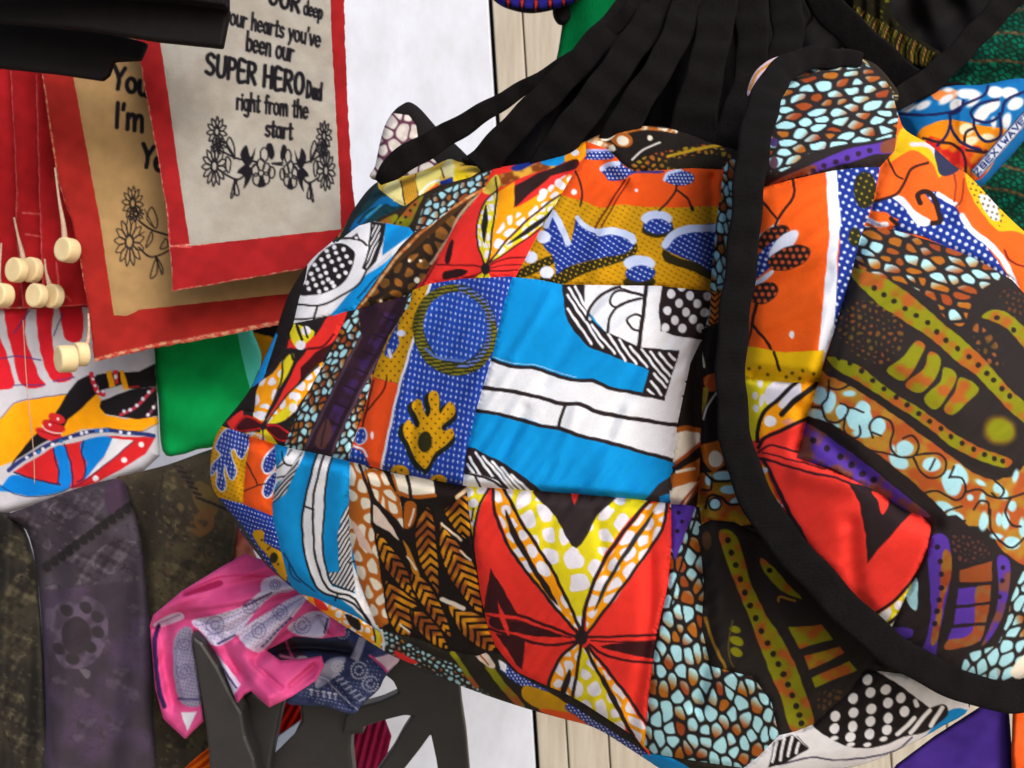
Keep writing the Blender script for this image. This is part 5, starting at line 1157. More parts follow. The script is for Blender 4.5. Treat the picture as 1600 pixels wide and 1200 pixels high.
def garland(p, w, col, M):
    def m(l): return [M(x, y) for x, y in l]
    for cx, cy, rx, ry, n in ((968, 588, 44, 66, 11), (957, 742, 54, 88, 13), (976, 650, 34, 36, 9)):
        (x0, y0), (x1, _) = M(cx, cy), M(cx + rx, cy)
        daisy(p, x0, y0, abs(x1 - x0), ry, n, w, col, .2)
    for l in ([(1000, 680), (1060, 708), (1145, 722)], [(1000, 775), (1060, 802), (1100, 772), (1145, 730)], [(1060, 802), (1045, 830)], [(1215, 730), (1262, 727)], [(1010, 640), (1040, 690), (1045, 708)]):
        p.line(m(l), w * 1.3, col)
    for l in ([(1012, 650), (1024, 612), (1044, 650), (1046, 700)], [(1048, 800), (1068, 862), (1050, 868)], [(1048, 805), (1030, 880), (1042, 870)], [(1010, 700), (1030, 720), (1022, 770), (1008, 750)], [(1062, 770), (1100, 735), (1110, 765)]):
        leafo(p, m(l), w, col)
    for l in ([(1072, 690), (1100, 648), (1118, 700), (1140, 660), (1128, 722), (1100, 742)], [(1060, 765), (1100, 738), (1126, 760), (1118, 800), (1088, 842), (1092, 790)], [(1188, 652), (1212, 640), (1226, 690), (1208, 712)], [(1150, 832), (1168, 780), (1186, 826), (1170, 836)]):
        p.poly(m(l), col)
    for cx, cy, r in ((1140, 760, 16), (1165, 735, 16), (1190, 755, 16), (1188, 795, 16), (1145, 800, 16), (1180, 690, 18), (1212, 770, 15)):
        x0, y0 = M(cx, cy); sx = abs(M(cx + r, cy)[0] - x0)
        p.line(arc(x0, y0, sx, r * 1.7, 0, 330, 9), w, col, closed=True)
    return p

# ------------------------------------------------------------------ burlap wall hangings
M_burlap = cloth_mat('burlap', .95, .08, 420, .5, .25, .16)
M_redcloth = cloth_mat('red_felt', .95, .06, 500, .3, .25, .12)
M_backing = solid('cloth_backing', (150, 110, 86), .95, .05)
P1 = (0, 0, 2.857); PP2 = (0, 360, 2.857)
INK = (28, 26, 32)
def frayed(L, amp=1.2, seed=0):
    q = cr(np.asarray(L, float), 1) if False else np.asarray(L, float)
    out = []
    r = np.random.RandomState(seed)
    for i in range(len(q)):
        a, b = q[i], q[(i + 1) % len(q)]
        n = max(1, int(np.linalg.norm(b - a) / 6))
        nn = np.array([-(b - a)[1], (b - a)[0]]); nn /= np.linalg.norm(nn) + 1e-9
        for k in range(n):
            out.append(a + (b - a) * k / n + nn * r.uniform(-amp, amp))
    return np.array(out)

def hanging(label, out, panel, dep, border, panelp, seed):
    t = thing('wall_hanging', label, 'wall hanging', V3(*out[np.argmax(np.asarray(out)[:, 1])], 1.2), 'cloth wall hangings on the left')
    lay = [('red_border', None, border, M_redcloth, None)]
    if panel is not None: lay.append(('burlap_panel', frayed(panel, .5, seed + 1), panelp, M_burlap, None))
    cloth(t, frayed(out, .9, seed), dep, lay, step=1.7, roll=(.0012, 2.5), seam=.0006, back=.0015, back_mat=M_backing, sm=0)
    return t
def redp(edge, seed=0, base=(152, 32, 35), fr=(206, 150, 130)):
    p = Pr(mottle(base, tuple(c * .92 for c in base), .9, seed))
    for e in edge: p.line(e, 2.6, mottle(fr, (190, 70, 66), 6, seed), 0)
    return p
# front one
O1 = [(190, -60), (205, 20), (217, 87), (232, 170), (247, 250), (259, 320), (264, 380), (270, 455), (360, 440), (470, 421), (562, 404), (556, 340), (549, 270), (544, 180), (540, 90), (536, -60)]
N1 = [(240, -60), (245, 20), (250, 63), (263, 150), (276, 245), (287, 320), (297, 384), (380, 375), (460, 366), (533, 358), (530, 270), (524, 160), (518, 60), (514, -60)]
b1 = redp([[(217, 87), (247, 250), (262, 340), (269, 456)], [(270, 455), (470, 421)], [(262, 385), (330, 380)]], 1)
b1.line([(262, 385), (298, 386)], 1.6, (200, 90, 84))
n1 = Pr(mottle((170, 166, 158), (164, 158, 149), .5), .0).T(*P1)
write(n1, 'OUR', (1195, 12), (1342, 58), 78, 17, INK); write(n1, 'deep', (1355, 62), (1440, 86), 62, 11, INK)
write(n1, 'in our hearts you\'ve', (968, 92), (1432, 212), 74, 12, INK); write(n1, 'been our', (1098, 224), (1312, 276), 84, 13, INK)
write(n1, 'SUPER HERO', (915, 328), (1362, 424), 92, 18, INK); write(n1, 'Dad', (1366, 434), (1438, 448), 74, 13, INK)
write(n1, 'right from the', (1055, 487), (1378, 530), 78, 12, INK); write(n1, 'start', (1184, 606), (1308, 622), 74, 13, INK)
garland(n1, 7, INK, lambda x, y: (x, y)); garland(n1, 7, INK, lambda x, y: (1240 + (1240 - x) * .76, y + (1240 - x) * .05 + 6))
hanging('front wall hanging, grey burlap lettered SUPER HERO Dad, with red cloth border', O1, N1, tps([(190, -60, 1.13), (217, 87, 1.125), (262, 332, 1.115), (270, 456, 1.105), (540, -60, 1.19), (546, 245, 1.18), (560, 400, 1.165), (400, 150, 1.152), (400, 430, 1.13)]), b1, n1, 3)
# second
O2 = [(44, -60), (56, 40), (66, 115), (77, 200), (92, 290), (112, 345), (124, 400), (134, 460), (141, 505), (147, 566), (230, 546), (330, 528), (434, 508), (520, 490), (520, 200), (500, -60)]
N2 = [(92, -60), (105, 60), (115, 122), (133, 220), (157, 350), (170, 440), (178, 493), (200, 493), (217, 484), (320, 473), (448, 459), (500, 452), (490, 100), (480, -60)]
b2 = redp([[(66, 115), (92, 290), (124, 400), (147, 570)], [(147, 566), (330, 528), (434, 508)]], 2, (158, 40, 35), (214, 160, 120))
b2.line([(147, 562), (230, 542), (330, 524), (434, 504)], 5, mottle((204, 150, 118), (186, 70, 60), 5), 0).line([(135, 496), (180, 500)], 1.6, (150, 40, 36))
n2 = Pr(mottle((172, 138, 92), (160, 128, 86), .6), .0).T(*P1)
n2.hatch([(0, 0), (1600, 0), (1600, 1500), (0, 1500)], .9, 8.5, 3.2, (190, 156, 108), 0)
write(n2, 'You', (500, 390), (668, 432), 98, 20, INK); write(n2, "I'm", (510, 566), (650, 590), 108, 20, INK); write(n2, 'Ye', (628, 738), (738, 770), 98, 20, INK)
n2.T(0, 280, 5.714)
for a in ((1185, 215, 92, 150, 12, 10, INK, .1), (1155, 560, 130, 215, 13, 10, INK, .3), (1215, 310, 70, 70, 11, 9, INK, 0)): daisy(n2, *a)
for l, w in (([(1250, 380), (1350, 450), (1500, 500)], 18), ([(1240, 610), (1330, 690), (1420, 680), (1500, 640)], 16), ([(1290, 270), (1380, 440)], 9), ([(1390, 700), (1400, 740)], 12), ([(1290, 470), (1240, 500)], 9)): n2.line(l, w, INK)
for l in ([(1310, 350), (1355, 250), (1405, 360), (1390, 440)], [(1395, 700), (1340, 880), (1400, 840)], [(1400, 700), (1445, 850), (1450, 790)], [(1350, 470), (1300, 610), (1360, 540)], [(1480, 530), (1430, 620), (1500, 600)]): n2.line(l, 11, INK, closed=True)
hanging("second wall hanging, tan burlap lettered I'm, half hidden behind the grey one", O2, N2, tps([(44, -60, 1.185), (66, 115, 1.18), (147, 566, 1.17), (500, -60, 1.23), (520, 490, 1.215), (300, 250, 1.20)]), b2, n2, 9)
hanging('narrow strip of plain red cloth beside the tan burlap hanging, a bead on its cord', [(46, -60), (56, 110), (58, 200), (61, 300), (64, 400), (68, 481), (120, 478), (220, 470), (220, -60)], None, lambda P: 1.235 + .00006 * (P[:, 0] - 60) + .003 * np.sin(P[:, 0] * .09), redp([[(56, 110), (61, 300), (68, 480)], [(68, 480), (140, 477)], [(88, 410), (92, 450), (110, 470)]], 4, (160, 28, 33), (196, 90, 92)), None, 14)
hanging('middle strip of plain red cloth, second from the left edge of the picture', [(6, -60), (16, 110), (21, 200), (26, 300), (24, 345), (30, 420), (36, 482), (100, 480), (200, 478), (200, -60)], None, lambda P: 1.255 + .00006 * P[:, 0] + .003 * np.sin(P[:, 0] * .11 + 1), redp([[(16, 110), (26, 300), (24, 345), (36, 480)], [(36, 481), (80, 479)], [(36, 332), (62, 334)], [(40, 366), (64, 370)]], 5, (160, 28, 33), (196, 96, 98)), None, 18)
hanging('red cloth cut by the left edge of the picture, leftmost of the hangings', [(-90, -60), (-90, 484), (-20, 484), (60, 482), (150, 480), (150, -60)], None, lambda P: 1.275 + .00008 * P[:, 0] + .003 * np.sin(P[:, 0] * .1), redp([[(-20, 482), (40, 481)]], 6, (160, 28, 33)), None, 22)

# wooden toggles on cords
M_wood_bead = solid('pale_turned_wood', (226, 204, 158), .6, .25, (('noise', 60, .25, .0006),), .07, 45)
M_cord = solid('jute_cord', (188, 160, 140), .95, .05, (('noise', 500, .6, .001),), .2, 300)
def bead(parent, px, py, d, r, L, ax, name='wooden_bead'):
    """short turned peg with rounded ends"""
    a = Vector(ax).normalized(); R = r * d / F; Ln = L * d / F
    prof = [(0, 0), (.8, 0), (.84, 0), (.93, .03), (.985, .09), (1.0, .18), (1.0, .82), (.985, .91), (.93, .97), (.84, 1), (0, 1)]
    s = a.cross(Vector((0, 0, 1))).normalized(); t = a.cross(s)
    c = V3(px, py, d); V = []; Fc = []; n = 28
    for rr, z in prof:
        for k in range(n):
            th = 2 * math.pi * k / n
            V.append(c + a * (z * Ln) + (s * math.cos(th) + t * math.sin(th)) * (R * max(rr, .001)))
    for i in range(len(prof) - 1):
        for k in range(n): Fc.append((i * n + k, i * n + (k + 1) % n, (i + 1) * n + (k + 1) % n, (i + 1) * n + k))
    return mesh_obj(name, V, Fc, M_wood_bead, parent)
def toggle(label, beads, cord):
    x, y, d = beads[0][:3]
    t = thing('wooden_toggle', label, 'toggle', V3(x, y, d), 'wooden toggles hanging on cords')
    for b in beads: bead(t, *b)
    tube('cord', [V3(*c) for c in cord], [.0012, .0016, .0030, .0045], M_cord, t)
    return t
AXB = (.42, .9, -.03)
toggle('single pale wooden bead highest of the beads, against red cloth', [(96, 389, 1.155, 19.5, 22, AXB)], [(86, 262, 1.172), (92, 310, 1.172), (99, 350, 1.17), (102, 384, 1.172)])
toggle('pair of wooden beads at left, below a frayed cord', [(19, 421, 1.205, 19.5, 15, AXB), (44, 421, 1.232, 20, 14, AXB)], [(22, 340, 1.243), (28, 368, 1.243), (34, 392, 1.24), (38, 414, 1.238)])
toggle('lower pair of wooden beads just above the striped print cloth', [(51, 461, 1.195, 19, 15, AXB), (77, 462, 1.215, 19, 14, AXB)], [(70, 405, 1.226), (72, 425, 1.225), (76, 440, 1.223), (80, 455, 1.222)])
toggle('wooden bead cut off by the left edge of the picture', [(-6, 460, 1.20, 19, 20, AXB)], [(2, 380, 1.25), (0, 410, 1.24), (-2, 430, 1.235), (-2, 452, 1.222)])
toggle('pair of wooden pegs at the bottom corner of the tan burlap hanging', [(90, 561, 1.13, 21.5, 26, (.7, .7, .05)), (117, 554, 1.155, 19, 18, (.7, .7, .05))], [(138, 490, 1.172), (139, 515, 1.168), (137, 535, 1.166), (130, 550, 1.168)])

# black frames top left
M_frame = solid('black_stained_wood', (17, 14, 15), .7, .15, (('noise', 160, .3, .0008),), .25, 60)
fr = thing('wooden_rack', 'upper black wooden rack bar in the top left corner', 'rack', V3(180, 60, 1.03))
tl = lambda P: 1.02 - .00004 * (P[:, 0] - 180)
prism('rail', Z(*P1)([(-200, -120), (-200, 70), (0, 92), (400, 130), (700, 178), (988, 208), (1022, 36), (1000, 20), (800, -6), (760, -120)]), 1.02, 1.032, M_frame, fr, .003, tl)
prism('lip', Z(*P1)([(-200, -130), (-200, -60), (400, -40), (790, -8), (1004, 20), (1004, -130)]), .99, 1.01, M_frame, fr, .002)
fr = thing('wooden_rack', 'lower black wooden rack bar hanging over the red cloths', 'rack', V3(80, 110, 1.1))
prism('rail', Z(*P1)([(-200, 40), (-200, 286), (0, 300), (250, 326), (452, 356), (482, 330), (502, 270), (622, 264), (655, 188), (400, 120)]), 1.075, 1.085, M_frame, fr, .003)

# ------------------------------------------------------------------ printed cloth, scarves, bandanas lower left
M_kanga = cloth_mat('printed_wrap', .8, .15)
Z7 = (0, 540, 4.615)
p = Pr((194, 193, 203)).T(*PP2)
RB = (208, 28, 44)
for q in ([(22, 300), (128, 300), (110, 450), (170, 640), (204, 692), (98, 694), (60, 560), (32, 450)], [(165, 300), (242, 300), (230, 450), (250, 560), (325, 652), (240, 674), (180, 540)], [(268, 300), (358, 300), (368, 480), (300, 490), (275, 420)], [(-40, 460), (0, 480), (64, 682), (0, 712), (-40, 715)]): p.poly(q, RB)
for l in ([(0, 575), (80, 560), (180, 580)], [(130, 360), (60, 460)], [(280, 370), (240, 470)], [(60, 690), (130, 690), (200, 690)], [(240, 675), (330, 655)]): p.line(l, 5, (60, 50, 120))
p.T(*Z7)
p.poly([(-60, 560), (0, 530), (100, 420), (250, 380), (480, 352), (700, 346), (722, 380), (760, 500), (900, 530), (1130, 515), (1140, 560), (1000, 624), (760, 592), (600, 602), (460, 662), (300, 655), (110, 832), (-60, 890)], (248, 164, 8), 0)
p.line([(-60, 560), (0, 530), (100, 420), (250, 380), (480, 352)], 6, (60, 60, 110)).line([(1130, 515), (1140, 560), (1000, 620), (760, 592)], 5, (120, 70, 10))
B = (24, 20, 24)
p.poly([(640, 212), (705, 228), (695, 350), (600, 442), (492, 532), (432, 642), (332, 692), (242, 742), (112, 832), (55, 910), (98, 830), (180, 720), (270, 630), (400, 490), (470, 370), (560, 248)], B, 0)
p.poly([(690, 215), (780, 198), (870, 188), (1000, 188), (1125, 130), (1130, 292), (1000, 312), (930, 312), (880, 282), (800, 302), (712, 325)], B, 0)
p.poly([(728, 400), (850, 348), (950, 318), (1130, 295), (1140, 505), (1000, 532), (850, 512), (758, 492), (722, 440)], B, 0)
p.ell(412, 525, 64, 34, (206, 38, 44), .35).ell(385, 580, 88, 38, (198, 34, 40), .35).ell(352, 640, 104, 38, (206, 38, 44), .35).line([(300, 575), (350, 615), (440, 632)], 9, (238, 200, 205)).line([(360, 545), (450, 572)], 6, (110, 14, 20)).line([(280, 610), (420, 650)], 6, (110, 14, 20)).dots([(420, 530), (360, 570)], 9, WH)
p.poly([(765, 190), (802, 178), (834, 292), (790, 304)], (244, 168, 12), 0).poly([(812, 180), (850, 178), (860, 270), (835, 280)], (206, 40, 60), 0).ell(835, 225, 12, 18, WH).poly([(862, 178), (890, 176), (932, 312), (890, 324)], (244, 168, 12), 0)
p.line([(660, 205), (672, 270), (702, 332), (745, 352)], 32, (204, 36, 58)).dots([(672, 240), (682, 290), (705, 330), (740, 332)], 10, WH).line([(930, 300), (1000, 298)], 10, (190, 30, 30))
p.line([(870, 502), (980, 440), (1110, 312)], 24, (176, 50, 70)).dots([(895, 475), (940, 462), (985, 430), (1030, 385), (1075, 335)], 13, (210, 220, 240)).line([(1058, 512), (1130, 420)], 22, (120, 60, 90)).dots([(1065, 500), (1105, 445)], 12, WH)
p.poly([(105, 905), (370, 740), (600, 682), (800, 652), (1115, 662), (1062, 762), (860, 905), (620, 1015), (520, 1035), (430, 1005), (250, 972)], (206, 34, 40), 0)
p.line([(60, 900), (200, 800), (400, 692), (600, 632), (750, 612), (900, 622), (1110, 650)], 30, (40, 50, 110)).dots([(195, 805), (250, 775), (310, 745), (380, 715), (505, 662), (590, 632), (625, 625), (730, 615), (870, 622), (930, 630)], 13, (225, 228, 240)).dots([(280, 765), (440, 690), (700, 612), (770, 615)], 14, (40, 110, 190))
BB = (2, 122, 212)
p.poly([(385, 745), (462, 728), (502, 850), (512, 1005), (430, 995), (420, 860)], BB).poly([(598, 684), (812, 664), (740, 812), (606, 966), (624, 850), (590, 780)], BB).poly([(815, 668), (965, 684), (862, 792), (618, 955), (742, 812)], (222, 222, 230), 0)
p.poly([(962, 690), (1116, 666), (1052, 782), (702, 985), (535, 1028), (640, 955)], (206, 34, 40), 0).dots([(1018, 715), (893, 825), (690, 955)], 21, (226, 222, 228))
p.poly([(-60, 1040), (15, 1010), (90, 930), (250, 972), (430, 1008), (505, 1022), (400, 1062), (230, 1088), (100, 1062)], BB)
for l, w in (([(100, 912), (250, 965), (435, 1003)], 12), ([(462, 712), (512, 850), (526, 1025)], 10), ([(600, 690), (590, 770), (612, 860), (605, 950), (560, 985)], 11), ([(385, 745), (400, 840), (425, 900), (420, 990)], 11), ([(965, 690), (640, 955), (540, 1020)], 7), ([(0, 1010), (110, 1070), (240, 1092), (410, 1066), (510, 1026)], 6)): p.line(l, w, (30, 30, 70))
kg = thing('printed_cloth', 'white wrap cloth printed with red stripes, a yellow shape and a red and blue kite', 'cloth', V3(120, 790, 1.25))
cloth(kg, [(-70, 440), (40, 440), (150, 445), (236, 470), (242, 552), (247, 640), (250, 712), (225, 735), (160, 758), (80, 782), (10, 802), (-70, 815)], lambda P: 1.285 + .004 * np.sin(P[:, 1] * .035 + P[:, 0] * .01) + .003 * np.sin(P[:, 0] * .06) - .00005 * (P[:, 1] - 600),
      [('printed_panel', None, p, M_kanga, None)], roll=(.02, 16), back=.02, back_mat=M_lining, sm=0)
tube('thread', [V3(36, 500, 1.262), V3(42, 600, 1.262), V3(52, 700, 1.26), V3(54, 756, 1.262)], [.0006], M_cord, kg, 5)
# green cloth
Z8 = (240, 480, 4.286)
p = Pr(mottle((0, 168, 84), (0, 152, 74), .5))
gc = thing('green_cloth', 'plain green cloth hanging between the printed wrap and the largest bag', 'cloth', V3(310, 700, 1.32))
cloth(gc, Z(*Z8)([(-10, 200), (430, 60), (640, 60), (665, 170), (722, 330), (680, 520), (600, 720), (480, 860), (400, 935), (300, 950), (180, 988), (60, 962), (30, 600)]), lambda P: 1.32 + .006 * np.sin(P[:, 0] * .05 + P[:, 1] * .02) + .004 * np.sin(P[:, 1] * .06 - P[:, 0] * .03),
      [('green_panel', None, p, M_cotton, None), ('mint_hem', Z(*Z8)([(540, 60), (660, 60), (670, 170), (730, 340), (650, 560), (628, 480), (590, 320)]), Pr((84, 216, 196)), M_cotton, 'pale mint edge')], step=2.2, roll=(.012, 14), back=.02, back_mat=M_lining)  # mint strip paints the light glowing through the cloth's edge
yc = thing('yellow_cloth', 'small corner of mustard and black cloth between the green cloth and the bag edge', 'cloth', V3(415, 560, 1.4))
cloth(yc, [(388, 500), (450, 490), (450, 530), (420, 600), (400, 610), (395, 560)], lambda P: 1.40 + 0 * P[:, 0], [('cloth_corner', None, Pr((206, 150, 10)).poly([(392, 490), (450, 480), (440, 535), (420, 525), (396, 519)], (22, 20, 22), 0), M_cotton, None)], step=2.2, roll=(.008, 8), back=.01, back_mat=M_lining)
# scarves
P3 = (0, 680, 2.308)
M_scarf = cloth_mat('scarf_weave', .75, .2, 500, .4, .35, .22)
def sprig(p, x, y, L, ang, col, n=5):
    c, s_ = math.cos(ang), math.sin(ang)
    bend = lambda t: (x + L * (t * c - .25 * t * t * s_), y + L * (t * s_ + .25 * t * t * c))
    p.line([bend(t) for t in (0, .35, .7, 1)], L * .045, col)
    for k in range(n):
        t = .15 + .8 * k / n
        q = bend(t)
        for sg in (-1, 1):
            a = ang + sg * .9 + .3 * t
            r = L * (.17 - .08 * t)
            p.ell(q[0] + r * math.cos(a), q[1] + r * math.sin(a), r, r * .42, col, a, 3)
def paisley(p, cx, cy, r, ang, col, col2):
    pts = []
    for k in range(20):
        t = 2 * math.pi * k / 20
        rr = r * (1 + .75 * max(0, math.cos(t)) ** 7)
        u, v = rr * math.cos(t), rr * .62 * math.sin(t) + .45 * r * max(0, math.cos(t)) ** 5
        pts.append((cx + u * math.cos(ang) - v * math.sin(ang), cy + u * math.sin(ang) + v * math.cos(ang)))
    p.line(pts, r * .10, col, closed=True)
    P0 = np.array(pts); c0 = np.array([cx, cy])
    p.line(c0 + (P0 - c0) * .72, r * .06, col, closed=True)
    for q in (c0 + (P0[::2] - c0) * .86): p.ell(q[0], q[1], r * .06, r * .06, col)
    sprig(p, cx - r * .5 * math.cos(ang), cy - r * .5 * math.sin(ang), r * 1.0, ang, col, 4)
def brocade(p, dark, fig, items, seed):
    r = np.random.RandomState(seed)
    mid = mottle(fig, dark, 2.2, seed, .1, 1.6)
    p.cob(None, 15, mottle(fig, dark, 4, seed, .35), .5, 1.5, seed, .24, None, 1, .35)
    lo, hi = ((-40, 300), (160, 1200)) if seed == 91 else (((90, 230), (470, 560)) if seed == 94 else ((560, 120), (820, 1200)))
    for k in range(26): sprig(p, r.uniform(lo[0], hi[0]), r.uniform(lo[1], hi[1]), r.uniform(40, 80), r.uniform(0, 6.3), mid)
    for cx, cy, rr, a in items: paisley(p, cx, cy, rr * 1.15, a, mid, dark)
    return p
sil_of = [(-60, 790), (0, 800), (20, 803), (40, 830), (55, 880), (62, 940), (68, 1030), (75, 1120), (80, 1260), (-60, 1260)]
p = brocade(Pr(mottle((50, 46, 38), (36, 33, 30), .4)).T(*P3), (30, 27, 24), (84, 78, 60), [(50, 400, 46, .5), (70, 560, 52, 1.9), (20, 700, 50, .2), (90, 760, 44, 2.6), (40, 980, 70, 1.2), (90, 1120, 50, .3)], 91)
def scf(f, ph, d0):
    return lambda P: d0 + .007 * np.sin(P[:, 0] * f + ph + P[:, 1] * .004) + .003 * np.sin(P[:, 0] * f * 2.3 + P[:, 1] * .01 + ph)
sc = thing('scarf', 'dark olive patterned scarf at the left edge of the picture', 'scarf', V3(20, 1240, 1.2), 'scarves hanging in a row')
cloth(sc, sil_of, scf(.09, 0, 1.225), [('scarf_panel', None, p, M_scarf, None)], step=2, roll=(.02, 16), back=.02, back_mat=M_lining)
p = Pr(mottle((68, 61, 72), (54, 47, 56), .35)).T(*P3)
brocade(p, (42, 36, 43), (92, 84, 94), [(130, 350, 36, .6), (230, 270, 52, -.4), (340, 240, 44, 2.4), (410, 440, 70, -.5), (330, 500, 46, 2.0), (470, 520, 40, .8)], 94)
p.poly([(380, 190), (450, 160), (448, 250), (392, 282)], (66, 48, 68))
p.line([(140, 500), (300, 382), (490, 258)], 34, (58, 52, 57))
for k in range(13): p.poly([(152 + k * 26, 470 - k * 19), (176 + k * 26, 452 - k * 19), (186 + k * 26, 486 - k * 19), (166 + k * 26, 492 - k * 19)], (31, 27, 30))
p.poly([(150, 560), (540, 520), (550, 1240), (180, 1240)], mottle((70, 56, 78), (56, 48, 58), .5), 0)
p.cob([(170, 600), (540, 540), (540, 1240), (190, 1240)], 13, (58, 50, 60), .6, 1.5, 97, .25, None, 1, .4)
rr_ = np.random.RandomState(5)
for k in range(20): sprig(p, rr_.uniform(180, 520), rr_.uniform(560, 1180), rr_.uniform(50, 90), rr_.uniform(0, 6.3), mottle((82, 70, 86), (56, 48, 58), 2, 1.))
p.poly([(180, 640), (270, 580), (360, 600), (390, 680), (370, 780), (300, 840), (220, 830), (190, 740)], mottle((88, 75, 95), (68, 58, 72), 1.6)).ell(275, 722, 54, 68, (50, 42, 50))
p.dots([(240, 632), (310, 622), (352, 655), (352, 710), (325, 765), (262, 808), (212, 770)], 25, (48, 42, 48), 20, .6).poly([(285, 845), (328, 850), (316, 878)], (92, 84, 94)).poly([(150, 630), (200, 630), (190, 690), (150, 690)], (84, 72, 92))
p.line([(150, 600), (165, 900), (180, 1200)], 20, (68, 57, 78))
sc = thing('scarf', 'purple grey scarf with a round flower motif, hanging between two olive ones', 'scarf', V3(150, 1240, 1.19), 'scarves hanging in a row')
cloth(sc, [(12, 806), (50, 790), (100, 770), (160, 752), (190, 750), (202, 775), (216, 820), (228, 900), (236, 1000), (238, 1100), (230, 1260), (72, 1260), (70, 1130), (66, 1000), (58, 900), (42, 830)], scf(.05, 1.2, 1.205), [('scarf_panel', None, p, M_scarf, None)], step=2, roll=(.025, 18), back=.02, back_mat=M_lining)
p = brocade(Pr(mottle((68, 61, 44), (48, 43, 35), .4)).T(*P3), (36, 32, 27), (92, 84, 60), [(640, 480, 50, .6), (720, 450, 44, 2.), (600, 300, 40, 1.)], 105)
p.line([(590, 130), (575, 260), (620, 340), (720, 380)], 9, (44, 38, 36)).line([(640, 90), (660, 180), (700, 260), (790, 290)], 34, (58, 50, 40)).ell(740, 230, 40, 70, (88, 72, 40), -.5)
for k in range(11):
    x, y = 640 + k * 13 + max(0, k - 6) * 8, 110 + k * 19 - max(0, k - 6) * 10
    p.line([(x - 8, y), (x + 18, y + 8)], 9, (32, 27, 28))
p.poly([(690, 300), (760, 260), (770, 330), (720, 370), (690, 350)], (96, 68, 40)).cob([(590, 130), (650, 120), (700, 330), (600, 340)], 44, mottle((58, 50, 40), (86, 76, 50), 2), .9, 1.3, 99, .2)
p.cob([(600, 380), (830, 300), (830, 520), (640, 660)], 50, mottle((54, 46, 38), (76, 62, 44), 2), .6, 1.3, 101, .22)
sc = thing('scarf', 'olive and bronze patterned scarf, rightmost, hanging behind the pink bandana', 'scarf', V3(260, 1240, 1.22), 'scarves hanging in a row')
cloth(sc, [(182, 756), (200, 742), (262, 726), (330, 702), (362, 700), (372, 780), (366, 860), (352, 920), (340, 1010), (335, 1100), (330, 1260), (220, 1260), (226, 1100), (226, 950), (216, 850)], scf(.045, 2.2, 1.235), [('scarf_panel', None, p, M_scarf, None)], step=2, roll=(.022, 18), back=.02, back_mat=M_lining)
rc = thing('rust_cloth', 'small piece of rusty pink cloth above the pink bandana', 'cloth', V3(360, 880, 1.26))
cloth(rc, [(345, 790), (380, 820), (400, 870), (410, 900), (340, 920), (340, 850)], lambda P: 1.27 + .004 * np.sin(P[:, 0] * .2), [('cloth_panel', None, Pr(mottle((150, 74, 66), (200, 120, 100), 1.2)), M_cotton, None)], step=2.5, roll=(.01, 10), back=.01, back_mat=M_lining)
# pink bandana
P4 = (200, 820, 2.353)
PK = (216, 82, 142); LW = (206, 198, 222); DN = (64, 58, 110)
p = Pr(mottle(PK, (204, 70, 130), .6)).T(*P4)
for q in ([(95, 362), (180, 322), (205, 345), (120, 374)], [(236, 352), (330, 330), (420, 300), (500, 240), (610, 226), (500, 284), (405, 402), (320, 445), (268, 392)], [(498, 200), (560, 190), (610, 238), (500, 252)], [(405, 405), (500, 330), (645, 248), (645, 290), (565, 382), (482, 470)], [(588, 372), (680, 318), (740, 338), (714, 414), (620, 404)]): p.poly(q, LW)
p.poly([(176, 402), (232, 378), (252, 480), (272, 655), (188, 645), (166, 500)], (150, 142, 168)).poly([(278, 440), (332, 480), (415, 585), (390, 625), (330, 522)], LW, 0).line([(112, 372), (98, 450), (114, 600), (134, 668)], 17, (52, 28, 80)).poly([(196, 690), (254, 688), (216, 760)], (226, 224, 234), 0)
def spiral(p, cx, cy, r, w, col, step=9):
    for k in range(int(2 * math.pi * r / step)):
        t = k * step / r
        p.ell(cx + r * math.cos(t), cy + r * math.sin(t), w, w, col)
    for k in range(int(2 * math.pi * r * .5 / step)):
        t = k * step / (r * .5)
        p.ell(cx + r * .5 * math.cos(t), cy + r * .5 * math.sin(t), w, w, col)
for a in ((640, 370, 30), (320, 370, 32), (560, 320, 26), (450, 300, 26), (205, 540, 26), (205, 440, 22), (540, 220, 18), (480, 390, 26)): spiral(p, *a, 2.4, DN, 8)
for l in ([(330, 438), (395, 405)], [(490, 450), (600, 340)], [(425, 300), (530, 250)], [(340, 520), (400, 600)], [(295, 455), (340, 520)], [(180, 640), (270, 640)], [(720, 400), (735, 345)]):
    n = 8
    for k in range(n):
        a, b = np.array(l[0]), np.array(l[1]); q = a + (b - a) * (k + .3) / n
        p.line([q, q + (b - a) * .5 / n], 8, DN)
for l, w in (([(250, 372), (330, 352), (430, 318), (520, 262)], 3), ([(290, 408), (400, 372), (480, 300)], 3), ([(425, 412), (520, 345), (640, 268)], 3), ([(470, 452), (560, 372), (640, 285)], 3), ([(600, 395), (690, 335), (730, 345)], 3), ([(186, 410), (176, 500), (196, 630)], 4), ([(228, 395), (246, 480), (262, 640)], 4), ([(110, 362), (190, 332)], 4)): p.line(l, w, (120, 110, 160))
p.grid([(240, 360), (600, 235), (560, 375), (480, 460), (400, 400), (320, 440)], (13, 3), (-4, 13), 2.2, (130, 120, 170), only=LW, tol=.04)
p.grid([(176, 402), (232, 378), (272, 655), (188, 645)], (12, 2), (-3, 12), 2.4, (86, 80, 120), only=(150, 142, 168), tol=.04)
p.line([(200, 250), (350, 190), (520, 190)], 5, (190, 40, 100)).poly([(210, 250), (330, 205), (340, 225), (220, 262)], (160, 30, 80))
pb = thing('bandana', 'bright pink bandana with white printed panels, bunched below the largest bag', 'bandana', V3(360, 1100, 1.1), 'bandanas below the bag')
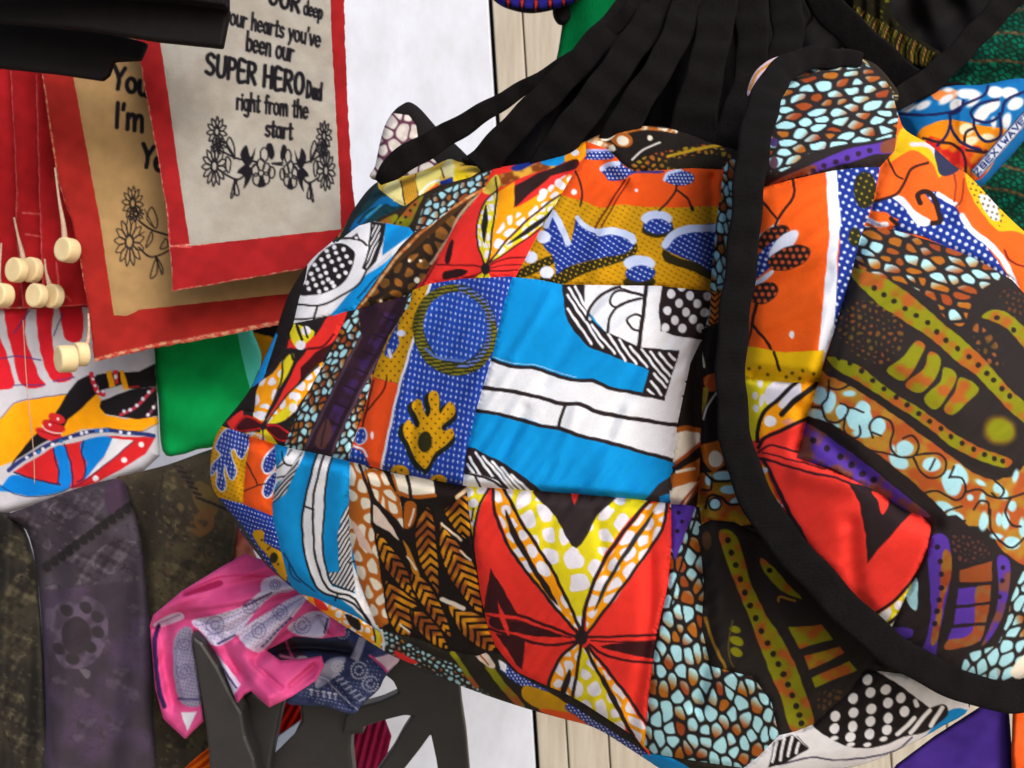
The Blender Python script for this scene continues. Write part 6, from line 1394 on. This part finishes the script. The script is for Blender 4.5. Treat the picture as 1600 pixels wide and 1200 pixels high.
Dp = tps([(230, 980, 1.14), (270, 930, 1.11), (360, 890, 1.09), (440, 880, 1.10), (520, 960, 1.06), (300, 1000, 1.12), (400, 1000, 1.08), (420, 1090, 1.03), (290, 1140, 1.13), (250, 1090, 1.14), (480, 1050, 1.04), (360, 960, 1.075)])
Wp = folds([((255, 950, 330, 920, 420, 885), -.006, 7), ((280, 960, 380, 945, 450, 925), .007, 5), ((330, 975, 420, 935, 475, 922), .008, 6), ((372, 1000, 440, 950, 485, 930), .008, 6), ((405, 1020, 460, 985, 505, 955), .007, 5), ((238, 985, 290, 968, 330, 985, 372, 1050), .007, 6), ((250, 990, 256, 1050, 270, 1110), .006, 6), ((345, 1010, 420, 1090), -.005, 7), ((400, 1040, 440, 1075), .006, 4), ((455, 1070, 490, 1040), .008, 4), ((500, 960, 520, 990), .008, 5), ((290, 925, 400, 905, 470, 910), .010, 10), ((300, 960, 420, 930, 480, 915), -.008, 12), ((360, 985, 430, 940, 480, 920), .012, 9), ((385, 1010, 450, 960, 480, 930), -.01, 10), ((400, 1030, 470, 980, 500, 950), .012, 9), ((245, 980, 300, 965, 340, 990, 380, 1060), .016, 12), ((260, 980, 262, 1040, 275, 1100), .012, 9), ((340, 1000, 400, 1050), -.01, 12), ((430, 1100, 470, 1070, 500, 1040), .010, 9), ((420, 1030, 440, 1090), -.005, 16)])
cloth(pb, Z(*P4)([(80, 372), (92, 332), (200, 242), (330, 162), (430, 106), (560, 150), (690, 260), (800, 366), (800, 408), (710, 418), (610, 410), (510, 462), (560, 498), (660, 490), (712, 480), (722, 520), (692, 572), (602, 632), (520, 672), (452, 612), (430, 622), (402, 657), (380, 602), (330, 488), (290, 436), (246, 392), (238, 440), (252, 520), (268, 640), (278, 722), (210, 788), (130, 714), (100, 602), (88, 462)]),
      lambda P: Dp(P) + Wp(P) + slack(P, .0016, 2.3), [('bandana_cloth', None, p, M_cotton, None)], step=1.8, roll=(.008, 6), back=.02, back_mat=M_lining, sm=0)
# navy bandana
NB = (62, 72, 116)
p = Pr(mottle(NB, (54, 62, 102), .7)).T(*P4)
p.poly([(560, 395), (700, 425), (830, 430), (820, 485), (690, 470), (560, 440)], (62, 64, 86)).poly([(818, 490), (848, 415), (878, 415), (846, 505)], (196, 190, 206), 0).poly([(780, 370), (830, 370), (820, 430), (780, 410)], NB).poly([(900, 490), (980, 470), (1000, 500), (955, 540)], (236, 206, 222), 0).line([(890, 480), (955, 540)], 9, PK)
p.poly([(690, 575), (730, 500), (800, 490), (760, 560), (700, 600)], (170, 170, 200))
for a in ((850, 535, 30), (890, 585, 28), (790, 395, 22), (770, 520, 20)): spiral(p, *a, 3.6, (206, 210, 232), 10)
for k in range(7): p.line([(752 + k * 16, 560 + k * 15), (775 + k * 16, 548 + k * 15)], 5, (206, 210, 232)); p.line([(735 + k * 15, 575 + k * 15), (752 + k * 15, 600 + k * 13)], 4, (206, 210, 232))
for k in range(5):
    x, y = 672 + k * 22, 606 + k * 4
    p.dots([(x, y), (x + 6, y), (x + 3, y + 9), (x + 3, y + 18), (x - 3, y)], 3.6, (214, 218, 236))
p.poly([(540, 440), (600, 420), (660, 500), (620, 520), (560, 500)], (74, 50, 66)).line([(580, 430), (610, 500)], 10, PK).line([(560, 480), (640, 500)], 10, (210, 120, 160)).ell(640, 490, 20, 10, (190, 180, 190))
p.grid([(640, 560), (760, 500), (900, 500), (930, 600), (830, 690), (640, 650)], (14, 3), (-4, 14), 2.2, (170, 178, 214), only=NB, tol=.05)
nb = thing('bandana', 'navy bandana with white dotted print, tucked between pink bandana and metal stand', 'bandana', V3(540, 1100, 1.12), 'bandanas below the bag')
Dn = tps([(410, 1010, 1.14), (480, 990, 1.13), (560, 980, 1.14), (600, 1030, 1.10), (550, 1110, 1.08), (480, 1100, 1.10), (540, 1040, 1.10)])
Wn = folds([((420, 1020, 480, 1012, 545, 1018), .012, 4), ((490, 1050, 530, 1075, 550, 1105), .010, 4), ((545, 1000, 560, 1020, 590, 1050), -.008, 5), ((430, 1010, 500, 1010, 550, 1020), .018, 9), ((500, 1040, 560, 1020, 600, 1015), -.01, 12), ((480, 1090, 510, 1060, 545, 1100), .012, 10)])
cloth(nb, Z(*P4)([(480, 455), (560, 385), (620, 330), (760, 350), (860, 370), (990, 470), (1000, 495), (945, 560), (922, 605), (862, 660), (828, 695), (720, 668), (640, 664), (580, 650), (600, 560), (560, 520), (500, 500)]), lambda P: Dn(P) + Wn(P) + slack(P, .0016, 2.3), [('bandana_cloth', None, p, M_cotton, None)], step=1.8, roll=(.016, 12), back=.02, back_mat=M_lining)

# ------------------------------------------------------------------ metal stand
M_metal = solid('dark_grey_metal', (40, 38, 38), .45, .45, (('noise', 220, .25, .0006),), .12, 40)
M_metal2 = solid('worn_grey_metal', (126, 138, 160), .5, .4, (('noise', 120, .2, .0006),), .1, 30)  # paler grey-blue, a highlight put into the colour
Z2 = (480, 1000, 4.21); Z1 = (220, 980, 4.706)
st = thing('display_stand', 'dark grey metal stand of crossing bars under the largest bag', 'stand', V3(560, 1260, 1.16))
prism('crossed_frame', Z(*Z2)([(488, 215), (568, 108), (700, 165), (770, 200), (860, 226), (1002, 296), (1012, 420), (1042, 620), (1085, 1100), (890, 1100), (850, 800), (812, 622), (740, 722), (600, 900), (460, 1080), (330, 1080), (450, 880), (560, 722), (625, 600), (690, 504), (640, 498), (500, 532), (290, 602), (230, 620), (250, 505), (340, 440), (480, 402), (600, 348), (565, 275)]), 1.145, 1.17, M_metal, st, .003)
prism('leg', Z(*Z1)([(366, 50), (452, 112), (562, 282), (692, 542), (742, 622), (772, 802), (836, 962), (880, 1250), (510, 1250), (492, 900), (470, 700), (420, 400)]), 1.09, 1.12, M_metal, st, .004)
prism('leg', Z(*Z1)([(690, 560), (810, 470), (940, 560), (1050, 520), (1010, 700), (960, 950), (930, 1250), (860, 1250), (826, 1000), (772, 852), (742, 640)]), 1.125, 1.15, M_metal, st, .004)
prism('bracket', Z(*Z1)([(1160, 530), (1290, 566), (1610, 590), (1640, 790), (1545, 790), (1540, 900), (1575, 1250), (1180, 1250), (930, 1250), (955, 950), (1180, 690)]), 1.16, 1.19, M_metal, st, .004)
prism('bar_edge', Z(*Z1)([(968, 835), (1175, 688), (1130, 784), (955, 958)]), 1.152, 1.158, M_metal2, st, .001)  # painted highlight along the bar, built as a thin plate
# knitted things behind the stand
M_knit = cloth_mat('ribbed_knit', .95, .05, 260, .7, .3, .2)
def ribs(c1, c2, ang, sp, poly): return Pr(c1).hatch(poly, ang, sp, sp * .45, c2, 0)
big = [(0, 900), (900, 900), (900, 1300), (0, 1300)]
for nm, lb, sil, c1, c2, ang, d in (('red_knit', 'red ribbed knit glimpsed through the stand under the pink bandana', [(410, 1060), (490, 1070), (492, 1140), (500, 1260), (400, 1260)], (206, 34, 26), (120, 14, 14), .5, 1.33),
                                   ('orange_knit', 'orange ribbed knit in the bottom corner left of the stand leg', [(282, 1206), (306, 1184), (326, 1168), (334, 1168), (338, 1260), (262, 1260), (262, 1222)], (206, 92, 14), (150, 50, 12), .9, 1.17),
                                   ('maroon_knit', 'maroon ribbed cloth showing between the bars of the stand', [(540, 1140), (600, 1118), (612, 1150), (600, 1200), (580, 1260), (545, 1260)], (166, 38, 84), (124, 22, 60), .25, 1.42)):
    t = thing(nm, lb, 'knitwear', V3(sil[-1][0], 1260, d))
    cloth(t, sil, (lambda a, d0: (lambda P: d0 + .004 * np.sin((P[:, 0] * math.cos(a) + P[:, 1] * math.sin(a)) * .5)))(ang, d), [('knit_panel', None, ribs(c1, c2, ang, 11, big), M_knit, None)], step=2, roll=(.006, 6), back=.02, back_mat=M_lining, sm=0)

# ------------------------------------------------------------------ bags and straps upper right
T8 = (1240, 0, 4.444)
bk = thing('black_shoulder_bag', 'plain black bag filling the top right behind the crossing straps', 'bag', V3(1400, 160, 1.15))
cloth(bk, [(1200, -60), (1700, -60), (1700, 200), (1500, 230), (1380, 220), (1280, 180), (1210, 130)], lambda P: 1.10 + .012 * np.sin(P[:, 0] * .03 + P[:, 1] * .05) + .006 * np.sin(P[:, 0] * .09 - P[:, 1] * .04), [('black_cloth', None, Pr(mottle((24, 22, 24), (18, 16, 18), 1)), M_blackp, None)], step=3, roll=(.02, 20), back=.03, back_mat=M_lining)
p = Pr((26, 24, 14)).T(*T8)
for k in range(26):
    x = 420 + k * 22 + 6 * math.sin(k * 2.1); y0 = 40 + k * 13
    c = [(120, 108, 20), (150, 128, 60), (90, 92, 24), (170, 120, 60)][k % 4]
    p.line([(x, y0), (x - 26, y0 + 70 + 20 * math.sin(k * 1.7)), (x - 30, y0 + 130)], 8, c)
p.cob(None, 40, mottle((104, 104, 24), (60, 54, 20), 3), .9, 1.2, 111, .3, None, 1, .35)
gw = thing('woven_bag', 'strip of dark gold woven bag between two black straps', 'bag', V3(1370, 100, 1.08))
cloth(gw, Z(*T8)([(330, -120), (620, -120), (700, 120), (850, 260), (1040, 380), (1000, 460), (820, 470), (640, 420), (470, 200)]), lambda P: 1.075 + .003 * np.sin(P[:, 0] * .3), [('woven_panel', None, p, M_knit, None)], step=2, roll=(.01, 10), back=.02, back_mat=M_lining)
g2 = thing('gold_fringe', 'small gold beaded fringe behind the cobbled top of the nearest bag', 'fringe', V3(1370, 140, .9))
p = Pr((40, 32, 26)).T(*T8)
for k in range(10): p.line([(480 + k * 25, 420 + k * 30), (520 + k * 25, 455 + k * 26)], 11, [(176, 164, 120), (120, 108, 70)][k % 2])
cloth(g2, Z(*T8)([(330, 330), (430, 390), (560, 440), (660, 540), (730, 650), (700, 720), (620, 700), (500, 560), (380, 440)]), lambda P: .885 + 0 * P[:, 0], [('beaded_band', None, p, M_cotton, None)], step=1.8, roll=(.006, 8), back=.012, back_mat=M_lining)
# green woven bag with its label tape
p = Pr((22, 46, 38)).T(*T8)
p.cob(None, 40, mottle((10, 112, 86), (14, 76, 58), 2.2, .4, 0, 3), .5, 1.25, 121, .14)
p.cob(None, 66, mottle((10, 140, 130), (16, 120, 84), 2.2), .2, 1.1, 124, .3, None, 1, .3)
for l in ([(1330, 250), (1480, 225), (1800, 260)], [(1170, 410), (1300, 425), (1450, 420), (1800, 470)], [(1480, 95), (1600, 60), (1800, 50)], [(1440, 590), (1640, 640)], [(1380, 1130), (1500, 1160), (1800, 1250)], [(1300, 1290), (1500, 1330), (1800, 1420)]):
    p.line(l, 20, mottle((108, 92, 62), (60, 52, 42), 6, .3))
gr = thing('woven_bag', 'green woven bag with tan cords at the right edge of the picture', 'bag', V3(1600, 380, 1.05))
cloth(gr, [(1720, -60), (1640, -10), (1590, 12), (1568, 28), (1540, 52), (1505, 88), (1480, 120), (1450, 160), (1450, 230), (1500, 320), (1560, 380), (1720, 420)], lambda P: 1.03 + .006 * np.sin(P[:, 1] * .06) + .00012 * np.abs(P[:, 0] - 1600), [('woven_panel', None, p, M_knit, None)], step=2, roll=(.03, 30), back=.05, back_mat=M_lining)
# blue and orange printed bag
p = Pr((8, 104, 172)).T(*T8)
NL = (22, 28, 84)
p.poly([(880, 900), (960, 860), (1100, 830), (1300, 870), (1480, 900), (1440, 1010), (1300, 1240), (1000, 1240), (860, 1000)], (240, 140, 14)).poly([(920, 960), (1100, 990), (1340, 1040), (1300, 1240), (980, 1240)], mottle((206, 34, 30), (236, 130, 20), 1.6, 0, -.2))
p.poly([(960, 640), (1120, 620), (1120, 690), (1000, 700)], (226, 130, 60))
for x, y, a, b, r in ((800, 750, 60, 26, -.5), (900, 730, 60, 26, -.5), (1130, 730, 52, 40, -.4), (1060, 690, 60, 26, -.5), (1075, 625, 36, 18, 0), (1210, 650, 90, 36, 0), (1250, 700, 60, 28, -.7), (1400, 640, 60, 40, 0), (1500, 645, 60, 40, 0), (1310, 790, 90, 44, -.8), (1380, 740, 66, 36, -.7), (1540, 720, 60, 40, -.5), (1480, 840, 30, 60, .2), (1200, 900, 50, 44, 0), (1350, 950, 48, 24, 0), (1230, 980, 60, 30, -.3), (1390, 850, 20, 40, 0)):
    p.ell(x, y, a, b, (222, 222, 226) if y < 860 else (244, 226, 190), r, 3)
for l in ([(720, 790), (900, 800), (1080, 780), (1200, 720), (1320, 660), (1350, 600)], [(1080, 780), (1090, 860), (1060, 940), (1000, 1010)], [(1090, 860), (1120, 940), (1180, 1000), (1300, 1040)], [(1250, 830), (1340, 850), (1440, 800), (1470, 700), (1600, 640)], [(1250, 830), (1260, 900), (1330, 980), (1420, 960), (1440, 880), (1430, 790)], [(1180, 1000), (1200, 920), (1260, 890)], [(1180, 700), (1160, 760), (1100, 790)], [(900, 960), (1000, 985), (1100, 1000), (1190, 1090), (1190, 1240)], [(1200, 1040), (1360, 1060)], [(1250, 830), (1230, 780), (1300, 720), (1420, 690)], [(700, 740), (860, 690), (1000, 620)]):
    p.line(l, 20, NL if l[0][1] < 870 else (46, 24, 30))
pbag = thing('printed_bag', 'blue and orange pebble print bag behind the top of the nearest bag', 'bag', V3(1500, 280, .95))
cloth(pbag, Z(*T8)([(690, 790), (850, 685), (1050, 600), (1300, 590), (1640, 560), (1640, 900), (1400, 1200), (1250, 1320), (1000, 1320), (820, 1050), (720, 880)]), lambda P: .925 + .00025 * np.abs(P[:, 0] - 1500) + .004 * np.sin(P[:, 0] * .06), [('printed_panel', None, p, M_cotton, None)], roll=(.03, 26), back=.05, back_mat=M_lining)
p = Pr((206, 214, 232)).T(*T8)
dx, dy = -.66, .75
def along(t, s): return (1680 + dx * t - dy * s * -1 * .9, 735 + dy * t + dx * s * -1 * .9)
for k, g in enumerate('EOEVAWIXEBZ'):
    t = 30 + k * 58
    st = {'E': [[(-20, -22), (-20, 22), (20, 22), (20, -22)], [(0, 22), (0, -10)]], 'O': [[(-20, -16), (20, -16), (20, 16), (-20, 16), (-20, -16)]], 'V': [[(-20, 22), (20, 0), (-20, -22)]], 'A': [[(20, 22), (-20, 0), (20, -22)], [(6, 10), (6, -10)]], 'W': [[(-20, 22), (20, 10), (-5, 0), (20, -10), (-20, -22)]], 'I': [[(-20, 0), (20, 0)]], 'X': [[(-20, 20), (20, -20)], [(-20, -20), (20, 20)]], 'B': [[(-20, -16), (20, -16), (20, 16), (-20, 16), (-20, -16)], [(0, -16), (0, 16)]], 'Z': [[(-20, 18), (-20, -18), (20, 18), (20, -18)]]}[g]
    for s_ in st: p.line([along(t + b, a) for a, b in s_], 11, (24, 42, 104), 0)
p.line([along(-60, 40), along(800, 40)], 9, (30, 48, 110)).line([along(-60, -40), along(800, -40)], 9, (30, 48, 110))
cloth(pbag, [along(-60, 44) if 0 else tuple(Z(*T8)([along(t, s)])[0]) for t, s in ((-60, 44), (200, 44), (420, 44), (640, 44), (640, -44), (420, -44), (200, -44), (-60, -44))], lambda P: .905 + 0 * P[:, 0], [('label_tape', None, p, M_cotton, 'white tape with navy letters')], step=1.6, roll=(.004, 4), back=.004, back_mat=M_lining, back_name='tape_back', sm=0)
# crossing black straps
ribbon('shoulder_strap', [(1255, -60, .99), (1285, 0, .985), (1322, 40, .98), (1370, 84, .975), (1412, 120, .97), (1450, 142, .965), (1500, 150, .97)], [44, 46, 46, 44, 40, 38, 40], .006, M_black, None, label='black strap slanting down to the right across the gold woven bag', cat='strap', group='black straps crossing at the top right')
ribbon('shoulder_strap', [(1620, -60, .965), (1578, -4, .96), (1532, 48, .955), (1488, 92, .95), (1455, 122, .945), (1420, 146, .94), (1390, 160, .93), (1360, 172, .92)], [38, 38, 38, 38, 40, 36, 34, 30], .006, M_black, None, label='black strap slanting up to the right past the green woven bag', cat='strap', group='black straps crossing at the top right')
# beaded bag and green knit at the top
p = Pr((20, 18, 26)).T(*P5)
for k, x in enumerate(range(730, 1120, 62)): p.poly([(x, -40), (x + 44, -40), (x + 40, 42 - abs(x - 890) * .07), (x + 6, 40 - abs(x - 890) * .07)], (36, 34, 130), 0); p.poly([(x + 46, 0), (x + 60, 0), (x + 53, 54 - abs(x - 850) * .12)], (196, 50, 44), 0)
bd = thing('beaded_purse', 'navy and black beaded purse edge cut off at the top of the picture', 'purse', V3(830, 20, 1.25))
cloth(bd, Z(*P5)([(660, -160), (690, -40), (735, 16), (800, 46), (880, 60), (960, 50), (1060, 20), (1130, -40), (1130, -160)]), lambda P: 1.25 + 0 * P[:, 0], [('beaded_panel', None, p, M_knit, None)], step=1.8, roll=(.02, 12), back=.03, back_mat=M_lining)
p = Pr((0, 104, 56)).hatch([(800, -80), (1100, -80), (1100, 200), (800, 200)], .12, 5, 2, (0, 90, 46), 0)
gk = thing('green_knit', 'green ribbed knit hanging behind the thin black handle', 'knitwear', V3(900, 110, 1.3))
cloth(gk, [(872, -60), (880, 0), (878, 40), (872, 80), (866, 120), (900, 125), (960, 110), (1010, 60), (1020, -60)], lambda P: 1.29 + .006 * np.sin(P[:, 0] * .08), [('knit_panel', None, p, M_knit, None)], step=2, roll=(.012, 10), back=.02, back_mat=M_lining)
bt = thing('black_pompom', 'small black tassel end beside the green knit', 'tassel', V3(870, 36, 1.28))
cloth(bt, [(866, 6), (886, 4), (892, 24), (884, 38), (872, 38), (864, 24)], lambda P: 1.275 + 0 * P[:, 0], [('tassel_end', None, Pr((22, 20, 22)), M_knit, None)], step=2, roll=(.012, 10), back=.012, back_mat=M_lining)
# purple and orange cloths bottom right
M_plain = cloth_mat('plain_cotton', .9, .1)
pc = thing('purple_cloth', 'plain purple cloth below the black band at the bottom right', 'cloth', V3(1500, 1260, .86))
cloth(pc, [(1360, 1260), (1400, 1195), (1460, 1150), (1530, 1105), (1575, 1090), (1582, 1180), (1586, 1260)], lambda P: .855 + .004 * np.sin(P[:, 0] * .05 + P[:, 1] * .03), [('cloth_panel', None, Pr(mottle((66, 42, 132), (58, 36, 120), .8)), M_plain, None)], step=2.2, roll=(.008, 8), back=.015, back_mat=M_lining, sm=0)
oc = thing('orange_cloth', 'plain orange cloth in the bottom right corner of the picture', 'cloth', V3(1620, 1260, .85))
cloth(oc, [(1583, 1085), (1640, 1070), (1680, 1100), (1680, 1260), (1584, 1260), (1580, 1180)], lambda P: .84 + .004 * np.sin(P[:, 0] * .05 + P[:, 1] * .04), [('cloth_panel', None, Pr(mottle((250, 100, 40), (240, 88, 30), .8)), M_plain, None)], step=2.2, roll=(.008, 8), back=.015, back_mat=M_lining, sm=0)

# ------------------------------------------------------------------ white door and plank wall
def wall_mat(name, col, streak, rough=.6, grain=True):
    m, n, l, b = _mat(name)
    tc = n.new('ShaderNodeTexCoord'); mp = n.new('ShaderNodeMapping'); mp.inputs['Scale'].default_value = (9, 9, .7) if grain else (2.2, 2.2, 1.2)
    l.new(tc.outputs['Object'], mp.inputs['Vector'])
    no = n.new('ShaderNodeTexNoise'); no.inputs['Scale'].default_value = 6; no.inputs['Detail'].default_value = 8; no.inputs['Roughness'].default_value = .65
    l.new(mp.outputs[0], no.inputs['Vector'])
    r = n.new('ShaderNodeValToRGB'); r.color_ramp.elements[0].position = .35; r.color_ramp.elements[1].position = .62
    r.color_ramp.elements[0].color = (*lin(streak), 1); r.color_ramp.elements[1].color = (*lin(col), 1)
    l.new(no.outputs['Fac'], r.inputs['Fac']); l.new(r.outputs[0], b.inputs['Base Color'])
    bp = n.new('ShaderNodeBump'); bp.inputs['Strength'].default_value = .25; bp.inputs['Distance'].default_value = .002
    l.new(no.outputs['Fac'], bp.inputs['Height']); l.new(bp.outputs[0], b.inputs['Normal'])
    b.inputs['Roughness'].default_value = rough
    return m
M_door = wall_mat('white_paint', (212, 218, 233), (198, 203, 216), .5, False)
M_plank = wall_mat('bare_planks', (186, 178, 164), (166, 156, 141), .8)
M_gap = solid('dark_gap', (40, 40, 44), .9, .05)
wl = thing('wall', None, None, V3(900, 1260, 2.02)); wl['kind'] = 'structure'
def edge(x, y): return x + (836 - 762) * (y / 1200.)
def strip(x0, x1): return [(edge(x0, -120), -120), (edge(x0, 1320), 1320), (edge(x1, 1320), 1320), (edge(x1, -120), -120)]
prism('wall_backing', strip(700, 1900), 2.04, 2.06, M_gap, wl, 0)
xs = [768, 815, 880, 960, 1050, 1140, 1230, 1320, 1410, 1500, 1590, 1680, 1770, 1860]
for a, b in zip(xs[:-1], xs[1:]):
    prism('plank', strip(a + 1.2, b - 1.2), 2.0 + random.Random(a).uniform(-.004, .004), 2.03, M_plank, wl, .003)
dr = thing('door', 'white painted door behind the wall hangings and the stand', 'door', V3(500, 1300, 2.0))
prism('door_leaf', strip(-900, 763), 1.985, 2.03, M_door, dr, .004)
M_bounce_ground = solid('pale_ground', (176, 164, 148), .95, .05, (('noise', 12, .5, .01),), .12, 3)
mesh_obj('ground', [(-30, -30, -.001), (30, -30, -.001), (30, 30, -.001), (-30, 30, -.001)], [(0, 1, 2, 3)], M_bounce_ground, None, False, kind='structure')  # unseen ground plane, added to bounce light upward
